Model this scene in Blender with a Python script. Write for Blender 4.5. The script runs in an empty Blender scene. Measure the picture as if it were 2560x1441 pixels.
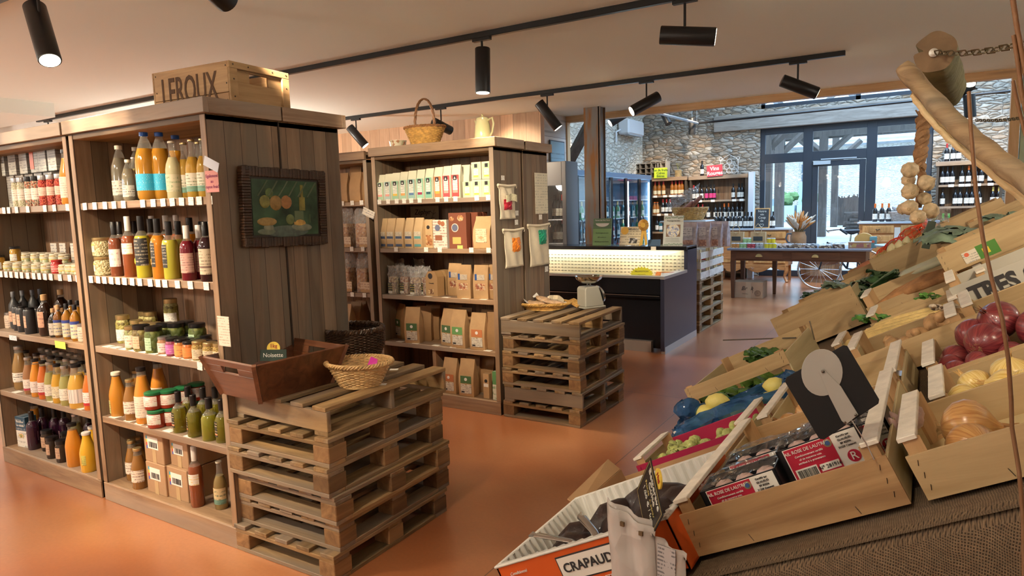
import bpy, math, random
from mathutils import Vector, Matrix
random.seed(7)
R = math.radians
col = bpy.context.scene.collection
scene = bpy.context.scene
# camera
FPX = 1680.0; CH = 1.5
YAW, PIT, ROL = R(-31.776), R(-6.732), R(-1.6465)
_fw = Vector((math.sin(YAW)*math.cos(PIT), math.cos(YAW)*math.cos(PIT), math.sin(PIT)))
_r0 = Vector((math.cos(YAW), -math.sin(YAW), 0)); _u0 = _r0.cross(_fw)
_rt = math.cos(ROL)*_r0 + math.sin(ROL)*_u0
_up = -math.sin(ROL)*_r0 + math.cos(ROL)*_u0
CAM = Vector((0, 0, CH))
cd = bpy.data.cameras.new('camera'); cam = bpy.data.objects.new('camera', cd); col.objects.link(cam)
cd.sensor_width = 36; cd.lens = 36*FPX/2560; cd.clip_start = .05; cd.clip_end = 300
M = Matrix((_rt, _up, -_fw)).transposed().to_4x4(); M.translation = CAM
cam.matrix_world = M
scene.camera = cam
# world, exposure
w = bpy.data.worlds.new('sky'); scene.world = w; w.use_nodes = True
bg = w.node_tree.nodes['Background']; bg.inputs[0].default_value = (.50, .72, 1, 1); bg.inputs[1].default_value = 6.5
vs = scene.view_settings
vs.view_transform = 'Standard'; vs.look = 'None'; vs.gamma = 1; vs.exposure = 0.42; vs.use_curve_mapping = False
scene.cycles.max_bounces = 10; scene.cycles.diffuse_bounces = 6; scene.cycles.sample_clamp_indirect = 6; scene.cycles.transparent_max_bounces = 16
scene.cycles.caustics_reflective = False; scene.cycles.caustics_refractive = False
def portal(x0, x1, z0, z1, y):
 l = bpy.data.lights.new('daylight_portal', 'AREA'); l.shape = 'RECTANGLE'; l.size = x1-x0; l.size_y = z1-z0
 l.cycles.is_portal = True
 o = bpy.data.objects.new('daylight_portal', l); col.objects.link(o)
 o.location = ((x0+x1)/2, y, (z0+z1)/2); o.rotation_euler = (R(-90), 0, 0)
portal(-2.9, 0.03, 0, 2.95, 14.55)
portal(-2.9, 0.3, 3.3, 3.9, 14.55)
l = bpy.data.lights.new('daylight_portal', 'AREA'); l.shape = 'RECTANGLE'; l.size = 5.2; l.size_y = 4.8; l.cycles.is_portal = True
o = bpy.data.objects.new('daylight_portal', l); col.objects.link(o); o.location = (0, 11.3, 4.98)
SPOT_W = 90
def spot(loc, d, power=None, size=58, blend=.7, colr=(1, .80, .56)):
 l = bpy.data.lights.new('spot_lamp', 'SPOT'); l.energy = power or SPOT_W; l.spot_size = R(size); l.spot_blend = blend
 l.color = colr; l.shadow_soft_size = .035
 o = bpy.data.objects.new('spot_lamp', l); col.objects.link(o); o.location = loc
 o.rotation_euler = Vector(d).to_track_quat('-Z', 'Y').to_euler(); return o
# pixel helpers (2560 x 1441 photograph)
def ray(px, py): return (px-1280)/FPX*_rt - (py-720.5)/FPX*_up + _fw
def at(px, py, ax, v):
 d = ray(px, py); i = 'xyz'.index(ax); return CAM + d*((v-CAM[i])/d[i])
def X_at(px, y, z):
 k = (px-1280)/FPX; a = _rt - k*_fw     # a.(x,y,z-H)=0
 return -(a.y*y + a.z*(z-CH))/a.x
# mesh builder
class MB:
 def __init__(s): s.v = []; s.f = []; s.m = []; s.T = Matrix.Identity(4)
 def add(s, vs_, fs, mi=0):
  b = len(s.v); s.v += [tuple(s.T @ Vector(p)) for p in vs_]
  s.f += [tuple(b+i for i in f) for f in fs]; s.m += [mi]*len(fs); return s
 def box(s, x0, y0, z0, x1, y1, z1, mi=0, tx=0, ty=0):
  if x0 > x1: x0, x1 = x1, x0
  if y0 > y1: y0, y1 = y1, y0
  if z0 > z1: z0, z1 = z1, z0
  return s.add([(x0, y0, z0), (x1, y0, z0), (x1, y1, z0), (x0, y1, z0), (x0+tx, y0+ty, z1), (x1-tx, y0+ty, z1), (x1-tx, y1-ty, z1), (x0+tx, y1-ty, z1)],
                     [(0, 3, 2, 1), (4, 5, 6, 7), (0, 1, 5, 4), (1, 2, 6, 5), (2, 3, 7, 6), (3, 0, 4, 7)], mi)
 def prism(s, poly, y0, y1, mi=0, axis='y'):
  n = len(poly)
  f3 = {'y': lambda p, t: (p[0], t, p[1]), 'x': lambda p, t: (t, p[0], p[1]), 'z': lambda p, t: (p[0], p[1], t)}[axis]
  vs_ = [f3(p, y0) for p in poly]+[f3(p, y1) for p in poly]
  return s.add(vs_, [tuple(range(n)), tuple(range(2*n-1, n-1, -1))]+[(i, n+i, n+(i+1) % n, (i+1) % n) for i in range(n)], mi)
 def lathe(s, prof, n=20, mi=0, a0=0, a1=360, cap=True, mis=None, c=(0, 0, 0)):
  full = abs(a1-a0) >= 359.9; k = n if full else n+1; vs_ = []
  for r, z in prof:
   for i in range(k):
    a = R(a0+(a1-a0)*i/n); vs_.append((c[0]+r*math.cos(a), c[1]+r*math.sin(a), c[2]+z))
  b = len(s.v); s.add(vs_, [])
  for j in range(len(prof)-1):
   for i in range(n):
    i2 = (i+1) % k
    s.f.append((b+j*k+i, b+j*k+i2, b+(j+1)*k+i2, b+(j+1)*k+i)); s.m.append(mis[j] if mis else mi)
  if full and cap:
   if prof[0][0] > 1e-4: s.f.append(tuple(b+i for i in range(k-1, -1, -1))); s.m.append(mis[0] if mis else mi)
   if prof[-1][0] > 1e-4: s.f.append(tuple(b+(len(prof)-1)*k+i for i in range(k))); s.m.append(mis[-1] if mis else mi)
  return s
 def tube(s, pts, r, n=8, mi=0, closed=False, flat=1):
  pts = [Vector(p) for p in pts]; m = len(pts); rs = r if isinstance(r, (list, tuple)) else [r]*m
  b = len(s.v); vs_ = []; up = None
  for i, p in enumerate(pts):
   if closed: t = pts[(i+1) % m]-pts[i-1]
   else: t = pts[min(i+1, m-1)]-pts[max(i-1, 0)]
   t = t.normalized() if t.length > 1e-9 else Vector((0, 0, 1))
   if up is None: up = Vector((0, 0, 1)) if abs(t.z) < .9 else Vector((1, 0, 0))
   u = t.cross(up)
   u = u.normalized() if u.length > 1e-6 else t.orthogonal().normalized()
   q = u.cross(t).normalized(); up = q
   for k in range(n):
    a = 2*math.pi*k/n; vs_.append(tuple(p+u*math.cos(a)*rs[i]+q*math.sin(a)*rs[i]*flat))
  s.add(vs_, [])
  for i in range(m if closed else m-1):
   j = (i+1) % m
   for k in range(n):
    k2 = (k+1) % n; s.f.append((b+i*n+k, b+i*n+k2, b+j*n+k2, b+j*n+k)); s.m.append(mi)
  if not closed:
   s.f.append(tuple(b+k for k in range(n-1, -1, -1))); s.m.append(mi)
   s.f.append(tuple(b+(m-1)*n+k for k in range(n))); s.m.append(mi)
  return s
 def grid(s, fn, nu, nv, mi=0):
  b = len(s.v); s.add([fn(i/nu, j/nv) for j in range(nv+1) for i in range(nu+1)], [])
  for j in range(nv):
   for i in range(nu):
    a = b+j*(nu+1)+i; s.f.append((a, a+1, a+nu+2, a+nu+1)); s.m.append(mi)
  return s
 def blob(s, c, r, n=12, mi=0, sq=(1, 1, 1), jit=0, top=0):
  vs_ = []; h = n//2
  for j in range(h+1):
   th = math.pi*j/h
   for i in range(n):
    a = 2*math.pi*i/n; rr = r*(1+random.uniform(-jit, jit))
    z = -math.cos(th); q = math.sin(th)
    if top and z > .6: q *= .75; z = z+top*(z-.6)/.4
    vs_.append((c[0]+rr*q*math.cos(a)*sq[0], c[1]+rr*q*math.sin(a)*sq[1], c[2]+rr*z*sq[2]))
  fs = [(j*n+i, j*n+(i+1) % n, (j+1)*n+(i+1) % n, (j+1)*n+i) for j in range(h) for i in range(n)]
  return s.add(vs_, fs, mi)
 def mesh(s, name, mats):
  me = bpy.data.meshes.new(name); me.from_pydata(s.v, [], s.f)
  for m in (mats if isinstance(mats, (list, tuple)) else [mats]): me.materials.append(m)
  me.polygons.foreach_set('material_index', s.m); me.update(); return me
 def build(s, name, mats, parent=None, smooth=False, bevel=0, loc=None, rot=None, thick=0, subd=0):
  me = s.mesh(name, mats)
  if smooth:
   me.polygons.foreach_set('use_smooth', [True]*len(me.polygons))
   try: me.set_sharp_from_angle(angle=R(smooth if smooth is not True else 50))
   except Exception: pass
  o = bpy.data.objects.new(name, me); col.objects.link(o)
  if parent is not None: o.parent = parent
  if loc: o.location = loc
  if rot: o.rotation_euler = rot
  if thick: md = o.modifiers.new('thickness', 'SOLIDIFY'); md.thickness = thick; md.offset = 0
  if subd: md = o.modifiers.new('smooth', 'SUBSURF'); md.levels = subd; md.render_levels = subd
  if bevel: md = o.modifiers.new('bevel', 'BEVEL'); md.width = bevel; md.segments = 1; md.limit_method = 'ANGLE'
  return o
def tag(o, label, cat=None, group=None):
 o['label'] = label
 if cat: o['category'] = cat
 if group: o['group'] = group
 return o
def struct(o): o['kind'] = 'structure'; return o
def thing(name, label, cat, loc=(0, 0, 0), rot=(0, 0, 0), group=None):
 o = bpy.data.objects.new(name, None); col.objects.link(o); o.location = loc; o.empty_display_size = .05
 o.rotation_euler = (0, 0, rot) if isinstance(rot, (int, float)) else tuple(rot)
 return tag(o, label, cat, group)
def dup(root, loc, rot=None, label=None, group=None, scale=None):
 r = root.copy(); col.objects.link(r); r.location = loc
 if rot is not None: r.rotation_euler = (0, 0, rot) if isinstance(rot, (int, float)) else tuple(rot)
 if label: r['label'] = label
 if group: r['group'] = group
 if scale: r.scale = (scale,)*3
 if root.name not in KIDS: KIDS[root.name] = [(c, list(c.children)) for c in root.children]
 for ch, gs in KIDS[root.name]:
  c = ch.copy(); col.objects.link(c); c.parent = r
  for g in gs:
   d = g.copy(); col.objects.link(d); d.parent = c
 return r
KIDS = {}
ORD = ['first', 'second', 'third', 'fourth', 'fifth', 'sixth', 'seventh', 'eighth', 'ninth', 'tenth', 'eleventh', 'twelfth', 'thirteenth', 'fourteenth', 'fifteenth', 'sixteenth', 'seventeenth', 'eighteenth']
def nth(i, n, side='left'):
 if i == 0: return 'leftmost'
 if i == n-1: return 'rightmost'
 return ORD[i]+' from left'
# materials
def newmat(name):
 m = bpy.data.materials.new(name); m.use_nodes = True; nt = m.node_tree
 return m, nt, nt.nodes['Principled BSDF']
_flat = {}
def flat(name, c, rough=.5, metal=0, trans=0, bump=0, bscale=60, vary=0, vscale=8, coat=0, emit=0, ior=1.45, sheen=0):
 if name in _flat: return _flat[name]
 m, nt, b = newmat(name); N = nt.nodes; L = nt.links
 b.inputs['Base Color'].default_value = (*c, 1); b.inputs['Roughness'].default_value = rough; b.inputs['Metallic'].default_value = metal
 b.inputs['Transmission Weight'].default_value = trans; b.inputs['Coat Weight'].default_value = coat; b.inputs['IOR'].default_value = ior
 if sheen: b.inputs['Sheen Weight'].default_value = sheen
 if emit: b.inputs['Emission Color'].default_value = (*c, 1); b.inputs['Emission Strength'].default_value = emit
 if vary or bump:
  tc = N.new('ShaderNodeTexCoord')
 if vary:
  n = N.new('ShaderNodeTexNoise'); n.inputs['Scale'].default_value = vscale; n.inputs['Detail'].default_value = 5
  L.new(tc.outputs['Object'], n.inputs['Vector'])
  r = N.new('ShaderNodeValToRGB'); r.color_ramp.elements[0].position = .3; r.color_ramp.elements[1].position = .7
  r.color_ramp.elements[0].color = (*[max(0, x*(1-vary)) for x in c], 1); r.color_ramp.elements[1].color = (*[min(1, x*(1+vary)) for x in c], 1)
  L.new(n.outputs[0], r.inputs[0]); L.new(r.outputs[0], b.inputs['Base Color'])
 if bump:
  n2 = N.new('ShaderNodeTexNoise'); n2.inputs['Scale'].default_value = bscale; n2.inputs['Detail'].default_value = 4
  L.new(tc.outputs['Object'], n2.inputs['Vector'])
  bp = N.new('ShaderNodeBump'); bp.inputs['Strength'].default_value = bump; bp.inputs['Distance'].default_value = .01
  L.new(n2.outputs[0], bp.inputs['Height']); L.new(bp.outputs[0], b.inputs['Normal'])
 _flat[name] = m; return m
def math_(nt, op, a, b=None, c=None):
 n = nt.nodes.new('ShaderNodeMath'); n.operation = op
 for i, v in enumerate((a, b, c)):
  if v is None: continue
  if isinstance(v, (int, float)): n.inputs[i].default_value = v
  else: nt.links.new(v, n.inputs[i])
 return n.outputs[0]
def mix_(nt, fac, a, b, mode='MIX'):
 n = nt.nodes.new('ShaderNodeMix'); n.data_type = 'RGBA'; n.blend_type = mode
 for s, v in ((n.inputs[0], fac), (n.inputs[6], a), (n.inputs[7], b)):
  if isinstance(v, (int, float)): s.default_value = v
  elif isinstance(v, (tuple, list)): s.default_value = (*v, 1) if len(v) == 3 else v
  else: nt.links.new(v, s)
 return n.outputs[2]
def wood(name, c0, c1, grain='X', plank=None, pw=.09, rough=.6, gscale=1, contrast=.5, gap=.035, objvar=.25, knots=.5, bump=.25, gray=None):
 m, nt, b = newmat(name); N = nt.nodes; L = nt.links
 tc = N.new('ShaderNodeTexCoord'); sep = N.new('ShaderNodeSeparateXYZ'); L.new(tc.outputs['Object'], sep.inputs[0])
 oi = N.new('ShaderNodeObjectInfo')
 off = oi.outputs['Random']
 comb = N.new('ShaderNodeCombineXYZ')
 for i, a in enumerate('XYZ'):
  k = (1.6 if a == grain else 16)*gscale
  L.new(math_(nt, 'MULTIPLY', sep.outputs[i], k), comb.inputs[i])
 add = N.new('ShaderNodeVectorMath'); add.operation = 'ADD'; L.new(comb.outputs[0], add.inputs[0])
 sh = math_(nt, 'MULTIPLY', off, 40)
 if plank:
  pc = math_(nt, 'DIVIDE', sep.outputs['XYZ'.index(plank)], pw); fl = math_(nt, 'FLOOR', pc)
  wn = N.new('ShaderNodeTexWhiteNoise'); wn.noise_dimensions = '2D'
  cv = N.new('ShaderNodeCombineXYZ'); L.new(fl, cv.inputs[0]); L.new(off, cv.inputs[1]); L.new(cv.outputs[0], wn.inputs['Vector'])
  sh = math_(nt, 'ADD', sh, math_(nt, 'MULTIPLY', wn.outputs[0], 30))
 cs = N.new('ShaderNodeCombineXYZ')
 for i in range(3): L.new(sh, cs.inputs[i])
 L.new(cs.outputs[0], add.inputs[1])
 n1 = N.new('ShaderNodeTexNoise'); n1.inputs['Scale'].default_value = 1; n1.inputs['Detail'].default_value = 7; n1.inputs['Distortion'].default_value = 1.2; n1.inputs['Roughness'].default_value = .62
 L.new(add.outputs[0], n1.inputs['Vector'])
 ramp = N.new('ShaderNodeValToRGB'); e = ramp.color_ramp.elements
 e[0].position = .5-contrast*.35; e[1].position = .5+contrast*.4; e[0].color = (*c0, 1); e[1].color = (*c1, 1)
 L.new(n1.outputs[0], ramp.inputs[0]); colr = ramp.outputs[0]
 hs = N.new('ShaderNodeHueSaturation'); L.new(colr, hs.inputs['Color'])
 v = math_(nt, 'ADD', math_(nt, 'MULTIPLY', off, 2*objvar), 1-objvar)
 if plank: v = math_(nt, 'MULTIPLY', v, math_(nt, 'ADD', math_(nt, 'MULTIPLY', wn.outputs[0], .55), .72))
 L.new(v, hs.inputs['Value']); colr = hs.outputs[0]
 if gray:   # patches of greyer, weathered wood
  n3 = N.new('ShaderNodeTexNoise'); n3.inputs['Scale'].default_value = .35; L.new(add.outputs[0], n3.inputs['Vector'])
  r3 = N.new('ShaderNodeValToRGB'); r3.color_ramp.elements[0].position = .45; r3.color_ramp.elements[1].position = .6; L.new(n3.outputs[0], r3.inputs[0])
  colr = mix_(nt, math_(nt, 'MULTIPLY', r3.outputs[0], .75), colr, gray)
 if knots:
  vo = N.new('ShaderNodeTexVoronoi'); vo.inputs['Scale'].default_value = .45; L.new(add.outputs[0], vo.inputs['Vector'])
  r2 = N.new('ShaderNodeValToRGB'); r2.color_ramp.elements[0].position = .06; r2.color_ramp.elements[1].position = .16
  r2.color_ramp.elements[0].color = (.25, .25, .25, 1); L.new(vo.outputs['Distance'], r2.inputs[0])
  colr = mix_(nt, knots, colr, r2.outputs[0], 'MULTIPLY')
 if plank and gap:
  fr = math_(nt, 'FRACT', pc); g = math_(nt, 'LESS_THAN', fr, gap)
  colr = mix_(nt, math_(nt, 'MULTIPLY', g, .8), colr, (c0[0]*.15, c0[1]*.15, c0[2]*.15))
 L.new(colr, b.inputs['Base Color']); b.inputs['Roughness'].default_value = rough
 bp = N.new('ShaderNodeBump'); bp.inputs['Strength'].default_value = bump; bp.inputs['Distance'].default_value = .004
 L.new(n1.outputs[0], bp.inputs['Height']); L.new(bp.outputs[0], b.inputs['Normal'])
 return m
def printed(name, paper, ink, band=None, lines=26, rough=.55, z='Z', dens=.55, b0=.0, b1=.25):
 """paper with small unreadable rows of print; optional colour band between b0 and b1 of the height"""
 if name in _flat: return _flat[name]
 m, nt, b = newmat(name); N = nt.nodes; L = nt.links
 tc = N.new('ShaderNodeTexCoord'); sep = N.new('ShaderNodeSeparateXYZ'); L.new(tc.outputs['Generated'], sep.inputs[0])
 Z = sep.outputs['XYZ'.index(z)]
 ln = math_(nt, 'FRACT', math_(nt, 'MULTIPLY', Z, lines/2)); rows = math_(nt, 'LESS_THAN', ln, .45)
 so = N.new('ShaderNodeSeparateXYZ'); L.new(tc.outputs['Object'], so.inputs[0])
 cm = N.new('ShaderNodeCombineXYZ')
 L.new(math_(nt, 'MULTIPLY', so.outputs[0], 420), cm.inputs[0]); L.new(math_(nt, 'MULTIPLY', so.outputs[1], 420), cm.inputs[1])
 L.new(math_(nt, 'FLOOR', math_(nt, 'MULTIPLY', Z, lines/2)), cm.inputs[2])
 n = N.new('ShaderNodeTexNoise'); n.inputs['Scale'].default_value = 1; n.inputs['Detail'].default_value = 1; L.new(cm.outputs[0], n.inputs['Vector'])
 wd = math_(nt, 'GREATER_THAN', n.outputs[0], 1-dens)
 cm2 = N.new('ShaderNodeCombineXYZ'); L.new(math_(nt, 'MULTIPLY', Z, 4), cm2.inputs[2]); L.new(math_(nt, 'MULTIPLY', so.outputs[0], 25), cm2.inputs[0])
 n2 = N.new('ShaderNodeTexNoise'); n2.inputs['Scale'].default_value = 1.3; L.new(cm2.outputs[0], n2.inputs['Vector'])
 blk = math_(nt, 'GREATER_THAN', n2.outputs[0], .47)
 fac = math_(nt, 'MULTIPLY', math_(nt, 'MULTIPLY', rows, wd), math_(nt, 'MULTIPLY', blk, .75))
 base = paper
 if band:
  inb = math_(nt, 'MULTIPLY', math_(nt, 'GREATER_THAN', Z, b0), math_(nt, 'LESS_THAN', Z, b1))
  base = mix_(nt, inb, paper, band)
 L.new(mix_(nt, fac, base, ink), b.inputs['Base Color']); b.inputs['Roughness'].default_value = rough
 _flat[name] = m; return m
def glassy(name, tint=(1, 1, 1), fres=1.45, rough=.02, op=.0, colr=(1, 1, 1)):
 """thin clear sheet: transparent with a fresnel reflection"""
 if name in _flat: return _flat[name]
 m, nt, b = newmat(name); N = nt.nodes; L = nt.links; N.remove(b)
 t = N.new('ShaderNodeBsdfTransparent'); t.inputs[0].default_value = (*tint, 1)
 g = N.new('ShaderNodeBsdfGlossy'); g.inputs['Roughness'].default_value = rough
 fr = N.new('ShaderNodeLayerWeight'); fr.inputs[0].default_value = .5
 mx = N.new('ShaderNodeMixShader'); L.new(math_(nt, 'ADD', math_(nt, 'MULTIPLY', math_(nt, 'POWER', fr.outputs[1], 4), .7), (fres-1)*.1), mx.inputs[0]); L.new(t.outputs[0], mx.inputs[1]); L.new(g.outputs[0], mx.inputs[2]); last = mx
 if op:
  d = N.new('ShaderNodeBsdfDiffuse'); d.inputs[0].default_value = (*colr, 1)
  m2 = N.new('ShaderNodeMixShader'); m2.inputs[0].default_value = op; L.new(mx.outputs[0], m2.inputs[1]); L.new(d.outputs[0], m2.inputs[2]); last = m2
 L.new(last.outputs[0], N['Material Output'].inputs[0]); _flat[name] = m; return m
def crinkle(name, op=.25, colr=(.9, .9, .92), bs=40, st=1.0):
 """crumpled clear film"""
 if name in _flat: return _flat[name]
 m = glassy(name, (1, 1, 1), 1.5, .08, op, colr); nt = m.node_tree; N = nt.nodes; L = nt.links
 tc = N.new('ShaderNodeTexCoord'); v = N.new('ShaderNodeTexVoronoi'); v.inputs['Scale'].default_value = bs; L.new(tc.outputs['Object'], v.inputs['Vector'])
 bp = N.new('ShaderNodeBump'); bp.inputs['Strength'].default_value = st; bp.inputs['Distance'].default_value = .02; L.new(v.outputs['Distance'], bp.inputs['Height'])
 for n in list(N):
  if n.type in ('BSDF_GLOSSY', 'LAYER_WEIGHT', 'BSDF_DIFFUSE'): L.new(bp.outputs[0], n.inputs['Normal'])
 return m
def speckle(name, cols, scale=90, rough=.6, bump=.6):
 """voronoi cells coloured from a ramp: granola, seeds, olives, peppercorns"""
 if name in _flat: return _flat[name]
 m, nt, b = newmat(name); N = nt.nodes; L = nt.links
 tc = N.new('ShaderNodeTexCoord'); v = N.new('ShaderNodeTexVoronoi'); v.inputs['Scale'].default_value = scale; L.new(tc.outputs['Object'], v.inputs['Vector'])
 r = N.new('ShaderNodeValToRGB'); r.color_ramp.interpolation = 'CONSTANT'
 s = N.new('ShaderNodeSeparateColor'); L.new(v.outputs['Color'], s.inputs[0]); L.new(s.outputs[0], r.inputs[0])
 e = r.color_ramp.elements
 while len(e) < len(cols): e.new(.5)
 for i, c in enumerate(cols): e[i].position = i/len(cols); e[i].color = (*c, 1)
 L.new(r.outputs[0], b.inputs['Base Color']); b.inputs['Roughness'].default_value = rough
 bp = N.new('ShaderNodeBump'); bp.inputs['Strength'].default_value = bump; bp.inputs['Distance'].default_value = .01; bp.invert = True
 L.new(v.outputs['Distance'], bp.inputs['Height']); L.new(bp.outputs[0], b.inputs['Normal'])
 _flat[name] = m; return m
def text(s, size, mat, parent, loc, rot=(R(90), 0, 0), name='lettering', align='CENTER', sx=1, ext=.0006, shear=0, bold=0):
 c = bpy.data.curves.new('t', 'FONT'); c.body = s; c.size = size; c.align_x = align; c.align_y = 'CENTER'; c.extrude = ext; c.shear = shear; c.resolution_u = 3; c.offset = bold
 o = bpy.data.objects.new('t', c); col.objects.link(o)
 me = bpy.data.meshes.new_from_object(o); bpy.data.objects.remove(o)
 me.materials.clear(); me.materials.append(mat); me.name = name
 n = bpy.data.objects.new(name, me); col.objects.link(n)
 if parent is not None: n.parent = parent
 n.location = loc; n.rotation_euler = rot; n.scale = (sx, 1, 1); return n
# materials
SH_SIDE = wood('shelf_side_planks', (.11, .066, .036), (.29, .20, .125), 'Z', 'Y', .083, .62, gray=(.17, .14, .10), contrast=.8)
SH_BACK = wood('shelf_back_planks', (.17, .088, .045), (.36, .22, .13), 'Z', 'X', .1, .62, gray=(.24, .18, .13))
SH_X = wood('shelf_board', (.19, .11, .06), (.40, .26, .15), 'X', None, rough=.55, objvar=.12, gray=(.30, .24, .19))
SH_SLAT = wood('shelf_top_slats', (.32, .17, .07), (.55, .33, .15), 'X', 'Y', .045, .6)
SH_Y = wood('shelf_fascia_side', (.20, .125, .075), (.40, .28, .19), 'Y', None, rough=.55, objvar=.1, gray=(.30, .24, .19))
SH_Z = wood('shelf_upright', (.20, .115, .06), (.42, .27, .16), 'Z', None, rough=.55, objvar=.1, gray=(.32, .26, .2))
PAL_Y = wood('pallet_board_long', (.15, .085, .032), (.38, .25, .115), 'Y', None, rough=.75, objvar=.38, gray=(.22, .18, .14), bump=.5)
PAL_X = wood('pallet_board_cross', (.15, .08, .03), (.37, .235, .10), 'X', None, rough=.75, objvar=.38, gray=(.22, .18, .14), bump=.5)
PAL_B = wood('pallet_block', (.12, .06, .024), (.33, .19, .08), 'Y', None, rough=.8, objvar=.4, contrast=.7, bump=.6)
PINE = wood('pine_planks', (.50, .31, .19), (.66, .45, .29), 'Z', 'X', .19, .55, objvar=0, contrast=.6, gap=.02, knots=.8)
PINE_T = wood('pine_trim', (.52, .31, .14), (.68, .45, .24), 'X', None, rough=.5, objvar=.05)
PINE_Z = wood('pine_post', (.55, .34, .15), (.7, .47, .25), 'Z', None, rough=.5, objvar=.05)
WPINE = wood('daylit_pine', (.62, .58, .53), (.78, .74, .7), 'Y', 'Z', .3, .6, objvar=0, gap=.02)  # pine with whitish daylight put into its colour
CRATE_X = wood('crate_board', (.33, .22, .10), (.56, .42, .23), 'X', None, rough=.65, objvar=.16, contrast=.8, bump=.3)
CRATE_Y = wood('crate_end', (.42, .33, .17), (.64, .55, .33), 'Y', None, rough=.65, objvar=.12, contrast=.8, bump=.3)
CRATE_R = wood('crate_post', (.34, .2, .09), (.55, .36, .18), 'Z', None, rough=.7, objvar=.2, contrast=.8)
WHITE_W = flat('pale_sawn_edge', (.74, .70, .62), .7, vary=.12, vscale=30, bump=.3)
OAK = wood('dresser_oak', (.30, .12, .04), (.52, .25, .09), 'X', None, rough=.35, objvar=.05)
OAK_Z = wood('dresser_oak_front', (.42, .21, .07), (.62, .36, .14), 'Z', None, rough=.4, objvar=.05)
DARKW = wood('table_wood', (.075, .028, .014), (.16, .065, .032), 'X', None, rough=.35, objvar=.03, knots=.2)
DARKW_Z = wood('table_leg_wood', (.06, .025, .014), (.13, .055, .03), 'Z', None, rough=.4, objvar=.03, knots=.2)
OLDB = wood('old_beam', (.22, .19, .16), (.42, .37, .32), 'X', None, rough=.85, objvar=0, bump=.8)
OLDBZ = wood('courtyard_timber', (.05, .04, .035), (.11, .09, .075), 'Z', None, rough=.85, objvar=.1)
METAL_T = flat('track_black', (.012, .012, .013), .38)
WHITE = flat('white_paint', (.8, .79, .76), .8)
PAPER = flat('tag_paper', (.82, .80, .74), .6)
STEEL = flat('steel', (.6, .6, .6), .25, 1)
BRASS = flat('brass', (.55, .42, .2), .35, 1)
BLACKP = flat('black_panel', (.009, .010, .014), .22)
FRAME = flat('window_frame_paint', (.030, .036, .048), .45)
INK = flat('ink', (.03, .028, .03), .7)
INKB = flat('stencil_ink', (.10, .055, .03), .9)
GLASS = glassy('window_glass', (.97, .99, 1), 1.35)
CAB_GLASS = glassy('cabinet_glass', (.96, .98, .98), 1.4)
def floor_mat():
 m, nt, b = newmat('terracotta_concrete'); N = nt.nodes; L = nt.links
 tc = N.new('ShaderNodeTexCoord'); sep = N.new('ShaderNodeSeparateXYZ'); L.new(tc.outputs['Object'], sep.inputs[0])
 n = N.new('ShaderNodeTexNoise'); n.inputs['Scale'].default_value = .9; n.inputs['Detail'].default_value = 5; n.inputs['Roughness'].default_value = .45; n.inputs['Distortion'].default_value = .3; L.new(tc.outputs['Object'], n.inputs['Vector'])
 r = N.new('ShaderNodeValToRGB'); e = r.color_ramp.elements; e[0].position = .3; e[1].position = .72
 e[0].color = (.26, .075, .027, 1); e[1].color = (.47, .215, .098, 1); e.new(.5).color = (.37, .132, .050, 1)
 L.new(n.outputs[0], r.inputs[0])
 n2 = N.new('ShaderNodeTexNoise'); n2.inputs['Scale'].default_value = 60; n2.inputs['Detail'].default_value = 3; L.new(tc.outputs['Object'], n2.inputs['Vector'])
 colr = mix_(nt, .12, r.outputs[0], n2.outputs[0], 'OVERLAY')
 x = math_(nt, 'ABSOLUTE', math_(nt, 'SUBTRACT', math_(nt, 'FRACT', math_(nt, 'DIVIDE', math_(nt, 'ADD', sep.outputs[0], 1.5), 4.2)), .5))
 y = math_(nt, 'ABSOLUTE', math_(nt, 'SUBTRACT', math_(nt, 'FRACT', math_(nt, 'DIVIDE', math_(nt, 'ADD', sep.outputs[1], .6), 5.6)), .5))
 j = math_(nt, 'MAXIMUM', math_(nt, 'GREATER_THAN', x, .4993), math_(nt, 'GREATER_THAN', y, .49945))
 L.new(mix_(nt, math_(nt, 'MULTIPLY', j, .75), colr, (.05, .02, .012)), b.inputs['Base Color'])
 rr = N.new('ShaderNodeMapRange'); rr.inputs[3].default_value = .26; rr.inputs[4].default_value = .36; L.new(n.outputs[0], rr.inputs[0])
 L.new(rr.outputs[0], b.inputs['Roughness']); b.inputs['Specular IOR Level'].default_value = .55; b.inputs['Coat Weight'].default_value = .8; b.inputs['Coat Roughness'].default_value = .26
 bp = N.new('ShaderNodeBump'); bp.inputs['Strength'].default_value = .06; L.new(n2.outputs[0], bp.inputs['Height']); L.new(bp.outputs[0], b.inputs['Normal'])
 return m
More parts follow.
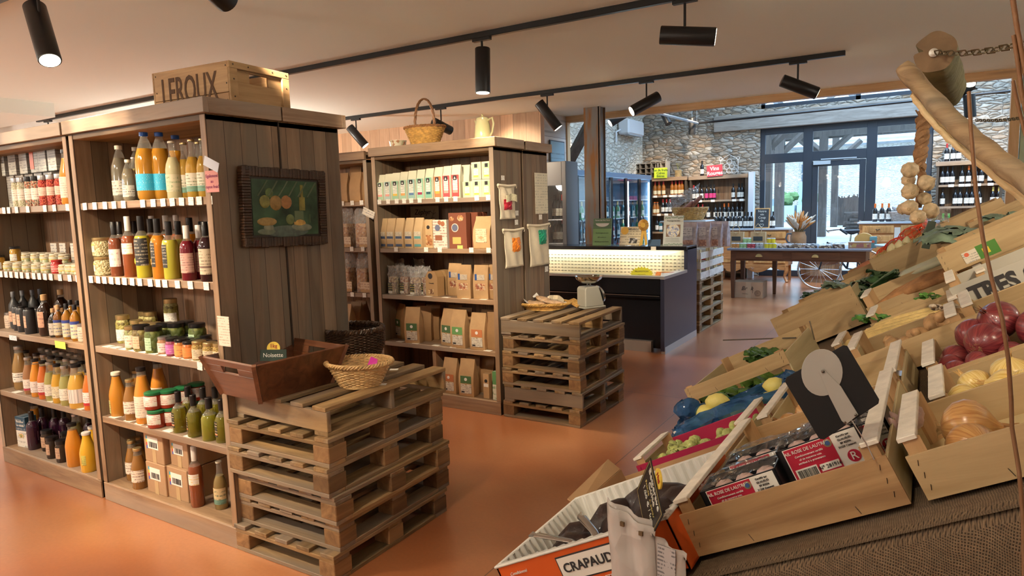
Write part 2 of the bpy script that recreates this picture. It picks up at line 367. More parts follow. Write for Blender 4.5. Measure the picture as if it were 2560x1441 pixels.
def stone_mat(name, axis='X', s=1.0, pale=0):
 m, nt, b = newmat(name); N = nt.nodes; L = nt.links
 tc = N.new('ShaderNodeTexCoord'); mp = N.new('ShaderNodeMapping')
 mp.inputs['Scale'].default_value = (1.2*s, 1.2*s, 3.1*s); L.new(tc.outputs['Object'], mp.inputs[0])
 nz = N.new('ShaderNodeTexNoise'); nz.inputs['Scale'].default_value = 1.6; nz.inputs['Detail'].default_value = 4; L.new(mp.outputs[0], nz.inputs['Vector'])
 wv = N.new('ShaderNodeVectorMath'); wv.operation = 'SCALE'; L.new(nz.outputs['Color'], wv.inputs[0]); wv.inputs['Scale'].default_value = .32
 ad = N.new('ShaderNodeVectorMath'); ad.operation = 'ADD'; L.new(mp.outputs[0], ad.inputs[0]); L.new(wv.outputs[0], ad.inputs[1])
 v = N.new('ShaderNodeTexVoronoi'); v.feature = 'DISTANCE_TO_EDGE'; v.inputs['Randomness'].default_value = .85; L.new(ad.outputs[0], v.inputs['Vector'])
 v2 = N.new('ShaderNodeTexVoronoi'); v2.inputs['Randomness'].default_value = .85; L.new(ad.outputs[0], v2.inputs['Vector'])
 r = N.new('ShaderNodeValToRGB'); e = r.color_ramp.elements
 if pale: cs = [(.60, .56, .48), (.72, .69, .60), (.66, .6, .5), (.78, .75, .68)] if pale == 1 else [(.50, .47, .41), (.64, .61, .53), (.58, .53, .45), (.70, .67, .60)]
 else: cs = [(.30, .26, .21), (.42, .37, .31), (.36, .25, .16), (.50, .46, .40)]
 e[0].color = (*cs[0], 1); e[1].color = (*cs[3], 1); e.new(.4).color = (*cs[1], 1); e.new(.62).color = (*cs[2], 1)
 sc = N.new('ShaderNodeSeparateColor'); L.new(v2.outputs['Color'], sc.inputs[0]); L.new(sc.outputs[0], r.inputs[0])
 n3 = N.new('ShaderNodeTexNoise'); n3.inputs['Scale'].default_value = 12; n3.inputs['Detail'].default_value = 5; L.new(tc.outputs['Object'], n3.inputs['Vector'])
 colr = mix_(nt, .4, r.outputs[0], n3.outputs[0], 'OVERLAY')
 ed = N.new('ShaderNodeValToRGB'); ed.color_ramp.elements[0].position = .0; ed.color_ramp.elements[1].position = .06; L.new(v.outputs['Distance'], ed.inputs[0])
 colr = mix_(nt, ed.outputs[0], (.5, .46, .38) if pale else (.13, .115, .095), colr)
 L.new(colr, b.inputs['Base Color']); b.inputs['Roughness'].default_value = .9
 hr = N.new('ShaderNodeValToRGB'); hr.color_ramp.elements[1].position = .22; L.new(v.outputs['Distance'], hr.inputs[0])
 h = math_(nt, 'ADD', hr.outputs[0], math_(nt, 'MULTIPLY', n3.outputs[0], .5))
 bp = N.new('ShaderNodeBump'); bp.inputs['Strength'].default_value = .65; bp.inputs['Distance'].default_value = .05; L.new(h, bp.inputs['Height']); L.new(bp.outputs[0], b.inputs['Normal'])
 return m
STONE = stone_mat('rubble_stone'); STONE_L = stone_mat('limewashed_stone', s=.9, pale=1); STONE_O = stone_mat('barn_stone', s=1.2, pale=2)
PLASTER = flat('ceiling_plaster', (.86, .91, .86), .9, bump=.03, bscale=200)
# room shell
def sbox(name, b, mat, **k): return struct(MB().box(*b).build(name, mat, **k))
FLOOR = floor_mat()
sbox('floor', (-9, -3, -.1, 3, 14.5, 0), FLOOR)
sbox('ceiling', (-9, -3, 2.7, 3, 8.3, 2.85), PLASTER)
sbox('trim_1', (-9, -3, 2.56, -7.62, 3.55, 2.7), PLASTER)
sbox('wall_back', (-9, -3.12, 0, 3, -3, 2.7), WHITE)
sbox('wall_left', (-9.12, -3, 0, -9, 7.6, 2.7), WHITE)
sbox('wall_right', (3, -3, 0, 3.12, 14.5, 4.9), WHITE)
sbox('wall_planked', (-9, 7.5, 0, -4.16, 7.6, 2.7), PINE)
sbox('wall_side', (-4.22, 7.6, 0, -4.16, 8.2, 2.7), WPINE)
sbox('trim_2', (-4.2, 8.2, 2.62, .72, 8.3, 2.705), PINE_T)
sbox('trim_3', (.64, 8.18, 0, .72, 8.28, 2.62), PINE_Z)
sbox('trim_4', (-4.22, 8.2, 0, -4.14, 8.28, 2.62), PINE_Z)
sbox('wall_pale_green', (.73, 8.2, 0, 3, 8.28, 2.7), flat('pale_green_paint', (.50, .62, .45), .7))
sbox('wall_upper', (-9, 8.2, 2.7, 3, 8.32, 4.9), PLASTER)
sbox('wall_stone_left', (-5.55, 8.3, 0, -5.35, 14.2, 3.6), STONE_L)
OX0, OX1, OZ = -2.9, .03, 2.93
m = MB()
for bx in ((-5.5, 14.2, 0, OX0, 14.5, 4.9), (OX1, 14.2, 0, 3, 14.5, 4.9), (OX0, 14.2, OZ+.3, OX1, 14.5, 3.32), (OX0, 14.2, 3.95, OX1, 14.5, 4.9)): m.box(*bx)
struct(m.build('wall_stone_front', STONE))
struct(MB().box(OX0-.9, 14.13, OZ, OX1+.3, 14.5, OZ+.32).build('trim_lintel', OLDB, bevel=.01))
struct(MB().add([(-5.5, 8.3, 3.3), (-5.5, 14.25, 3.3), (-3.2, 14.25, 4.8), (-3.2, 8.3, 4.8), (3, 14.25, 4.8), (3, 8.3, 4.8), (-2.6, 8.9, 4.8), (-2.6, 13.7, 4.8), (2.6, 13.7, 4.8), (2.6, 8.9, 4.8)], [(0, 1, 2, 3), (3, 2, 7, 6), (2, 4, 8, 7), (4, 5, 9, 8), (5, 3, 6, 9)]).build('ceiling_sloping', PLASTER, thick=.06))
struct(MB().box(-2.6, 8.9, 4.84, 2.6, 13.7, 4.85).build('added_skylight', GLASS))  # unseen roof glazing, added to let daylight into the stone room
def WX(px, py=480): return at(px, py, 'y', 14.3).x
xs = [OX0, WX(2018), WX(2176), OX1]
m = MB(); F0, F1 = 14.26, 14.34
def fr(a, b, c, d): m.box(a, F0, b, c, F1, d)
ZT = 2.27
for x in (xs[0], xs[3]-.09): fr(x, 0, x+.09, OZ)
for x in xs[1:3]: fr(x-.085, 0, x+.085, OZ)
F0, F1 = 14.265, 14.335; fr(xs[0]+.01, OZ-.12, xs[3]-.01, OZ-.001); fr(xs[0]+.01, ZT-.02, xs[3]-.01, ZT+.16); fr(xs[0]+.01, .001, xs[1], .12); fr(xs[2], .001, xs[3]-.01, .12)
wf = struct(m.build('window_1', FRAME, bevel=.006))
MB().box(xs[0]+.05, 14.295, .1, xs[1]-.05, 14.305, OZ-.05).box(xs[1]+.05, 14.295, ZT+.1, xs[2]-.05, 14.305, OZ-.05).box(xs[2]+.05, 14.295, .1, xs[3]-.05, 14.305, OZ-.05).build('window_pane', GLASS, wf)
dx0, dx1 = xs[1]+.09, xs[2]-.09
m = MB().box(dx0, 14.25, .02, dx0+.1, 14.31, ZT-.03).box(dx1-.1, 14.25, .02, dx1, 14.31, ZT-.03).box(dx0+.1, 14.25, .02, dx1-.1, 14.31, .14).box(dx0+.1, 14.25, ZT-.13, dx1-.1, 14.31, ZT-.03)
dr = struct(m.build('door_1', FRAME, bevel=.005))
MB().box(dx0+.1, 14.275, .14, dx1-.1, 14.285, ZT-.13).build('window_pane', GLASS, dr)
MB().box(dx0+.02, 14.2, ZT-.1, dx0+.32, 14.25, ZT-.03).box(dx0+.15, 14.22, ZT-.01, dx1-.15, 14.24, ZT+.01).build('door_closer', flat('closer_grey', (.45, .48, .5), .4), dr)
MB().box(dx1-.08, 14.2, .95, dx1-.04, 14.25, 1.1).box(dx1-.16, 14.2, 1.05, dx1-.04, 14.215, 1.07).build('door_handle', STEEL, dr)
m = MB().box(OX0, 14.28, 3.32, .3, 14.34, 3.40).box(OX0, 14.28, 3.87, .3, 14.34, 3.95).box(OX0, 14.28, 3.32, OX0+.07, 14.34, 3.95).box(-1.22, 14.28, 3.32, -1.14, 14.34, 3.95)
uf = struct(m.build('window_2', FRAME))
MB().box(OX0, 14.305, 3.36, .3, 14.312, 3.9).build('window_pane', GLASS, uf)
cm_, cnt, cb = newmat('rusty_steel')
tcn = cnt.nodes.new('ShaderNodeTexCoord'); nn = cnt.nodes.new('ShaderNodeTexNoise'); nn.inputs['Scale'].default_value = 3; nn.inputs['Detail'].default_value = 8
mpn = cnt.nodes.new('ShaderNodeMapping'); mpn.inputs['Scale'].default_value = (6, 6, .7); cnt.links.new(tcn.outputs['Object'], mpn.inputs[0]); cnt.links.new(mpn.outputs[0], nn.inputs['Vector'])
rpn = cnt.nodes.new('ShaderNodeValToRGB'); rpn.color_ramp.elements[0].position = .38; rpn.color_ramp.elements[1].position = .55
rpn.color_ramp.elements[0].color = (.22, .10, .03, 1); rpn.color_ramp.elements[1].color = (.17, .165, .16, 1)
cnt.links.new(nn.outputs[0], rpn.inputs[0]); cnt.links.new(rpn.outputs[0], cb.inputs['Base Color']); cb.inputs['Roughness'].default_value = .5; cb.inputs['Metallic'].default_value = .5
m = MB().box(-3.64, 7.66, 0, -3.42, 7.675, 2.7).box(-3.64, 7.80, 0, -3.42, 7.815, 2.7).box(-3.45, 7.66, 0, -3.435, 7.81, 2.7)
tag(m.build('steel_column', cm_), 'grey steel beam column with rusty streak, behind the black chilled counter', 'column')
p0 = at(1428, 395, 'y', 9.2); p1 = at(1463, 330, 'y', 9.2)
d = (p1-p0).normalized()
tag(MB().tube([p0-d*.5, p1+d*.5], .09, 4).build('timber_brace', OLDBZ), 'dark slanting timber brace between wall corner and steel column', 'beam')
# courtyard outside
struct(MB().add([(-40, 14.5, -.02), (25, 14.5, -.02), (25, 31, .93), (-40, 31, .93), (25, 14.5, -.3), (-40, 14.5, -.3)], [(0, 1, 2, 3)]).build('ground_courtyard', flat('pale_gravel', (.46, .45, .43), .9, vary=.15, vscale=3, bump=.3)))
b0 = MB(); BY = 29
b0.box(-30, BY, -.2, 12, BY+5, 3.6)
bld = b0.build('stone_barn', STONE_O); tag(bld, 'long pale stone farm building across the courtyard', 'building')
MB().prism([(-31, 3.5), (13, 3.5), (13, 3.7), (-31, 3.7)], BY-.5, BY+.2).add([(-31, BY-.6, 3.55), (13, BY-.6, 3.55), (13, BY+3.5, 6.8), (-31, BY+3.5, 6.8)], [(0, 1, 2, 3)]).build('roof', flat('slate_roof', (.34, .36, .38), .7, vary=.2, vscale=4), bld)
def on_barn(px, py): return at(px, py, 'y', BY-.02)
q0, q1 = on_barn(1912, 505), on_barn(1934, 498)
MB().box(q0.x, BY-.05, at(1912, 530, 'y', BY).z, q0.x+.55, BY+.02, q0.z+.1).build('window', flat('old_window', (.2, .26, .33), .3), bld)
a, b_ = on_barn(1996, 524), on_barn(2011, 456)
dd = MB().box(a.x, BY-.06, a.z, on_barn(2012, 500).x, BY+.02, b_.z).build('door', flat('blue_door', (.33, .48, .55), .5), bld)
MB().box(a.x+.1, BY-.09, a.z+1.1, a.x+.3, BY-.06, a.z+1.75).build('pane', flat('dark_pane', (.08, .12, .16), .1), dd)
roof = thing('timber_shelter', 'dark timber shelter roof on posts outside the glazed doors', 'shelter', (-2, 19, 0))
def rel(p): return (p[0]+2, p[1]-19, p[2])
for i, (px, y, hw) in enumerate(((1948, 19, .11), (2056, 22, .11), (2086, 25, .1), (1915, 17, .12))):
 p = at(px, 500, 'y', y); z0 = (y-14.5)*.057-.05
 MB().box(*rel((p.x-hw, y-hw, z0)), *rel((p.x+hw, y+hw, 3.6))).build('post', OLDBZ, roof)
 for sg in (-1, 1): MB().tube([rel((p.x, y, 2.7)), rel((p.x+sg*.75, y, 3.4))], .09, 4).build('brace', OLDBZ, roof)
for y in (17, 19, 22): MB().box(*rel((-9, y-.12, 3.35)), *rel((4, y+.12, 3.65))).build('tie_beam', OLDBZ, roof)
TIM2 = flat('pale_rafter', (.42, .44, .46), .8)
for k in range(9):
 x = -8+k*1.5; MB().tube([rel((x, 16, 3.5)), rel((x+.3, 22, 5.2))], .07, 4).build('rafter', TIM2 if k % 2 else OLDBZ, roof)
for k in range(4):
 x = -5+k*1.9; MB().tube([rel((x, 20.4, 3.5)), rel((x-1.2, 20.4, 5.0))], .1, 4).build('strut', TIM2, roof)
MB().box(*rel((-9.5, 22.2, 3.3)), *rel((4, 22.3, 4.2))).build('back_board', OLDBZ, roof)
MB().add([rel((-9.5, 18.4, 4.6)), rel((4, 18.4, 4.6)), rel((4, 22.3, 5.6)), rel((-9.5, 22.3, 5.6))], [(0, 1, 2, 3)]).build('roof_sheet', flat('roof_dark', (.09, .09, .1), .8), roof)
m = MB(); f0, f1 = at(2082, 520, 'y', 25.5), at(2160, 520, 'y', 25.5)
nst = 26
for k in range(nst):
 x = f0.x+(f1.x-f0.x)*k/nst; m.box(x, 25.5, .6, x+.035, 25.53, 1.6+random.uniform(-.06, .06))
tag(m.box(f0.x, 25.54, 1.3, f1.x, 25.55, 1.32).build('paling_fence', OLDBZ), 'thin upright paling fence in the courtyard', 'fence')
for k, (px, lab) in enumerate(((1962, 'blue-grey square planter left of the blue barn door'), (2025, 'blue-grey square planter right of the blue barn door'))):
 p = at(px, 520, 'y', 27.5); t = MB().box(-.4, -.4, 0, .4, .4, .6).build('planter', flat('planter_blue', (.35, .45, .52), .6), loc=(p.x, 27.5, .72)); tag(t, lab, 'planter')
 g = MB()
 for i in range(10): g.blob((random.uniform(-.3, .3), random.uniform(-.3, .3), .7+random.uniform(0, .25)), .18, 8, jit=.2)
 g.build('shrub', flat('shrub_green', (.12, .22, .08), .8), t)
m = MB(); p = at(2235, 470, 'y', 24)
for k in range(30): m.tube([(p.x-1.4+random.uniform(0, .3), 24+random.uniform(-.3, .3), .5+.1*(k//5)+.05), (p.x+1.5, 24+random.uniform(-.3, .3), .5+.1*(k//5)+random.uniform(0, .12))], .05, 6)
tag(m.build('timber_pile', OLDBZ), 'heap of dark beams stacked outside right of the door', 'timber pile')
# tracks and spotlights
def track(y, x0, x1, lab, z=2.66):
 t = thing('lighting_track', lab, 'lighting track', ((x0+x1)/2, y, z)); h = (x1-x0)/2
 MB().box(-h, -.018, 0, h, .018, .04).build('rail', METAL_T, t, bevel=.003)
 return t
track(1.75, -8.9, 1.2, 'black ceiling track with one spotlight, at the top left corner')
track(3.95, -8.9, 1.2, 'long black ceiling track running above the wooden crate with handle')
track(6.25, -6.4, -.62, 'black ceiling track ending freely, above the chilled counter and wicker basket')
track(.15, -6, 1.5, 'added unseen ceiling track above the camera, carrying added spotlights')  # added out of view to hold the extra shelf lamps
LENS = flat('lamp_lens', (1, .86, .62), .3, emit=14)
def spotlight(x, y, d, lab, z=2.66, stem=.15, lit=1, L=.31, r=.052, power=None, size=58):
 d = Vector(d).normalized()
 t = thing('track_spotlight', lab, 'spotlight', (x, y, z))
 MB().box(-.07, -.016, -.02, .07, .016, 0).build('adapter', METAL_T, t)
 if y > 8.4: MB().tube([(0, 0, 0), (0, 0, (4.78 if x > -3.2 else 3.28+(x+5.5)*.652)-z)], .003, 4).build('hanging_wire', STEEL, t)
 MB().tube([(0, 0, -.02), (0, 0, -stem-.02)], .008, 8).build('stem', METAL_T, t)
 c = Vector((0, 0, -stem-.02-r*.6)) if abs(d.z) < .8 else Vector((0, 0, -stem-.05))-d*0
 a = c-d*L*.45; b = c+d*L*.55
 MB().tube([a, a+d*.004, b-d*.004, b], [r*.94, r, r, r*.97], 28).build('lamp_body', METAL_T, t, smooth=40)
 MB().tube([b, b+d*.0015], r*.86, 24).build('lens', LENS if lit else METAL_T, t)
 if lit: spot(Vector((x, y, z))+b+d*.03, d, power, size)
 return t
T2, T3 = 3.95, 6.25
spotlight(X_at(95, 1.75, 2.6), 1.75, (.5, -.1, -.85), 'black spotlight leaning down at the top left corner, on first track', stem=.16, L=.34)
spotlight(X_at(1205, T2, 2.6), T2, (0, -.05, -1), 'black spotlight hanging straight down, above the wicker basket shelves', L=.3)
spotlight(X_at(1712, T2, 2.6), T2, (.95, .3, -.12), 'black spotlight lying almost level, right end of long track', power=25)
spotlight(X_at(1995, T3, 2.6), T3, (.9, .35, -.42), 'black spotlight tilted down right near free end of track', power=40)
spotlight(X_at(1616, T3, 2.6), T3, (-.75, -.62, -.5), 'glowing black spotlight facing the camera, above the green sign', L=.3, power=60)
spotlight(X_at(1368, T3, 2.6), T3, (.54, .3, -.84), 'black spotlight tilted right, above the hanging cloth bags', L=.33, power=50)
spotlight(X_at(1102, T3, 2.6), T3, (.2, .9, -.3), 'black spotlight half hidden behind the basket handle', L=.26)
spotlight(X_at(890, T3, 2.6), T3, (.56, .35, -.83), 'black spotlight left of the wicker basket, over far shelves', L=.3)
for k, x in enumerate((X_at(22, T2, 2.6), X_at(121, T2, 2.6))):
 spotlight(x, T2, (.1, .6, -.8), ('leftmost spotlight stem on the long track, above left shelf unit', 'second small spotlight stem, above left shelf unit near the soffit')[k])
for k, (x, y, d, p, s) in enumerate(((-3.3, .15, (X_at(278, 1.76, 1.97)+3.3, 1.61, -.50), 120, 13), (-4.5, .15, (X_at(28, 1.76, 1.97)+4.5, 1.61, -.50), 120, 13), (-4.9, .15, (-.05, 1, -.62), 110, 52), (-3.9, .15, (.1, 1, -.50), 110, 52), (-2.9, .15, (-.12, 1, -.85), 110, 56), (-4.3, .15, (0, .55, -1), 90, 70), (-3.3, .15, (.1, .75, -1.2), 90, 70), (-1.7, .15, (.1, .8, -1.1), 70, 60),
                                     (-.6, .15, (.3, 1, -.8), 30, 66), (.9, .15, (-.1, 1, -.6), 40, 60), (-2.5, 1.75, (-.32, 1, -.36), 170, 40), (-2.1, 1.75, (-.22, 1, -.5), 160, 44), (-1.7, 1.75, (-.1, 1, -.75), 70, 55), (.6, 1.75, (-.05, .8, -.7), 55, 60), (.9, 1.75, (-3.5, 2.65, -1.0), 150, 26))):
 spotlight(x, y, d, 'added unseen track spotlight, lighting the displays', lit=1, power=p, size=s)['group'] = 'added track spotlights above the camera'  # extra lamps added out of view to light shelves and produce
for k, (x, y, e) in enumerate(((-1.4, -1.2, 42), (-5.2, -1.3, 110), (2.1, 3.2, 60), (-7.2, 5.2, 130), (-7.6, .4, 110))):  # unseen globes added to lift the ambient and ceiling light
 t = thing('fill_globe', 'added unseen fill lamp, round opal globe on a cord', 'pendant lamp', (x, y, 2.7), 0, 'added fill lamps out of view')
 MB().tube([(0, 0, 0), (0, 0, -.4)], .006, 6).build('cord', METAL_T, t); MB().blob((0, 0, -.52), .12, 16).build('globe', flat('opal_lit', (1, .85, .65), .3, emit=5), t, smooth=True)
 l = bpy.data.lights.new('fill_bulb', 'POINT'); l.energy = e; l.color = (1, .92, .80); l.shadow_soft_size = .13; o = bpy.data.objects.new('fill_bulb', l); col.objects.link(o); o.location = (x, y, 2.04)
sa = at(1625, 278, 'z', 3.0); sb_ = at(1745, 308, 'z', 3.0); sc_ = at(2290, 252, 'y', sb_.y)
t = thing('hanging_track', 'thin hung lighting rails in the stone room, meeting at a corner', 'lighting track', sb_)
MB().tube([sa-sb_, Vector((0, 0, 0))], .022, 4).build('blue_lit_rail', flat('rail_grey', (.35, .4, .45), .3), t)
MB().tube([Vector((0, 0, 0)), sc_-sb_, (sc_-sb_)*1.35], .02, 4).build('black_rail', METAL_T, t)
for k in (.03, 1): MB().tube([(sa-sb_)*k, (sa-sb_)*k+Vector((0, 0, 1.1))], .003, 4).build('wire', STEEL, t)
for k, (px, py, d, lab, lit) in enumerate(((1663, 300, (.45, -.2, -.8), 'dark spotlight on the hung rail, middle one of three', 0), (1730, 322, (0, 0, -1), 'dark spotlight at the rail corner, nearest the window wall', 0))):
 p = at(px, py-12, 'y', 12.4 if k == 0 else sb_.y); spotlight(p.x, p.y, d, lab, p.z+.12, lit=lit, stem=.1, L=.3, r=.065, power=60)
p = at(1548, 300, 'y', 11); spotlight(p.x, p.y, (-.6, -.5, -.45), 'lit blue-grey spotlight partly hidden behind the glowing track spotlight', p.z+.25, L=.34, r=.07, power=70)
p = at(2428, 205, 'y', 10); spotlight(p.x, p.y, (-.1, -.5, -.8), 'glaring lit spotlight behind the hanging log', p.z+.3, L=.28, r=.07, power=60)
p = at(2405, 225, 'y', 10.3); spotlight(p.x, p.y, (-.9, .1, -.5), 'dark spotlight pointing left behind the hanging log', p.z+.2, lit=0, L=.3, r=.065)
p = at(2424, 262, 'y', 10.3); spotlight(p.x, p.y, (.1, .1, -1), 'dark spotlight pointing down below the glaring lamp', p.z+.2, lit=0, L=.28, r=.065)
for x, y, d in ((-4.0, 10.6, (0, 1, -.6)), (-1.5, 12.2, (0, .5, -1)), (.6, 11.8, (0, .9, -.55)), (-3.4, 12.0, (-.5, .9, -.7))):  # unseen spotlights added to brighten the stone room
 spotlight(x, y, d, 'added unseen spotlight high in the stone room', 3.6, power=170)['group'] = 'added spotlights high in the stone room'
p = at(1560, 322, 'x', -5.3); t = thing('air_conditioner', 'white wall air conditioner high on the limewashed stone wall', 'air conditioner', (-5.33, 13.2, 3.05))
MB().box(0, -.42, -.14, .24, .42, .16).build('casing', flat('ac_white', (.75, .76, .78), .4), t, bevel=.03)
MB().box(.12, -.36, -.155, .22, .36, -.135).build('air_outlet', flat('ac_grey', (.4, .42, .45), .5), t)
MB().tube([(.05, -.42, -.05), (.02, -.55, -.1), (.02, -.55, -.3)], .02, 8).build('pipe', flat('ac_white', (.75, .76, .78), .4), t)
p0 = at(1375, 357, 'x', -4.155); p1 = at(1417, 403, 'x', -4.155)
t = thing('framed_notice', 'small framed blue notice on the pine side wall', 'picture', (-4.15, 7.9, 2.1))
MB().box(0, -.2, -.26, .015, .2, .26).build('frame', flat('dark_frame', (.05, .05, .06), .4), t)
MB().box(.014, -.185, -.245, .018, .185, .245).build('notice', printed('notice_blue', (.30, .48, .58), (.1, .15, .2), None, 18), t)
# shelf units
SZ = (1.59, 1.217, .847, .467, .10)
def shelf_unit(name, x0, x1, y0, depth, lab, left=True, right=True, zs=SZ, H=2.0, face=1, ext=(0, 0)):
 """open wooden shelf unit; front at y0, face=1 looks to -Y"""
 t = thing('shelf_unit', lab, 'shelf', (x0, y0, 0)); W = x1-x0; s = face
 def Y(a, b): return (min(a*s, b*s), max(a*s, b*s))
 def bx(b, n, mat, par=t, bev=.002):
  ya, yb = Y(b[1], b[4]); return MB().box(b[0], ya, b[2], b[3], yb, b[5]).build(n, mat, par, bevel=bev)
 th = .035
 bx((0, .0, 0, th, depth, H-.065), 'side_panel', SH_SIDE); bx((W-th, .0, 0, W, depth, H-.065), 'side_panel', SH_SIDE)
 bx((-.001, -.004, .1, th+.001, 0, H-.066), 'face_strip', SH_Z); bx((W-th-.001, -.004, .1, W+.001, 0, H-.066), 'face_strip', SH_Z)
 bx((th, depth-.02, .05, W-th, depth, H-.065), 'back_panel', SH_BACK)
 for z in zs[:-1]: bx((th, .004, z-.034, W-th, depth-.02, z), 'shelf', SH_X)
 bx((th, .0, zs[-1]-.03, W-th, depth-.02, zs[-1]), 'shelf', SH_X)
 bx((0, -.006, 0, W, .02, zs[-1]-.002), 'plinth', SH_X)
 bx((0, 0, H-.09, W, depth, H-.062), 'ceiling_slats', SH_SLAT)
 bx((-.005+ext[0], -.03, H-.065, W+.005+ext[1], -.004, H), 'fascia', SH_X)
 if ext[1]: bx((W+.005+ext[1]-.025, -.004, H-.065, W+.005+ext[1], depth+.0, H), 'fascia_side', SH_Y)
 if ext[0]: bx((-.005+ext[0], -.004, H-.065, .02+ext[0], depth, H), 'fascia_side', SH_Y)
 bx((0+ext[0], -.004, H-.03, W+ext[1], depth, H-.004), 'top_board', SH_X)
 return t
U1Y, U2Y = 1.794, 4.0
UN = dict(near=(-3.735, -2.605), left=(-4.935, -3.765), mid=(-3.745, -2.60), far=(-4.98, -3.80))
shelf_unit('a', -3.735, -2.605, U1Y, .37, 'tall wooden shelf unit with bottles, nearest one, framed picture on its end', ext=(0, .03))
shelf_unit('b', -4.935, -3.765, U1Y, .37, 'wooden shelf unit at the left edge of the photo')
shelf_unit('c', -3.735, -2.605, U1Y+.748, .37, 'rear half of the nearest shelf block, behind the picture panel', face=-1, ext=(0, .03))
shelf_unit('d', -3.745, -2.60, U2Y, .37, 'wooden shelf unit with tea and kraft bags, wicker basket on top', ext=(0, .03))
shelf_unit('e', -4.98, -3.80, U2Y, .37, 'shelf unit with bread bags seen in the gap behind the nearest unit', H=1.985)
shelf_unit('f', -3.3, -2.60, U2Y+.775, .375, 'narrow shelf end panel with poster and right cloth bag', face=-1, ext=(0, .03), H=1.998)
tag(MB().box(-3.24, 4.03, .1, -3.21, 4.34, .433).build('shelf_divider', SH_Z), 'upright board dividing the lowest compartment of the tea shelf unit', 'divider')
tag(MB().box(-2.606, U1Y+.371, 0, -2.6, U1Y+.377, 1.93).build('panel_seam_strip', flat('dark_seam', (.05, .035, .025), .8)), 'dark seam between the two boards of the picture panel', 'strip')
# price tags along the shelf edges
def tags(xs_px, y, z, where, flatlay=False):
 pr_ = MB().box(-.019, 0, 0, .019, .0015, .036).mesh('price_tag', [TAGM]) if not flatlay else MB().box(-.03, 0, 0, .03, .04, .0015).mesh('price_tag', [PAPER])
 for px in xs_px:
  x = X_at(px, y, z); o = bpy.data.objects.new('price_tag', pr_); col.objects.link(o)
  if flatlay: o.location = (x, y+.008, z+.0005)
  else: o.location = (x, y-.0025, z-.033); o.rotation_euler = (0, random.uniform(-.05, .05), 0)
  tag(o, 'small white price tag '+where, 'price tag', 'price tags '+where)
TAGM = printed('tag_print', (.84, .82, .76), (.12, .12, .12), None, 8, dens=.5)
z1 = lambda *a: [v/3.603 for v in a]
tags(z1(765, 853, 945, 1028, 1112, 1286, 1380, 1470, 1553, 1635, 1720, 1795, 1888), U1Y, 1.588, 'on edge of topmost shelf in the near unit')
tags(z1(820, 884, 942, 1002, 1062, 1122, 1190, 1260, 1354, 1425, 1487, 1600, 1716, 1858), U1Y, 1.215, 'on edge of second shelf in the near unit')
tags(z1(1800, 1915), U1Y, .845, 'on edge of third shelf in the near unit')
tags(z1(35, 78, 150, 250, 405, 490, 608), U1Y, 1.588, 'on edge of topmost shelf in the left unit')
tags(z1(10, 55, 100, 150, 195, 250, 305, 355, 405, 458, 540, 628, 700), U1Y, 1.215, 'on edge of second shelf in the left unit')
tags(z1(930, 1000, 1080, 1170, 1260, 1350, 1440, 1560, 1650, 1740, 1830), U1Y, .847, 'lying flat on third shelf front of near unit', True)
tags(z1(990, 1125, 1225, 1330, 1480, 1670), U1Y, .467, 'lying flat on fourth shelf front of near unit', True)
tags(z1(110, 430, 690, 840), U1Y, .467, 'lying flat on fourth shelf front of left unit', True)
z6 = lambda *a: [840+v/3.132 for v in a]
tags(z6(340, 408, 475, 533, 590, 655, 795, 863, 935, 1103, 1193), U2Y, 1.598, 'on edge of topmost shelf in the tea unit')
tags(z6(470, 705, 812, 1060, 1195), U2Y, 1.225, 'on edge of second shelf in the tea unit')
tags([1020, 1065, 1110, 1160, 1205], U2Y, .847, 'lying flat on third shelf front of tea unit', True)
tags([995, 1035, 1085, 1130, 1215], U2Y, .467, 'lying flat on fourth shelf front of tea unit', True)
z8 = lambda *a: [830+v/2.53 for v in a]
tags(z8(65, 128, 187), U2Y, 1.598, 'on edge of topmost shelf in the bread unit')
tags(z8(125, 195), U2Y, 1.225, 'on edge of second shelf in the bread unit')
tags(z8(128, 205), U2Y, .847, 'on edge of third shelf in the bread unit')
# pallets
def pallet(loc, rot, lab, style=0, grp=None, W=.62, D=.76, H=.122, tone=0):
 t = thing('pallet', lab, 'pallet', loc, rot, grp)
 x0, y0 = -W/2, -D/2; bt = .018; bh = H-3*bt if style == 0 else H-2*bt
 nb = 5; bw = .078
 if style == 0:
  for x in (x0, 0-.045, -x0-.09):
   for y in (y0, 0-.05, -y0-.1):
    if x == -.045: continue
    MB().box(x, y, bt, x+.09, y+.1, bt+bh).build('block', PAL_B, t, bevel=.003)
  for y in (y0, -.05, -y0-.1): MB().box(x0, y, bt+bh, -x0, y+.09, 2*bt+bh).build('cross_board', PAL_X, t, bevel=.002)
  for y in (y0, -y0-.09): MB().box(x0+.0005, y, 0, -x0-.0005, y+.09, bt).build('bottom_board', PAL_X, t, bevel=.002)
  for x in (x0, -x0-.085): MB().box(x, y0+.09, 0, x+.085, -y0-.09, bt).build('runner', PAL_Y, t, bevel=.002)
 else:
  for y in (y0, -.01, -y0-.022): MB().box(x0, y, bt, -x0, y+.022, H-bt).build('stringer', PAL_X, t, bevel=.002)
  MB().box(x0, y0, 0, x0+.08, -y0, bt).build('runner', PAL_Y, t, bevel=.002); MB().box(-x0-.08, y0, 0, -x0, -y0, bt).build('runner', PAL_Y, t, bevel=.002)
 for k in range(nb):
  x = x0+(W-bw)*k/(nb-1)+random.uniform(-.004, .004)
  MB().box(x, y0-.004, H-bt, x+bw, -y0+.004, H).build('deck_board', PAL_Y, t, bevel=.002)
 return t
PH = .122
bx = lambda a, b, lab: lab
names1 = ['bottom', 'second from the bottom', 'third from the bottom', 'fourth from the bottom', 'fifth from the bottom', 'top']
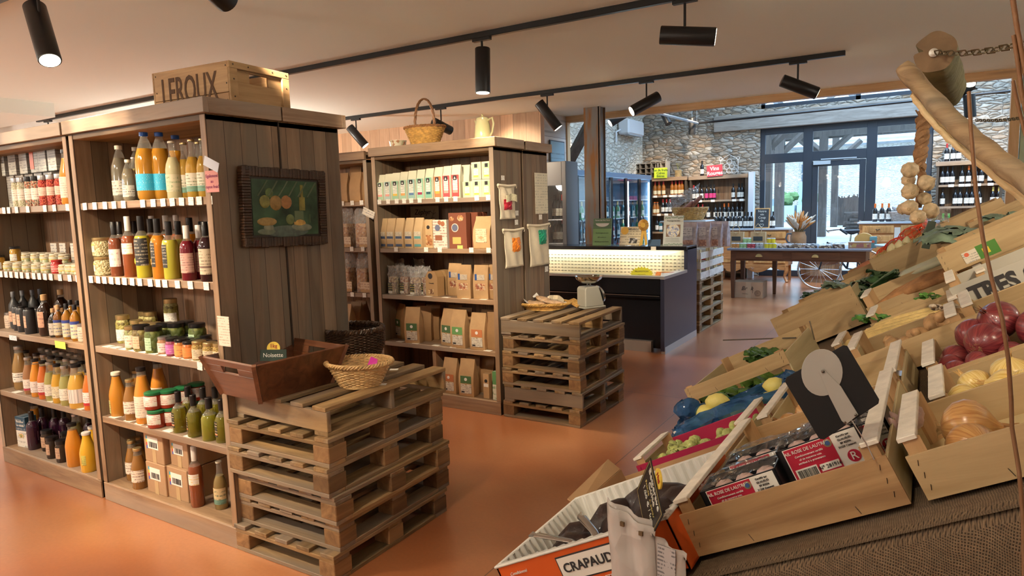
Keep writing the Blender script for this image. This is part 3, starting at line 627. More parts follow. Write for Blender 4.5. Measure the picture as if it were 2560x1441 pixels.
for k in range(6):
 j = (random.uniform(-.012, .016), random.uniform(-.02, .02))
 st = 1 if k == 5 else 0
 pallet((-2.305+j[0], 2.185+j[1], k*PH), R(random.uniform(-1.5, 1.5)), 'wooden half pallet, %s of the nearest stack, by the picture panel' % names1[k], st)
for k in range(6):
 j = (random.uniform(-.01, .01), random.uniform(-.015, .015))
 st = 1 if k in (1, 5) else 0
 pallet((-2.262+j[0], 4.385+j[1], k*PH), R(random.uniform(-1.5, 1.5)), 'wooden half pallet, %s of the stack under the kitchen scale' % names1[k], st)
for k in range(5):
 pallet((-2.52, 8.2, k*PH), 0, 'wooden pallet, %s of the stack right of the black counter' % (['bottom', 'second', 'third', 'fourth', 'topmost'][k]), 0, None, .62, 1.05)
# chilled counter
FX = -2.2; FY0, FY1 = 6.42, 7.52; FL = -4.35
t = thing('chilled_counter', 'long black chilled display counter with glass front, deli inside', 'display counter', (FX, FY0, 0))
L0 = FL-FX
MB().prism([(0, .03), (0, .77), (.76, .77), (.76, 1.02), (FY1-FY0, 1.02), (FY1-FY0, .03)], -.04, 0, axis='x').build('end_panel', flat('counter_end', (.035, .04, .075), .28), t)
MB().box(L0, 0, .60, -.04, .05, .765).box(L0, .12, .03, -.04, .16, .60).box(L0, .02, .56, -.04, .16, .60).build('front_panel', BLACKP, t, bevel=.004)
MB().box(L0, .008, .585, -.05, -.004, .592).build('trim_line', STEEL, t)
MB().box(L0, .06, .0, -.16, .12, .11).build('kick_plate', flat('kick_grey', (.42, .40, .38), .4, .6), t)
MB().box(-.04, 0.02, 0.0, .002, FY1-FY0, .07).box(-.041, -.01, .76, .004, .74, .79).box(L0, -.02, .765, -.04, .05, .79).build('metal_edge', flat('brushed_metal', (.55, .56, .58), .35, .8), t)
MB().box(L0, .05, .60, -.04, .82, .62).build('tray', WHITE, t)
m = MB().box(L0, .80, .62, -.04, .83, 1.0)
m.build('back_wall', flat('cream_enamel', (.78, .74, .62), .4), t)
m = MB()
for r_ in range(7):
 for k in range(46): m.box(L0+.05+k*.045, .797, .70+r_*.038, L0+.075+k*.045, .8, .706+r_*.038)
m.build('vent_slots', flat('slot_dark', (.06, .055, .05), .6), t)
MB().box(L0, .72, 1.0, .0, FY1-FY0, 1.04).build('counter_top', BLACKP, t, bevel=.004)
MB().box(L0, .04, .79, -.045, .046, .80).add([(L0, .045, .79), (-.045, .045, .79), (-.045, .30, .97), (L0, .30, .97)], [(0, 1, 2, 3)]).build('front_glass', CAB_GLASS, t)
MB().box(-.044, .05, .79, -.040, .75, .99).box(-1.16, .05, .63, -1.155, .78, .93).build('side_glass', CAB_GLASS, t)
m = MB()
for k in range(28): m.box(L0+.03+k*.075, .10, .655, L0+.08+k*.075, .76, .665)
m.build('slatted_floor', flat('slat_wood', (.62, .48, .25), .6), t)
lp = bpy.data.lights.new('counter_tube', 'AREA'); lp.shape = 'RECTANGLE'; lp.size = 2; lp.size_y = .03; lp.energy = 3.5; lp.color = (1, .88, .6)
lo = bpy.data.objects.new('counter_tube', lp); col.objects.link(lo); lo.location = (FX+L0/2, FY0+.72, .985); lo.rotation_euler = (R(25), 0, 0)
def C(x, y, z): return (FX+x, FY0+y, z)
def cpx(px, y, z): return (X_at(px, FY0+y, z), FY0+y, z)
meat = speckle('sliced_ham', [(.55, .12, .10), (.75, .35, .30), (.85, .62, .55), (.48, .08, .07)], 28, .35, .3)
for k, (px, y, sx, lab) in enumerate(((1505, .35, .17, 'vacuum pack of sliced cured ham on board in the chilled counter'), (1440, .2, .13, 'pack of sliced sausage at left in the chilled counter'))):
 t = thing('ham_pack', lab, 'meat pack', cpx(px, y, .666))
 MB().blob((0, 0, .03), .1, 14, sq=(sx*10, 1.1, .3), jit=.08).build('ham', meat if k == 0 else flat('yellow_salami', (.72, .55, .12), .4, vary=.3, vscale=30), t, smooth=True)
 MB().grid(lambda u, v: ((u-.5)*sx*2.3, (v-.5)*.3, .045+random.uniform(0, .03)*(1 if 0 < u < 1 else 0)), 14, 8).build('film', crinkle('film_clear'), t)
for k, (px, y, c, lab) in enumerate(((1548, .5, (.55, .33, .08), 'small yellow-labelled jar in the chilled counter behind the ham'), (1565, .55, (.2, .1, .05), 'dark small jar in the chilled counter, middle'))):
 t = thing('jar', lab, 'jar', cpx(px, y, .666)); MB().lathe([(.03, 0), (.034, .005), (.034, .05), (.03, .055)], 16).build('jar_body', flat('jar_c%d' % k, c, .15), t, smooth=40)
 MB().lathe([(.033, .055), (.033, .07)], 16).build('lid', flat('lid_gold', (.6, .45, .2), .3, .8), t)
t = thing('starburst_sign', 'yellow starburst price card in the chilled counter', 'sign', cpx(1604, .42, .76), (R(80), 0, R(20)))
pts = []
for k in range(44):
 a = 2*math.pi*k/44; r_ = 1 if k % 2 else .82; pts.append((.13*r_*math.cos(a), .085*r_*math.sin(a)))
MB().prism(pts, 0, .004, axis='z').build('star_card', flat('neon_yellow', (.85, .85, .02), .5), t)
for k in range(3): text(['PROMOTION', '~~~~~~', '~~~~'][k], .024, INK, t, (0, .03-.03*k, .005), (0, 0, 0))
t = thing('tub', 'white yogurt tub with lid in the chilled counter', 'tub', cpx(1642, .45, .666))
MB().lathe([(.03, 0), (.042, .075)], 18).build('tub_body', flat('tub_white', (.8, .76, .66), .4), t, smooth=30); MB().lathe([(.045, .075), (.045, .085)], 18).build('lid', flat('tub_lid', (.75, .6, .2), .4), t)
for k in range(5):
 t = thing('smoked_fish_pack', '%s orange smoked fish pack at the right end of the chilled counter' % ['lowest', 'second', 'third', 'fourth', 'topmost'][k], 'fish pack', cpx(1652+k*3, .40, .668+k*.02), (R(6*k), 0, R(-10+5*k)))
 MB().box(-.11, -.08, 0, .11, .08, .012).build('fish_slice', flat('salmon_orange', (.80, .25, .05), .3, vary=.3, vscale=25), t, bevel=.004)
 if k > 2: MB().box(-.05, -.06, .0125, .06, .05, .014).build('price_label', PAPER, t)
# signs on the counter top
def card(name, lab, cat, px0, px1, pytop, y, z, mats, lean=8, yaw=0, holder=False):
 xa, xb = X_at(px0, y, z), X_at(px1, y, z); W = xb-xa; H = at((px0+px1)/2, pytop, 'y', y).z-z
 t = thing(name, lab, cat, ((xa+xb)/2, y, z), (R(-lean), 0, R(yaw)))
 MB().box(-W/2, 0, 0.001, W/2, .004, H).build('card', mats, t)
 if holder: MB().box(-W/2-.004, -.003, 0, W/2+.004, -.001, H+.004).build('acrylic_stand', CAB_GLASS, t)
 return t, W, H
YT = FY0+.85; ZT_ = 1.041
GRN_D = flat('sign_green', (.10, .20, .11), .5); GRN_L = flat('sign_lime', (.30, .52, .22), .5)
t, W, H = card('farm_sign', 'green farm sign about cow cheese, left on the counter top', 'sign', 1481, 1527, 546, YT, ZT_, GRN_L, holder=True)
MB().box(-W/2, -.0015, H*.62, W/2, -.0005, H).build('green_header', GRN_D, t)
MB().prism([(W*.36*math.cos(R(180+a*15)), H*.82+H*.13*math.sin(R(180+a*15))) for a in range(13)], -.003, -.0016).build('white_emblem', WHITE, t)
text('Ferme Lait Prés Verts', .021, WHITE, t, (0, -.003, H*.93));
for k, s in enumerate(('Nos fromages de vache', 'BIO, au lait cru', 'fabriqués sur notre ferme')): text(s, .017, INK, t, (0, -.002, H*(.46-.16*k)))
t, W, H = card('certificate', 'cream award certificate with gold seal behind the rosette', 'certificate', 1548, 1600, 566, YT, ZT_, printed('cream_paper', (.80, .74, .55), (.3, .25, .15), None, 14), 14)
MB().lathe([(.045, 0), (.045, .003)], 24).build('gold_seal', flat('seal_gold', (.75, .45, .08), .5), t, loc=(-W*.28, -.001, H*.78), rot=(R(90), 0, 0))
MB().box(-W*.05, -.002, H*.12, W*.35, 0, H*.4).build('photo', speckle('cow_patch', [(.05, .05, .05), (.8, .8, .78), (.3, .3, .3)], 30), t)
text('MÉDAILLE', .03, INK, t, (W*.12, -.002, H*.85))
c = at(1609, 563, 'y', YT-.05); t = thing('award_rosette', 'golden pleated award rosette with hanging ribbons', 'rosette', (c.x, c.y, ZT_))
RZ = c.z-ZT_; GOLD = flat('gold_satin', (.72, .47, .10), .35, sheen=.4, bump=.3, bscale=30)
m = MB(); n = 48; vs_ = []
for ring, (r_, a_) in enumerate(((.012, 0), (.04, .006), (.065, .012))):
 for k in range(n): vs_.append((r_*math.cos(2*math.pi*k/n), (-.01 if ring < 2 else 0)+(a_ if k % 2 else -a_), RZ+r_*math.sin(2*math.pi*k/n)))
m.add(vs_, [(j*n+k, j*n+(k+1) % n, (j+1)*n+(k+1) % n, (j+1)*n+k) for j in (0, 1) for k in range(n)]); m.build('pleats', GOLD, t, thick=.002)
MB().lathe([(.028, 0), (.028, .006)], 24).build('rosette_centre', flat('gold_centre', (.62, .4, .08), .4), t, loc=(0, -.012, RZ), rot=(R(90), 0, 0))
MB().add([(-.02, 0, RZ-.05), (.01, 0, RZ-.05), (-.012, -.01, .01), (-.05, -.01, .0)], [(0, 1, 2, 3)]).add([(0, .002, RZ-.05), (.028, .002, RZ-.05), (.05, -.01, .02), (.018, -.01, .0)], [(0, 1, 2, 3)]).build('ribbon_tail', GOLD, t, thick=.002)
t, W, H = card('blue_leaflet', 'small blue leaflets fallen beside the rosette', 'leaflet', 1620, 1650, 595, YT-.03, ZT_, flat('leaflet_blue', (.07, .13, .22), .4), 40, 15)
t, W, H = card('cheese_poster', 'white framed poster of a decorated cheese, right on the counter', 'sign', 1657, 1706, 539, YT, ZT_, flat('poster_white', (.82, .84, .84), .4), holder=True)
MB().lathe([(W*.33, 0), (W*.33, .002)], 30).build('cheese_picture', speckle('cheese_top', [(.75, .72, .6), (.55, .6, .7), (.8, .78, .7), (.25, .3, .5)], 60), t, loc=(0, -.001, H*.5), rot=(R(90), 0, 0))
MB().box(-W*.36, -.0008, H*.30, W*.36, -.0002, H*.70).build('brown_panel', flat('brown_panel', (.35, .22, .16), .5), t)
m = MB()
for k in range(16): m.blob((-W/2+.015+k*W/16, -.002, H*.94+random.uniform(-.008, .008)), .009, 6, sq=(1, .1, 1))
for k in range(16): m.blob((-W/2+.015+k*W/16, -.002, H*.05+random.uniform(-.006, .006)), .008, 6, sq=(1, .1, 1))
m.build('leaf_border', flat('leaf_grey', (.35, .45, .38), .6), t)
text('Fromage fermier', .022, INK, t, (0, -.002, H*.83))
for k in range(4): MB().box(-W*.38, -.0015, H*(.24-.035*k), W*(.3+.02*k), -.0005, H*(.248-.035*k)).build('text_line', flat('print_grey', (.3, .3, .3), .6), t)
p = at(1633, 618, 'y', FY0+.71); MB().box(-.03, 0, -.02, .03, .002, .02).build('price_tag', PAPER, loc=(p.x, FY0+.716, 1.02)); tag(bpy.context.scene.objects['price_tag'] if False else col.objects[-1], 'single white tag on the edge of the black counter top', 'price tag')
# upright fridges
t = thing('glass_door_fridge', 'grey upright glass-door fridge right behind the poster panel', 'fridge', (-4.15, 7.54, 0)); GREY = flat('fridge_grey', (.17, .17, .18), .4)
FH = 2.07; fw_ = .31
MB().box(0, 0, 0, .03, .34, FH).box(fw_-.06, 0, 0, fw_, .34, FH).box(.03, .003, FH-.30, fw_-.06, .337, FH-.002).box(.03, .003, 0.002, fw_-.06, .337, .5).box(.03, .31, .5, fw_-.06, .33, FH-.3).build('cabinet', GREY, t, bevel=.005)
MB().box(.03, -.006, .5, fw_-.06, 0, FH-.3).build('glass_door', CAB_GLASS, t)
for z in (.75, 1.05, 1.35): MB().box(.03, .02, z-.01, fw_-.06, .3, z).build('wire_shelf', STEEL, t)
t = thing('bottle_cooler', 'tall blue-lit bottle cooler with three glass doors along limewashed wall', 'fridge', (-4.62, 9.35, 0)); CL = 3.4; BLU = flat('cooler_blue', (.12, .19, .28), .35)
MB().box(-.68, 0, 0, 0, .05, 2.07).box(-.68, CL-.05, 0, 0, CL, 2.07).box(-.678, .05, 1.98, -.002, CL-.05, 2.068).box(-.678, .05, 0.002, -.002, CL-.05, .3).box(-.678, .05, .3, -.64, CL-.05, 1.98).build('cabinet', BLU, t, bevel=.005)
for k in range(5):
 y = .05+k*(CL-.1)/5
 d_ = MB().box(0, y, .3, .03, y+.05, 1.98).box(0, y+(CL-.1)/5-.05, .3, .03, y+(CL-.1)/5, 1.98).build('door_frame', BLACKP, t)
 MB().box(.01, y+.05, .32, .014, y+(CL-.1)/5-.05, 1.96).build('door_glass', CAB_GLASS, d_)
 MB().tube([(.04, y+.1, .9), (.06, y+.1, .95), (.06, y+.1, 1.25), (.04, y+.1, 1.3)], .012, 8).build('door_handle', METAL_T, d_)
for z in (.62, .95, 1.28, 1.6): MB().box(-.62, .05, z-.012, -.04, CL-.05, z).build('wire_shelf', flat('shelf_white', (.6, .66, .7), .4), t)
TUBE = flat('cooler_tube', (.55, .8, 1), .3, emit=26)
for y in (.09, 1.15, 2.25, CL-.09): MB().tube([(-.03, y, .35), (-.03, y, 1.93)], .012, 8).build('light_tube', TUBE, t)
# bottles and jars
PROF = {
 'wine': [(.0, 0), (.93, 0), (1, .02), (1, .58), (.9, .66), (.42, .76), (.36, .80), (.36, .98)],
 'soda': [(.0, 0), (.8, 0), (.97, .04), (1, .10), (1, .52), (.93, .64), (.5, .84), (.33, .90), (.33, .96)],
 'juice': [(0, 0), (.92, 0), (1, .03), (1, .48), (.9, .58), (.62, .76), (.5, .86), (.48, .95)],
 'beer': [(0, 0), (.93, 0), (1, .02), (1, .50), (.86, .60), (.46, .74), (.40, .80), (.36, .975)],
 'oil': [(0, 0), (.95, 0), (1, .02), (.97, .52), (.72, .62), (.34, .70), (.3, .98)],
 'jar': [(0, 0), (.92, 0), (1, .05), (1, .72), (.9, .80), (.86, .84), (.86, .98)],
 'orcio': [(0, 0), (.6, 0), (.9, .15), (1, .40), (.92, .60), (.72, .72), (.72, .88)],
 'tin': [(0, 0), (.98, 0), (1, .02), (1, .86), (.9, .92), (.85, .94)],
 'round': [(0, 0), (.85, 0), (1, .06), (1, .55), (.92, .66), (.5, .76), (.34, .82), (.34, .96)]}
CAPZ = {'wine': (.76, 1, .42), 'soda': (.93, 1, .40), 'juice': (.93, 1, .56), 'beer': (.965, 1, .45), 'oil': (.74, 1, .40), 'jar': (.84, 1, .95), 'orcio': (.88, 1, .8), 'tin': (.90, 1, .6), 'round': (.86, 1, .40)}
CLR = glassy('bottle_glass_clear', (.93, .94, .92), 1.5, .04, .10, (.8, .8, .75))
def liquid(name, c, tr=.25, rough=.08): return flat('liq_'+name, c, rough, trans=tr, coat=.5)
KINDS = {}
def kind(key, name, H, Rr, prof, body, cap, label=None, lz=(.1, .45), fill=None, arc=(-165, 0), extra=None, second=None):
 KINDS[key] = dict(name=name, H=H, R=Rr, prof=prof, body=body, cap=cap, label=label, lz=lz, fill=fill, arc=arc, extra=extra, second=second, proto=None)
def make(key, loc, rot, lab, grp=None, cat=None):
 K = KINDS[key]
 if K['proto'] is not None: return dup(K['proto'], loc, rot, lab, grp or 'x') if grp else dup(K['proto'], loc, rot, lab)
 H, Rr = K['H'], K['R']; t = thing(K['name'], lab, cat or K['name'].split('_')[-1], loc, rot, None)
 pr_ = [(r*Rr, z*H) for r, z in PROF[K['prof']]]; mats = [K['body'], CLR]; mis = None
 if K['fill']:
  out = []; f = K['fill']*H
  for (r0, z0), (r1, z1_) in zip(pr_, pr_[1:]):
   out.append((r0, z0))
   if z0 < f < z1_: k = (f-z0)/(z1_-z0); out.append((r0+(r1-r0)*k, f))
  out.append(pr_[-1]); pr_ = out; mis = [0 if (a[1]+b[1])/2 < f else 1 for a, b in zip(pr_, pr_[1:])]
 m = MB().lathe(pr_, 20, mis=mis, cap=False)
 if K['fill']:
  rr = [r for r, z in pr_ if abs(z-f) < 1e-6];
  if rr: m.lathe([(0, f), (rr[0]*.97, f)], 20, 0, cap=False)
 m.build({'jar': 'jar_body', 'tin': 'canister_body'}.get(K['prof'], 'bottle_body'), mats, t, smooth=35)
 a, b, cr = CAPZ[K['prof']]; cr *= Rr
 if K['cap']:
  MB().lathe([(cr*.98, a*H), (cr, a*H+.002), (cr, b*H-.002), (cr*.9, b*H), (0, b*H)], 18, cap=False).build('lid' if K['prof'] in ('jar', 'orcio') else 'cap', K['cap'], t, smooth=35)
 def lab_(lz, mat, nm, arc):
  zs_ = [lz[0]*H]+[z for r, z in pr_ if lz[0]*H < z < lz[1]*H]+[lz[1]*H]
  def rad(z):
   for (r0, z0), (r1, z1_) in zip(pr_, pr_[1:]):
    if z0 <= z <= z1_ and z1_ > z0: return r0+(r1-r0)*(z-z0)/(z1_-z0)
   return Rr
  MB().lathe([(rad(z)+.0008, z) for z in zs_], 14, a0=arc[0], a1=arc[1], cap=False).build(nm, mat, t, smooth=60)
 if K['label']: lab_(K['lz'], K['label'], 'label', K['arc'])
 if K['second']: lab_(K['second'][0], K['second'][1], K['second'][2] if len(K['second']) > 2 else 'label', K['arc'])
 if K['extra']: K['extra'](t, H, Rr)
 K['proto'] = t
 return t
capW = flat('cap_cream', (.72, .68, .55), .4); capK = flat('cap_black', (.012, .011, .012), .3); capB = flat('cap_blue', (.02, .12, .55), .35)
capG = flat('cap_gold', (.55, .42, .2), .3, .8); capS = flat('cap_silver', (.5, .5, .5), .3, .9); capO = flat('cap_cork', (.55, .36, .18), .7); capR = flat('cap_red', (.4, .03, .03), .4)
capGr = flat('lid_green', (.02, .16, .06), .35); capOr = flat('cap_orange', (.65, .14, .02), .4); capWh = flat('cap_white', (.72, .7, .66), .4)
P = printed
lW = P('label_white', (.78, .75, .68), (.15, .13, .12), None, 20)
lY = P('label_cream', (.70, .62, .45), (.2, .15, .1), None, 20)
lBk = P('label_black', (.02, .02, .02), (.4, .35, .25), None, 16)
kind('clear_soda', 'lemonade_bottle', .285, .042, 'soda', liquid('pale', (.42, .38, .28), .6), capW, P('l_sch', (.6, .58, .5), (.1, .1, .1), None, 10), (.12, .38), .78)
kind('clear_small', 'lemonade_bottle', .20, .032, 'soda', liquid('pale', (.42, .38, .28), .6), capW, P('l_sch', (.6, .58, .5), (.1, .1, .1), None, 10), (.10, .38), .78)
kind('pale_lemon', 'lemonade_bottle', .215, .032, 'beer', liquid('lemon', (.66, .60, .22), .3), capS, None, fill=.74)
kind('orange_soda', 'soda_bottle', .325, .048, 'soda', liquid('orange', (.76, .36, .03), .5), capB, P('l_blue', (.03, .45, .70), (.6, .8, .85), None, 22, dens=.4), (.14, .38), .75)
kind('limonade', 'lemonade_bottle', .26, .034, 'beer', liquid('whitelemon', (.74, .70, .42), .25), capW, P('l_flower', (.62, .58, .40), (.1, .25, .08), None, 8, dens=.5), (.12, .42), .72)
kind('ginger', 'lemonade_bottle', .255, .033, 'beer', liquid('amberl', (.72, .44, .06), .5), capG, P('l_green', (.66, .62, .5), (.15, .2, .1), (.15, .32, .24), 12, b1=.3), (.10, .42), .70)
kind('straw_jar', 'herb_jar', .098, .048, 'jar', speckle('hay_herbs', [(.42, .36, .18), (.6, .55, .34), (.3, .24, .1), (.5, .42, .22)], 120), capG, P('l_yel', (.75, .73, .6), (.2, .2, .2), (.8, .7, .1), 10, b0=.8, b1=1), (.25, .65), arc=(-150, -80))
kind('pink_syrup', 'syrup_bottle', .275, .030, 'wine', liquid('blush', (.30, .09, .04), .4), capK, P('l_leaf', (.82, .78, .68), (.5, .05, .08), None, 6, dens=.45), (.18, .50), .70)
kind('rose_syrup', 'syrup_bottle', .30, .033, 'wine', liquid('rosy', (.38, .10, .03), .4), capWh, P('l_sun', (.8, .76, .7), (.75, .5, .1), None, 8), (.38, .56), .68)
def lemon_fx(t, H, r): MB().blob((0, 0, .27*H), .013, 10, sq=(.3, 1, 1.2)).build('lemon_picture', flat('lemon_pic', (.72, .68, .05), .5), t, smooth=True, loc=(-r*.6, -r*.82, 0), rot=(0, 0, R(55)))
def orange_fx(t, H, r): MB().blob((0, 0, .3*H), .011, 10, sq=(.3, 1, 1)).blob((0, .016, .26*H), .010, 10, sq=(.3, 1, 1)).build('fruit_picture', flat('fruit_pic', (.75, .30, .05), .5), t, smooth=True, loc=(-r*.5, -r*.88, 0), rot=(0, 0, R(55)))
kind('black_lemon', 'syrup_bottle', .30, .036, 'wine', liquid('citron', (.66, .62, .05), .35), capK, lBk, (.20, .64), .68, extra=lemon_fx)
kind('black_orange', 'syrup_bottle', .285, .036, 'wine', liquid('abricot', (.74, .27, .02), .35), capK, lBk, (.20, .60), .72, arc=(-190, -70), extra=orange_fx)
kind('black_elder', 'syrup_bottle', .27, .035, 'wine', liquid('sureau', (.72, .70, .08), .4), capK, lBk, (.20, .60), .68, arc=(-200, -70))
kind('red_juice', 'juice_bottle', .25, .033, 'wine', liquid('grape', (.18, .008, .02), .25), capWh, P('l_rose', (.60, .36, .30), (.25, .1, .1), None, 16), (.14, .50), .72)
kind('dark_juice', 'juice_bottle', .265, .033, 'wine', liquid('darkgrape', (.03, .008, .012), .1), capK, P('l_kraft', (.60, .52, .38), (.2, .15, .1), (.2, .12, .1), 16, b0=.25, b1=.33), (.12, .55), .74)
def jarkind(key, c, cap, lab=None, H=.085, r=.033, lz=(.12, .66), speck=None, name='jar', arc=(-165, 0)): kind(key, name, H, r, 'jar', speck or liquid(key, c, .1, .12), cap, lab, lz, arc=arc)
jarkind('olive_jar', 0, capG, lW, .15, .036, (.1, .5), speckle('olives', [(.25, .22, .05), (.33, .3, .08), (.16, .13, .04), (.4, .36, .14)], 55))
jarkind('bean_jar', 0, capG, P('l_red', (.70, .62, .5), (.5, .1, .05), None, 8), .12, .034, (.1, .62), speckle('beans', [(.2, .22, .08), (.32, .3, .12), (.12, .1, .04)], 60))
jarkind('gherkin_jar', 0, capK, P('l_gherk', (.45, .62, .42), (.15, .3, .15), None, 10), .13, .042, (.12, .6), speckle('gherkins', [(.08, .11, .02), (.14, .16, .03), (.05, .07, .01)], 45), arc=(-130, -60))
jarkind('lentil_jar', 0, capK, P('l_lent', (.66, .45, .3), (.3, .2, .1), None, 10), .13, .042, (.12, .6), speckle('lentils', [(.14, .10, .03), (.22, .18, .05), (.10, .08, .03)], 50), arc=(-130, -60))
jarkind('pink_jar', (.3, .05, .1), capK, P('l_pink', (.50, .12, .42), (.6, .4, .5), None, 8), .085, .03)
jarkind('orange_jar', (.5, .14, .02), capK, P('l_org', (.75, .24, .06), (.5, .3, .1), None, 8), .082, .031)
jarkind('peach_jar', (.5, .2, .05), capK, P('l_pch', (.75, .35, .1), (.4, .2, .1), None, 8), .085, .03)
jarkind('white_tartin', (.4, .2, .1), capS, P('l_wt', (.72, .66, .58), (.4, .1, .1), None, 8), .085, .029)
jarkind('mustard_jar', 0, capG, P('l_mus', (.62, .52, .36), (.2, .15, .1), None, 10), .09, .033, (.1, .6), speckle('seeds', [(.38, .25, .06), (.5, .34, .1), (.25, .16, .05)], 200))
jarkind('dark_jar', (.03, .015, .01), capK, None, .07, .03)
jarkind('small_glass', 0, capW, P('l_mix', (.55, .52, .42), (.2, .3, .2), (.6, .5, .1), 8, b1=.3), .05, .031, (.3, .68), speckle('chutney', [(.5, .4, .2), (.35, .4, .25), (.55, .2, .1), (.7, .68, .55)], 60))
jarkind('red_glass', (.45, .02, .02), capR, P('l_rg', (.6, .1, .1), (.8, .7, .6), None, 6), .075, .028)
jarkind('honey_glass', (.5, .28, .03), capK, lW, .09, .029, (.05, .5))
jarkind('spice_red', 0, capS, P('l_sp', (.72, .52, .42), (.4, .2, .15), None, 10), .165, .028, (.32, .60), speckle('red_pepper', [(.45, .05, .03), (.3, .02, .02), (.55, .12, .06)], 160), 'spice_jar')
jarkind('spice_mix', 0, capK, P('l_sp2', (.76, .70, .62), (.4, .3, .25), None, 10), .165, .028, (.22, .60), speckle('mixed_pepper', [(.45, .12, .06), (.6, .5, .35), (.15, .1, .08), (.35, .3, .2)], 160), 'spice_jar')
jarkind('spice_pale', 0, capS, P('l_sp3', (.80, .74, .64), (.4, .3, .25), None, 10), .165, .028, (.22, .60), speckle('pale_salt', [(.6, .55, .4), (.7, .65, .5), (.45, .45, .25)], 160), 'spice_jar')
kind('soup_orange', 'soup_bottle', .235, .042, 'juice', liquid('soupo', (.52, .22, .02), .08), capW, P('l_soup', (.45, .42, .15), (.1, .15, .05), None, 12), (.08, .38), .9, arc=(-160, -95))
kind('soup_tall', 'soup_bottle', .29, .042, 'juice', liquid('soupt', (.66, .26, .03), .08), capK, P('l_st', (.75, .64, .52), (.4, .3, .25), None, 18), (.12, .50), .84)
kind('soup_brown', 'soup_bottle', .215, .038, 'juice', liquid('soupb', (.30, .14, .03), .15), capG, P('l_ring', (.72, .66, .56), (.2, .08, .06), None, 9), (.18, .48), .82)
jarkind('tomato_jar', (.30, .03, .01), capGr, P('l_tom', (.70, .66, .58), (.5, .1, .08), None, 12), .088, .044, (.22, .78))
kind('oil_bottle', 'oil_bottle', .20, .036, 'oil', liquid('oliveoil', (.30, .27, .015), .6), capK, P('l_oil', (.02, .018, .012), (.6, .5, .3), (.6, .2, .08), 12, b0=.12, b1=.24), (.14, .50), .6, arc=(-175, -85))
kind('oil_bottle_lemon', 'oil_bottle', .20, .040, 'oil', liquid('lemonoil', (.42, .42, .02), .6), capK, None, fill=.6)
kind('soup_leek', 'soup_bottle', .27, .044, 'juice', liquid('leek', (.28, .17, .06), .08), capS, P('l_leekw', (.74, .70, .64), (.06, .06, .05), None, 8, dens=.6), (.18, .40), .84)
kind('soup_beige', 'soup_bottle', .225, .036, 'juice', liquid('beige', (.32, .16, .07), .08), capS, P('l_bg', (.74, .70, .64), (.3, .2, .2), (.4, .02, .06), 14, b1=.18), (.12, .42), .8)
kind('soup_carrot', 'soup_bottle', .225, .036, 'juice', liquid('carrot', (.68, .27, .02), .08), capK, P('l_ca', (.74, .70, .66), (.3, .2, .2), None, 14), (.12, .42), .86)
kind('soup_red', 'soup_bottle', .225, .036, 'juice', liquid('tomato', (.62, .15, .02), .08), capK, P('l_to', (.72, .66, .62), (.4, .05, .05), (.45, .02, .02), 12, b1=.2), (.12, .45), .86)
kind('soup_green', 'soup_bottle', .225, .036, 'juice', liquid('greenish', (.34, .32, .10), .08), capS, P('l_gr', (.72, .70, .62), (.2, .2, .2), None, 14), (.14, .44), .74)
kind('soup_yellow', 'soup_bottle', .225, .036, 'juice', liquid('pumpk', (.60, .34, .03), .08), capK, P('l_ye', (.72, .64, .45), (.1, .1, .1), None, 14), (.14, .44), .74)
kind('soup_big', 'soup_bottle', .245, .048, 'juice', liquid('bigp', (.58, .34, .05), .08), capK, P('l_bigp', (.70, .64, .60), (.2, .2, .2), (.75, .30, .12), 14, z='X', b0=.0, b1=.3), (.13, .45), .76)
kind('tin_grey', 'oil_canister', .23, .030, 'round', flat('tin_slate', (.05, .055, .06), .35), flat('tin_cap', (.15, .16, .18), .4), P('l_circ', (.55, .36, .25), (.2, .1, .1), None, 8), (.20, .48), arc=(-135, -60))
kind('tin_black', 'tea_canister', .155, .034, 'tin', flat('tin_black', (.02, .02, .022), .4), capK, P('l_circ2', (.58, .38, .26), (.2, .1, .1), None, 8), (.25, .70), arc=(-130, -60))
kind('vinegar_big', 'vinegar_bottle', .24, .040, 'round', liquid('vin', (.025, .012, .008), .1), capO, P('l_circ3', (.62, .36, .24), (.25, .1, .1), None, 8), (.22, .60), .8, arc=(-140, -50))
kind('rum_bottle', 'liqueur_bottle', .185, .027, 'round', liquid('amberd', (.30, .12, .015), .4), capO, P('l_rum', (.62, .55, .38), (.05, .08, .25), (.03, .05, .25), 10, b0=.82, b1=1), (.08, .55), .8)
kind('amber_liqueur', 'liqueur_bottle', .20, .028, 'round', liquid('ambliq', (.55, .24, .02), .5), capK, P('l_rum', (.62, .55, .38), (.05, .08, .25), (.03, .05, .25), 10, b0=.82, b1=1), (.08, .55), .82)
kind('dark_liqueur', 'liqueur_bottle', .165, .026, 'round', liquid('darkliq', (.02, .015, .012), .1), capO, P('l_dl', (.6, .55, .48), (.1, .1, .1), None, 8), (.08, .5), .8)
jarkind('printed_glass', (.5, .42, .3), capS, P('l_pg', (.55, .45, .35), (.2, .15, .15), None, 12), .10, .030, (.05, .85))
kind('purple_juice', 'juice_bottle', .24, .034, 'wine', liquid('purple', (.04, .01, .03), .15), capK, P('l_pp', (.55, .35, .40), (.3, .1, .2), None, 12), (.12, .42), .74, arc=(-165, -80))
kind('tea_tin', 'relish_jar', .13, .034, 'jar', flat('dark_relish', (.035, .02, .012), .2), capK, P('l_rel', (.50, .33, .22), (.2, .12, .1), None, 8), (.2, .7), arc=(-120, -45))
kind('yellow_juice', 'juice_bottle', .225, .043, 'juice', liquid('yelj', (.72, .40, .02), .08), capWh, P('l_yj', (.55, .5, .1), (.1, .1, .1), None, 10), (.2, .45), .93, arc=(-70, -35))
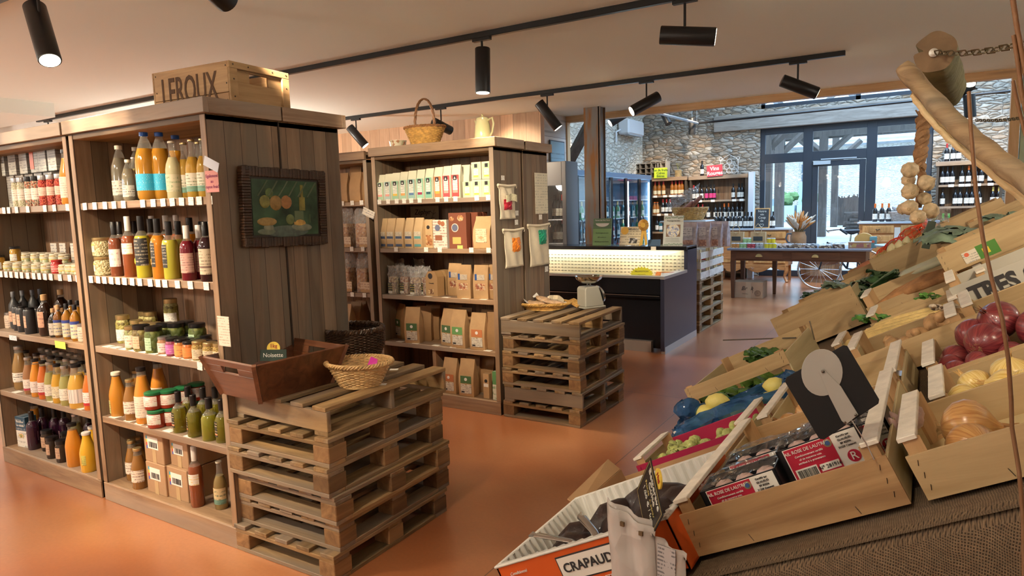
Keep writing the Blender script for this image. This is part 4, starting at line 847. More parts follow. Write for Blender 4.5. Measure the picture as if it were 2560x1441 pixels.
kind('orange_juice', 'juice_bottle', .25, .044, 'juice', liquid('orgj', (.62, .24, .02), .08), capK, P('l_oj', (.62, .5, .42), (.2, .1, .1), None, 10), (.1, .4), .84, arc=(-190, -130))
kind('elder_beer', 'lemonade_bottle', .235, .032, 'beer', liquid('elder', (.46, .33, .12), .5), capW, P('l_eb', (.62, .50, .28), (.1, .15, .1), (.15, .28, .22), 8, b1=.3), (.12, .46), .7)
W_DARK = flat('wine_glass_dark', (.008, .007, .010), .06, coat=.6); W_GREEN = flat('wine_glass_green', (.02, .06, .015), .06, coat=.6); W_OR = liquid('cider', (.50, .17, .02), .4)
lWi = P('wine_label', (.74, .72, .66), (.2, .15, .15), None, 10)
for kk, body, cap, lab in (('wine_k', W_DARK, capK, lWi), ('wine_r', W_DARK, capR, lWi), ('wine_o', W_DARK, capOr, lWi), ('wine_p', W_DARK, capK, P('wine_pink', (.55, .04, .18), (.3, .02, .1), None, 8)), ('wine_g', W_GREEN, flat('cap_lime', (.10, .45, .08), .4), lWi), ('wine_w', W_DARK, flat('cap_yellow', (.7, .6, .2), .4), lWi)):
 kind(kk, 'wine_bottle', .31, .038, 'wine', body, cap, lab, (.14, .44), arc=(-170, 0))
kind('cider', 'cider_bottle', .30, .040, 'wine', W_OR, capR, P('cid_l', (.74, .66, .45), (.3, .2, .1), None, 8), (.1, .35), .8)
kind('small_cider', 'cider_bottle', .25, .040, 'juice', W_OR, capOr, P('cid_l', (.74, .66, .45), (.3, .2, .1), None, 8), (.1, .4), .85)
kind('cool_blue', 'chilled_bottle', .30, .040, 'wine', flat('cool_bottle', (.02, .10, .14), .08, coat=.5), capK, lWi, (.14, .40))
kind('cool_green', 'chilled_bottle', .30, .040, 'wine', flat('cool_bottle2', (.05, .22, .10), .08, coat=.5), capG, lWi, (.14, .40))
kind('cool_red', 'chilled_bottle', .28, .040, 'wine', flat('cool_bottle3', (.30, .04, .05), .08, coat=.5), capK, lWi, (.14, .40))
ZN = {1.59: 'top shelf', 1.217: 'second shelf', .847: 'third shelf', .467: 'fourth shelf', .10: 'bottom shelf'}
def place(unit, z, y0, spec, desc=None):
 """spec: (kind, centre px at the base, depth behind the shelf front, description); labels name the place along the shelf"""
 byd = {}
 items = []
 lo, hi = (-3.695, -2.645) if unit == 'nearest' else (-4.895, -3.805)
 for it in spec: r_ = KINDS[it[0]]['R']; items.append((min(hi-r_, max(lo+r_, X_at(it[1], y0+it[2], z))), it))
 items.sort(key=lambda a: a[0]); n = {}
 for x, it in items: n[it[3]] = n.get(it[3], 0)+1
 c = {}
 for x, it in items:
  k, px, dy, ds = it[:4]; i = c.get(ds, 0); c[ds] = i+1
  lab = ds if n[ds] == 1 else '%s, %s' % (ds, nth(i, n[ds]))
  zz = z + (it[4] if len(it) > 4 else 0)
  make(k, (x, y0+dy, zz), R(random.uniform(-12, 12)), '%s, %s of %s unit' % (lab, ZN[z], unit), '%ss in the %s unit' % (KINDS[k]['name'].replace('_', ' '), unit) if n[ds] > 1 else None)
A = lambda v: v/3.603
B_ = lambda v: v/3.603
NE = 'nearest'
place(NE, 1.59, U1Y, [('clear_soda', A(1110), .12, 'colourless lemonade bottle with cream cap'), ('clear_small', A(1180), .055, 'small colourless lemonade bottle'), ('clear_soda', A(1262), .22, 'colourless lemonade bottle, hidden behind blue-capped one'), ('pale_lemon', A(1240), .10, 'small pale yellow lemonade bottle'),
 ('orange_soda', A(1345), .07, 'orange soda bottle with blue cap and blue label'), ('orange_soda', A(1480), .12, 'orange soda bottle with blue cap and blue label'), ('orange_soda', A(1625), .24, 'orange soda bottle behind, blue cap'),
 ('limonade', A(1583), .055, 'cloudy white lemonade bottle'), ('ginger', A(1690), .10, 'yellow lemonade bottle with green banded label'), ('ginger', A(1762), .05, 'yellow lemonade bottle with green banded label'), ('ginger', A(1822), .13, 'yellow lemonade bottle with green banded label'), ('ginger', A(1862), .06, 'yellow lemonade bottle with green banded label')])
place(NE, 1.217, U1Y, [('straw_jar', A(950), .06, 'squat gold-lidded jar of dried herbs, lower one'), ('straw_jar', A(935), .065, 'squat gold-lidded jar of dried herbs, upper one', .0985),
 ('pink_syrup', A(1062), .05, 'amber syrup bottle with leaf label'), ('pink_syrup', A(1112), .12, 'amber syrup bottle behind with leaf label'), ('rose_syrup', A(1190), .055, 'tall rose syrup bottle with white cap'), ('pink_syrup', A(1245), .22, 'dark bottle at the back'),
 ('black_lemon', A(1310), .055, 'black labelled bottle with lemon picture'), ('black_orange', A(1395), .11, 'black labelled apricot bottle'), ('black_orange', A(1455), .05, 'black labelled apricot bottle'), ('black_elder', A(1555), .055, 'black labelled yellow elderflower bottle'),
 ('rose_syrup', A(1405), .25, 'white-capped tall bottle in the back row'), ('rose_syrup', A(1530), .25, 'white-capped tall bottle in the back row'), ('rose_syrup', A(1625), .25, 'white-capped tall bottle in the back row'), ('black_elder', A(1640), .12, 'black labelled elderflower bottle, second row'), ('black_orange', A(1745), .2, 'black labelled bottle, third row'),
 ('red_juice', A(1712), .04, 'white-capped dark red juice bottle'), ('red_juice', A(1822), .10, 'white-capped dark red juice bottle'), ('dark_juice', A(1883), .04, 'dark juice bottle with kraft label'), ('dark_juice', A(1925), .14, 'dark juice bottle with kraft label'), ('dark_juice', A(1850), .22, 'dark juice bottle, back row')])
C3 = lambda v: v/3.603
place(NE, .847, U1Y, [('olive_jar', C3(1125), .13, 'tall jar of olives with ring label'), ('bean_jar', C3(1200), .05, 'jar of beans with red print label'), ('lentil_jar', C3(1290), .05, 'square jar with orange tag'), ('gherkin_jar', C3(1400), .05, 'jar of gherkins with green tag'),
 ('bean_jar', C3(1245), .17, 'small bean jar, second row'), ('bean_jar', C3(1330), .16, 'small bean jar, second row'), ('bean_jar', C3(1410), .16, 'small bean jar, second row'), ('olive_jar', C3(1250), .26, 'tall dark jar at the back'), ('olive_jar', C3(1370), .26, 'tall dark jar at the back'),
 ('gherkin_jar', C3(1500), .14, 'dark gherkin jar behind coloured jars'), ('gherkin_jar', C3(1600), .16, 'dark gherkin jar behind coloured jars'), ('gherkin_jar', C3(1690), .22, 'dark gherkin jar behind coloured jars'), ('gherkin_jar', C3(1790), .20, 'dark gherkin jar behind coloured jars'), ('olive_jar', C3(1565), .27, 'jar standing on another at the back', .08), ('dark_jar', C3(1565), .27, 'dark jar at the very back, carrying another'),
 ('white_tartin', C3(1485), .05, 'small jar with cream ring label'), ('pink_jar', C3(1560), .045, 'small jar with magenta label'), ('peach_jar', C3(1638), .045, 'small jar with peach label'), ('orange_jar', C3(1715), .04, 'small jar with orange label'), ('mustard_jar', C3(1805), .04, 'jar of grainy mustard'), ('mustard_jar', C3(1905), .04, 'jar of grainy mustard'), ('mustard_jar', C3(1995), .05, 'jar of grainy mustard')] +
 [('dark_jar', C3(1560+k*72), .125, 'small dark jar in the second row') for k in range(6)] + [('dark_jar', C3(1640+k*74), .21, 'small dark jar in the third row') for k in range(4)])
place(NE, .467, U1Y, [('soup_orange', C3(1078), .06, 'orange soup bottle with white cap'), ('soup_brown', C3(1200), .05, 'brown soup bottle with ring label'), ('soup_brown', C3(1195), .18, 'brown soup bottle standing behind'), ('soup_tall', C3(1312), .05, 'tall orange soup bottle with black cap'), ('soup_tall', C3(1455), .19, 'tall orange soup bottle, second row'),
 ('tomato_jar', C3(1420), .04, 'tomato jar with green lid, lower of front stack'), ('tomato_jar', C3(1405), .045, 'tomato jar with green lid, upper of front stack', .0885), ('tomato_jar', C3(1555), .10, 'tomato jar with green lid, lower of middle stack'), ('tomato_jar', C3(1540), .10, 'tomato jar with green lid, upper of middle stack', .0885),
 ('tomato_jar', C3(1670), .17, 'tomato jar, lower of rear stack'), ('tomato_jar', C3(1665), .17, 'tomato jar, upper of rear stack', .0885), ('tomato_jar', C3(1790), .25, 'tomato jar, lower of rearmost stack'), ('tomato_jar', C3(1790), .25, 'tomato jar, upper of rearmost stack', .0885),
 ('oil_bottle', C3(1630), .05, 'olive oil bottle with black label'), ('oil_bottle', C3(1765), .045, 'olive oil bottle with black label'), ('oil_bottle', C3(1715), .13, 'olive oil bottle with black label'), ('oil_bottle_lemon', C3(1905), .05, 'yellow-green oil bottle without label'), ('oil_bottle', C3(1850), .15, 'olive oil bottle with black label'), ('oil_bottle', C3(2020), .06, 'olive oil bottle with black label'), ('oil_bottle', C3(1960), .18, 'olive oil bottle with black label')])
D3 = lambda v: v/3.268
place(NE, .10, U1Y, [('soup_brown', D3(995), .12, 'murky soup bottle with ring label'), ('soup_brown', D3(1075), .15, 'murky soup bottle with ring label'), ('soup_brown', D3(1150), .05, 'murky soup bottle with ring label'), ('soup_brown', D3(1100), .10, 'murky soup bottle with ring label'), ('soup_brown', D3(1080), .26, 'murky soup bottle with ring label'), ('rose_syrup', D3(1620), .06, 'passion fruit bottle with black label'), ('elder_beer', D3(1815), .10, 'elderflower lemonade bottle beside the pallets')])
LE = 'left'
place(LE, 1.59, U1Y, [('spice_pale', A(175), .04, 'tall spice jar of pale salt'), ('spice_pale', A(225), .045, 'tall spice jar of pale salt'), ('spice_mix', A(290), .04, 'tall spice jar of mixed pepper'), ('spice_mix', A(350), .045, 'tall spice jar of mixed pepper'), ('spice_red', A(415), .04, 'tall spice jar of red pepper'), ('spice_red', A(490), .045, 'tall spice jar of red pepper'), ('spice_red', A(565), .04, 'tall spice jar of red pepper'),
 ('soup_tall', A(640), .06, 'bottle cut off by the post')] + [('spice_mix', A(200+k*70), .11, 'spice jar in the second row') for k in range(5)])
place(LE, 1.217, U1Y, [('small_glass', A(90+k*85), .04, 'small glass of spread in the front row') for k in range(5)] + [('red_glass', A(520), .04, 'small jar with red label and lid'), ('small_glass', A(590), .045, 'small glass with white lid, right part'), ('small_glass', A(650), .05, 'small glass with white lid, right part'), ('small_glass', A(705), .05, 'small glass with white lid, right part')] +
 [('small_glass', A(95+k*86), .11, 'small glass, second row lower', 0) for k in range(8)] + [('small_glass', A(260+k*84), .115, 'small glass, second row upper', .0505) for k in range(5)] + [('honey_glass', A(155), .105, 'honey jar with white label', .0505)] + [('small_glass', A(235+k*80), .19, 'glass in the back row', 0) for k in range(5)] + [('small_glass', A(235+k*80), .19, 'upper glass in the back row', .0505) for k in range(5)] + [('honey_glass', A(5), .07, 'dark honey jar at the photo edge')])
place(LE, .847, U1Y, [('printed_glass', A(30), .10, 'printed glass jar'), ('printed_glass', A(95), .09, 'printed glass jar'), ('tin_grey', A(150), .10, 'slate grey oil flask with round label'), ('tin_grey', A(232), .16, 'slate grey oil flask with round label'), ('tin_grey', A(322), .20, 'slate grey oil flask with round label'), ('tin_grey', A(390), .25, 'slate grey oil flask with round label'),
 ('tin_black', A(188), .08, 'black canister with pink round label'), ('tin_black', A(225), .065, 'black canister with pink round label'), ('tin_black', A(290), .05, 'black canister with pink round label'), ('tin_black', A(365), .09, 'black canister with pink round label'), ('vinegar_big', A(430), .055, 'black vinegar flask with cork and pink label'), ('vinegar_big', A(575), .24, 'black vinegar flask behind with cork'),
 ('dark_liqueur', A(498), .05, 'small dark bottle with white label'), ('rum_bottle', A(545), .06, 'slim amber bottle with cork'), ('dark_liqueur', A(580), .08, 'small dark bottle with white label'), ('amber_liqueur', A(625), .05, 'amber liqueur bottle with blue banded label'), ('amber_liqueur', A(700), .045, 'amber liqueur bottle with blue banded label'), ('amber_liqueur', A(660), .15, 'amber liqueur bottle behind'), ('amber_liqueur', A(725), .15, 'amber liqueur bottle behind'), ('printed_glass', A(765), .05, 'white jar beside the post')])
place(LE, .467, U1Y, [('soup_leek', A(205), .09, 'large brown leek soup bottle'), ('soup_yellow', A(150), .15, 'yellow soup bottle mostly hidden'), ('soup_beige', A(285), .055, 'beige soup bottle with silver cap'), ('soup_carrot', A(350), .05, 'orange carrot soup bottle'), ('soup_red', A(418), .045, 'red-orange tomato soup bottle'), ('soup_green', A(480), .045, 'greenish soup bottle with silver cap'), ('soup_yellow', A(545), .04, 'yellow soup bottle with black cap'), ('soup_green', A(615), .035, 'green-yellow soup bottle with pink label'), ('soup_big', A(718), .04, 'large pumpkin soup bottle with striped label'), ('soup_red', A(828), .05, 'red soup bottle cut off by the post')] +
 [(random.choice(['soup_yellow', 'soup_green', 'soup_carrot', 'soup_beige']), A(360+k*68), .14, 'soup bottle in the second row') for k in range(7)] + [(random.choice(['soup_yellow', 'soup_green', 'soup_beige']), A(400+k*66), .24, 'soup bottle in the third row') for k in range(6)])
place(LE, .10, U1Y, [('orange_juice', D3(175), .16, 'orange soup bottle behind the recipe box'), ('purple_juice', D3(285), .07, 'purple juice bottle with pink label'), ('purple_juice', D3(370), .14, 'purple juice bottle with pink label'), ('purple_juice', D3(470), .17, 'purple juice bottle, second row'), ('purple_juice', D3(545), .20, 'purple juice bottle, second row'), ('soup_green', D3(640), .2, 'pale empty-topped bottle at the back'), ('purple_juice', D3(750), .22, 'purple juice bottle, second row'),
 ('tea_tin', D3(398), .10, 'dark relish jar with pink label'), ('tea_tin', D3(440), .05, 'dark relish jar with pink label'), ('tea_tin', D3(518), .045, 'dark relish jar with pink label'), ('tea_tin', D3(560), .14, 'dark relish jar behind'), ('tea_tin', D3(680), .14, 'dark relish jar behind'), ('tea_tin', D3(745), .13, 'dark relish jar behind'), ('orange_juice', D3(620), .05, 'orange juice bottle with black cap'), ('yellow_juice', D3(735), .045, 'yellow juice bottle with white cap, front'), ('yellow_juice', D3(785), .12, 'yellow juice bottle with white cap, behind')])
def carton(name, lab, x, y, z, W, D, H, mat, rot=0, grp=None, top=None, cat='box'):
 t = thing(name, lab, cat, (x, y, z), R(rot), grp)
 MB().box(-W/2, -D/2, 0, W/2, D/2, H).build('carton', mat, t, bevel=.002); return t
GC = printed('grey_carton', (.34, .33, .31), (.12, .12, .13), (.45, .46, .42), 26, b0=0, b1=.18)
for r_, zz in ((0, 0), (1, .2005)):
 for k, px in enumerate((-30, 25, 100, 200, 300, 400, 470, 560)):
  if r_ == 0 and k > 2: continue
  x = X_at(A(px), U1Y+.2, 1.59+zz); t = carton('tea_carton', 'grey printed carton, %s, %s row at back, top shelf of left unit' % (nth(k, 8 if r_ else 3), 'upper' if r_ else 'lower'), x, U1Y+.2, 1.59+zz, .095, .1, .2, GC, 0, 'grey cartons on the top left shelf')
  if px in (25, 400) and (r_ == 0 or px == 400): MB().box(-.046, -.052, .02, .0, -.0503, .12).build('red_sticker', flat('sticker_red', (.6, .12, .06), .5), t)
for k in range(5):
 x = X_at(A(200+k*85), U1Y+.22, 1.59); carton('tea_carton', 'grey carton hidden behind spice jars, %s, top shelf of left unit' % nth(k, 5), x, U1Y+.22, 1.59, .095, .1, .2, GC, 0, 'hidden grey cartons on the top left shelf')
x = X_at(D3(205), U1Y+.06, .1); t = carton('recipe_box', 'blue and white box with dish photo, bottom shelf of left unit', x, U1Y+.08, .1, .10, .07, .195, printed('recipe_box_print', (.72, .72, .66), (.3, .3, .3), (.02, .07, .12), 14, b0=.55, b1=1.1), 8)
MB().blob((0, -.036, .075), .03, 12, sq=(1, .06, .5)).build('dish_picture', speckle('dish', [(.6, .3, .1), (.3, .35, .1), (.7, .6, .4)], 120), t)
text('Bouillon', .022, WHITE, t, (0, -.0365, .165)); text('de volaille', .018, WHITE, t, (0, -.0365, .14))
for k, px in enumerate((470, 550, 650)):
 x = X_at(A(px), U1Y+.28, 1.217); t = carton('recipe_card', 'white product card at the back, %s, second shelf of left unit' % nth(k, 3), x, U1Y+.3, 1.217, .075, .003, .15, printed('card_w', (.70, .68, .62), (.2, .2, .25), None, 16), 0, cat='card')
KR = flat('cardboard', (.40, .25, .14), .75, vary=.12, vscale=6)
def kbox(px0, px1, y, z, D, H, lab):
 xa, xb = X_at(px0, y, z), X_at(px1, y, z); W = xb-xa; t = thing('cardboard_box', lab, 'box', ((xa+xb)/2, y, z), 0)
 MB().box(-W/2, 0, 0, W/2, D, H).build('box_body', KR, t, bevel=.003)
 MB().box(-.014, -.0012, 0, .018, 0, H*.42).build('tape', flat('tape_tan', (.48, .34, .18), .3), t)
 MB().box(-W*.3, -.0014, H*.45, W*.25, -.0002, H*.84).build('label', PAPER, t)
 m = MB(); x = -W*.22
 while x < W*.2: w_ = random.choice((.0015, .003, .0045)); m.box(x, -.002, H*.5, x+w_, -.0014, H*.68); x += w_+random.choice((.0015, .003))
 m.build('barcode', INK, t)
 for k, c in enumerate(((.05, .1, .5), (.6, .05, .05), (.75, .6, .05), (.05, .4, .6))): MB().box(-W*.36, -.0016, H*(.43+.105*k), -W*.31, -.0004, H*(.535+.105*k)).build('colour_stripe', flat('stripe%d' % k, c, .5), t)
 return W
kbox(D3(1210), D3(1365), U1Y+.04, .10, .27, .163, 'cardboard box with barcode, lower left of four, bottom shelf')
kbox(D3(1190), D3(1345), U1Y+.045, .2635, .27, .160, 'cardboard box with barcode, upper left of four, bottom shelf')
kbox(D3(1380), D3(1545), U1Y+.05, .10, .27, .163, 'cardboard box with barcode, lower right of four, bottom shelf')
kbox(D3(1400), D3(1545), U1Y+.07, .2635, .25, .140, 'cardboard box with barcode, upper right of four, bottom shelf')
def note(lab, px0, py0, px1, py1, axis, v, mat, txt=None, tilt=0, cat='note', name='note', ts=.02, tmat=None):
 a = at(px0, py0, axis, v); b = at(px1, py1, axis, v); c = (a+b)/2; H = abs(a.z-b.z)
 if axis == 'y': W = abs(b.x-a.x); rot = (0, R(tilt), 0)
 else: W = abs(b.y-a.y); rot = (R(tilt), 0, R(90))
 t = thing(name, lab, cat, c, (0, 0, 0) if axis == 'y' else (0, 0, R(90))); t.rotation_euler.y += R(tilt) if axis == 'y' else 0
 if axis != 'y': t.rotation_euler.x = 0
 MB().box(-W/2, -.0015, -H/2, W/2, .0, H/2).build('sheet', mat, t)
 if txt:
  for k, s in enumerate(txt): text(s, ts, tmat or INK, t, (0, -.002, H*(.5-(k+1)/(len(txt)+1))))
 return t
note('pink handwritten note on the right post of the nearest unit', 513, 428, 549, 480, 'y', U1Y-.012, flat('note_pink', (.62, .26, .24), .6), ('Egalement', 'au', 'rayon frais!'), 0, ts=.02, tmat=flat('pen', (.25, .03, .12), .6))
note('white slanted tag above the pink note', 509, 400, 548, 421, 'y', U1Y-.018, flat('note_white', (.62, .68, .78), .5), None, 22)
note('long white printed list on post above the wooden box', 543, 790, 578, 868, 'y', U1Y-.02, printed('list_print', (.66, .60, .50), (.35, .28, .2), None, 22), None)
note('yellow note folded over the third shelf edge of the left unit', 137, 852, 165, 874, 'y', U1Y-.008, flat('note_lime', (.62, .70, .12), .6))
note('white shelf label with print at third shelf of left unit', 23, 838, 43, 853, 'y', U1Y-.008, printed('shelf_lab', (.62, .66, .72), (.2, .2, .25), None, 6))
note('slanted white label on the post right of the bread bags', 906, 524, 937, 542, 'y', U2Y-.012, printed('shelf_lab2', (.72, .68, .6), (.2, .2, .25), None, 6), None, 22)
# bags and cartons on the tea unit
KRAFT = flat('kraft_paper', (.50, .32, .16), .65, vary=.1, vscale=14, bump=.15, bscale=25)
KRAFT_D = flat('kraft_paper_dark', (.36, .21, .10), .65, vary=.1, vscale=14, bump=.15, bscale=25)
BAGP = {}
def bag(key, W, D, H, mat, deco=None, name='kraft_bag', fold=.86, bulge=.12):
 BAGP[key] = dict(W=W, D=D, H=H, mat=mat, deco=deco, name=name, fold=fold, bulge=bulge, proto=None)
def mkbag(key, loc, rot, lab, grp=None, cat='bag', scale=None):
 K = BAGP[key]
 if K['proto'] is not None: return dup(K['proto'], loc, rot, lab, grp, scale)
 W, D, H = K['W'], K['D'], K['H']; t = thing(K['name'], lab, cat, loc, rot, grp); m = MB(); rings = []
 for z, w_, d_ in ((0, .96, .9), (.03, 1, 1), (.35, 1.0, 1+K['bulge']), (.6, 1.0, .95), (.78, .98, .5), (K['fold'], .96, .16), (1, .95, .07)):
  rings.append([(-W/2*w_, -D/2*d_, z*H), (0, -D/2*d_*1.06, z*H), (W/2*w_, -D/2*d_, z*H), (W/2*w_*.985, 0, z*H), (W/2*w_, D/2*d_, z*H), (0, D/2*d_*1.06, z*H), (-W/2*w_, D/2*d_, z*H), (-W/2*w_*.985, 0, z*H)])
 n = 8; vs_ = [p for r_ in rings for p in r_]
 fs = [(j*n+i, j*n+(i+1) % n, (j+1)*n+(i+1) % n, (j+1)*n+i) for j in range(len(rings)-1) for i in range(n)]+[tuple(range(n-1, -1, -1)), tuple((len(rings)-1)*n+i for i in range(n))]
 m.add(vs_, fs).build('bag_body', K['mat'], t, smooth=25)
 if K['deco']: K['deco'](t, W, D, H)
 if scale: t.scale = (scale,)*3
 K['proto'] = t; return t
def panel(t, x0, z0, x1, z1, y, mat, name='label', th=.0012): return MB().box(x0, y-th, z0, x1, y, z1).build(name, mat, t)
TEAM = flat('tea_pack_cream', (.62, .62, .48), .5)
def tea_deco(c1, c2, blk=True):
 def f(t, W, D, H):
  y = -D/2*1.13
  panel(t, -W*.40, H*.04, W*.40, H*.70, y, flat('tea_%d_%d' % (c1[0]*100, c1[1]*100), c1, .5), 'colour_panel')
  panel(t, -W*.27, H*.24, W*.27, H*.58, y-.0014, printed('tea_print', (.75, .76, .70), (.3, .35, .3), None, 12))
  panel(t, -W*.27, H*.16, W*.27, H*.24, y-.0014, flat('tea2_%d_%d' % (c2[0]*100, c2[1]*100), c2, .5), 'colour_patch')
  panel(t, -W*.20, H*.54, W*.20, H*.68, y-.0028, INK, 'black_badge')
  MB().prism([(-W*.1, H*.57), (W*.1, H*.57), (0, H*.65)], y-.0052, y-.0042).build('badge_mark', WHITE, t)
 return f
teas = [((.42, .60, .42), (.75, .35, .30)), ((.42, .58, .55), (.75, .35, .15)), ((.32, .55, .38), (.75, .52, .10)), ((.36, .58, .42), (.75, .38, .12)), ((.30, .50, .45), (.1, .2, .4)), ((.30, .58, .42), (.35, .03, .1)), ((.22, .50, .36), (.02, .1, .12)), ((.62, .20, .08), (.75, .40, .08)), ((.50, .08, .09), (.75, .35, .10)), ((.55, .08, .08), (.75, .35, .10))]
tn = ['pink', 'orange', 'yellow', 'bright orange', 'navy', 'burgundy', 'dark green', 'orange red', 'red', 'deep red']
for k, (c1, c2) in enumerate(teas):
 px = 840+(368, 427, 485, 548, 612, 680, 748, 818, 886, 955)[k]/3.132
 bag('tea%d' % k, .078, .055, .205+k*.004, TEAM, tea_deco(c1, c2), 'tea_packet', .97, 0)
 mkbag('tea%d' % k, (X_at(px, U2Y+.05, 1.6), U2Y+.05, 1.59), R(random.uniform(-4, 4)), 'cream tea packet with %s patch, %s, top shelf of tea unit' % (tn[k], nth(k, 10)), None, 'tea packet')
bag('teaR', .078, .05, .24, TEAM, None, 'tea_packet', .97, 0)
for k in range(2): mkbag('teaR', (X_at(1168+k*9, U2Y+.10+.09*k, 1.6), U2Y+.10+.09*k, 1.59), 0, 'plain cream tea packet behind the red ones, %s one' % ('front', 'rear')[k], None, 'tea packet')
TG = flat('tea_box_green', (.40, .60, .36), .5)
for k, (px, z, lab) in enumerate(((840+1045/3.132, 0, 'green tea box beside the red packets, lowest row'), (840+1118/3.132, 0, 'green and yellow tea box, lower middle'), (840+1195/3.132, 0, 'green tea box, lower right by the post'), (840+1118/3.132, .125, 'green and cream tea box, upper middle'), (840+1200/3.132, .125, 'green tea box, upper right by the post'))):
 w_ = .085; t = carton('tea_box', lab+', top shelf of tea unit', X_at(px, U2Y+.05, 1.65), U2Y+.07, 1.59+z, w_, .09, .124 if z or k else .115, TEAM, -3, cat='tea box')
 panel(t, -w_*.4, .008, w_*.4, .112, -.045, TG, 'green_front'); panel(t, -w_*.25, .03, w_*.25, .075, -.0462, printed('tea_print', (.75, .76, .70), (.3, .35, .3), None, 12)); panel(t, -w_*.25, .018, w_*.25, .03, -.0462, flat('yel_patch', (.7, .6, .1), .5), 'colour_patch'); panel(t, -.013, .084, .013, .11, -.0462, INK, 'black_badge')
def coffee_deco(c):
 def f(t, W, D, H):
  y = -D/2*1.15
  panel(t, -W*.4, H*.30, W*.4, H*.55, y, printed('cof', (.62, .56, .42), (.2, .2, .2), None, 8)); panel(t, -W*.38, H*.32, W*.38, H*.40, y-.0014, flat('cof%d' % (c[2]*100), c, .5), 'band'); panel(t, -W*.38, H*.06, W*.38, H*.14, y-.0014, flat('cof%d' % (c[2]*100), c, .5), 'lower_band')
 return f
KL = flat('kraft_light', (.56, .40, .22), .6, vary=.08, vscale=14, bump=.1, bscale=25)
bag('coffee', .085, .06, .235, KL, coffee_deco((.03, .06, .14)), 'flour_bag', .97); bag('coffee2', .085, .06, .235, KL, coffee_deco((.10, .33, .33)), 'flour_bag', .97)
for k in range(5): mkbag('coffee' if k < 4 else 'coffee2', (X_at(840+(385, 447, 515, 590, 662)[k]/3.132, U2Y+.06, 1.3), U2Y+.06, 1.217), R(-3), 'small kraft bag with %s bands, %s of five, second shelf of tea unit' % ('navy' if k < 4 else 'teal', nth(k, 5)), 'banded kraft bags on the second shelf' if k < 4 else None)
t = carton('biscuit_box', 'slim kraft biscuit pack with black seal, second shelf of tea unit', X_at(840+735/3.132, U2Y+.08, 1.3), U2Y+.09, 1.217, .07, .04, .22, KL, 0, cat='biscuit pack')
MB().lathe([(.015, 0), (.015, .002)], 18).build('black_seal', INK, t, loc=(-.005, -.02, .16), rot=(R(90), 0, 0)); panel(t, -.03, .02, .03, .10, -.02, speckle('biscuits', [(.45, .2, .08), (.6, .4, .2), (.3, .12, .05)], 60), 'picture')
t = carton('choc_box', 'white and brown cookie box with round emblem, second shelf of tea unit', X_at(840+815/3.132, U2Y+.05, 1.3), U2Y+.08, 1.217, .13, .06, .215, flat('box_white', (.66, .62, .54), .5), 0, cat='biscuit box')
panel(t, -.064, .0, .064, .215, -.03, printed('box_w2', (.66, .62, .54), (.25, .1, .06), None, 20), 'front'); MB().lathe([(.024, 0), (.024, .002)], 24).build('emblem', flat('emb_navy', (.12, .14, .22), .5), t, loc=(-.02, -.0315, .155), rot=(R(90), 0, 0)); panel(t, -.045, .06, .02, .1, -.0315, flat('emb_brown', (.28, .10, .05), .5), 'brown_label')
MB().blob((.03, -.032, .185), .02, 10, sq=(1, .1, 1)).blob((.0, -.032, .195), .017, 10, sq=(1, .1, 1)).build('cookie_picture', flat('cookie', (.35, .13, .06), .6), t)
for k in range(3):
 t = carton('choc_box', 'brown chocolate granola box with emblem, %s, second shelf of tea unit' % ('front one', 'second one behind', 'rearmost one')[k], X_at(840+(965, 1040, 1070)[k]/3.132, U2Y+.05+.05*k, 1.3), U2Y+.06+.075*k, 1.217, .16, .06, .265, flat('box_brown', (.20, .065, .035), .45), 0, cat='biscuit box')
 if k == 0:
  MB().lathe([(.032, 0), (.032, .002)], 24).build('emblem', flat('emb_cream', (.62, .58, .5), .5), t, loc=(-.02, -.0315, .155), rot=(R(90), 0, 0)); MB().lathe([(.026, 0), (.026, .002)], 24).build('emblem_centre', flat('emb_navy', (.12, .14, .22), .5), t, loc=(-.02, -.0325, .155), rot=(R(90), 0, 0))
  MB().blob((.03, -.031, .225), .03, 10, sq=(1, .08, .8)).blob((-.05, -.031, .22), .022, 10, sq=(1, .08, .8)).build('cookie_picture', speckle('cookie2', [(.5, .25, .1), (.65, .45, .25), (.35, .14, .06)], 90), t)
  panel(t, -.045, .035, .03, .085, -.031, flat('gold_lab', (.66, .40, .12), .5)); panel(t, -.005, .0, .045, .025, -.031, flat('org_lab', (.40, .52, .15), .5), 'organic_label')
def oat_deco(t, W, D, H): panel(t, -W*.32, H*.2, W*.32, H*.62, -D/2*1.14, printed('oat', (.66, .55, .38), (.3, .2, .1), None, 14))
bag('oats', .14, .10, .235, KRAFT, oat_deco, 'pasta_bag', .9)
mkbag('oats', (X_at(840+1160/3.132, U2Y+.07, 1.3), U2Y+.08, 1.217), R(5), 'fat kraft bag with cream label by the post, second shelf of tea unit')
p0 = at(1026, 517, 'y', U2Y+.335); p1 = at(1098, 556, 'y', U2Y+.335)
t = thing('zephyr_card', 'grey card with handwritten name and plant drawing, behind kraft bags', 'sign', ((p0.x+p1.x)/2, U2Y+.335, p1.z-.02)); W = p1.x-p0.x; H = p0.z-p1.z+.02
MB().box(-W/2, -.003, 0, W/2, 0, H).build('card', flat('card_grey', (.58, .54, .45), .7), t); text('Zéphyr', .062, INK, t, (-.02, -.0045, H*.68), sx=.9, shear=.25)
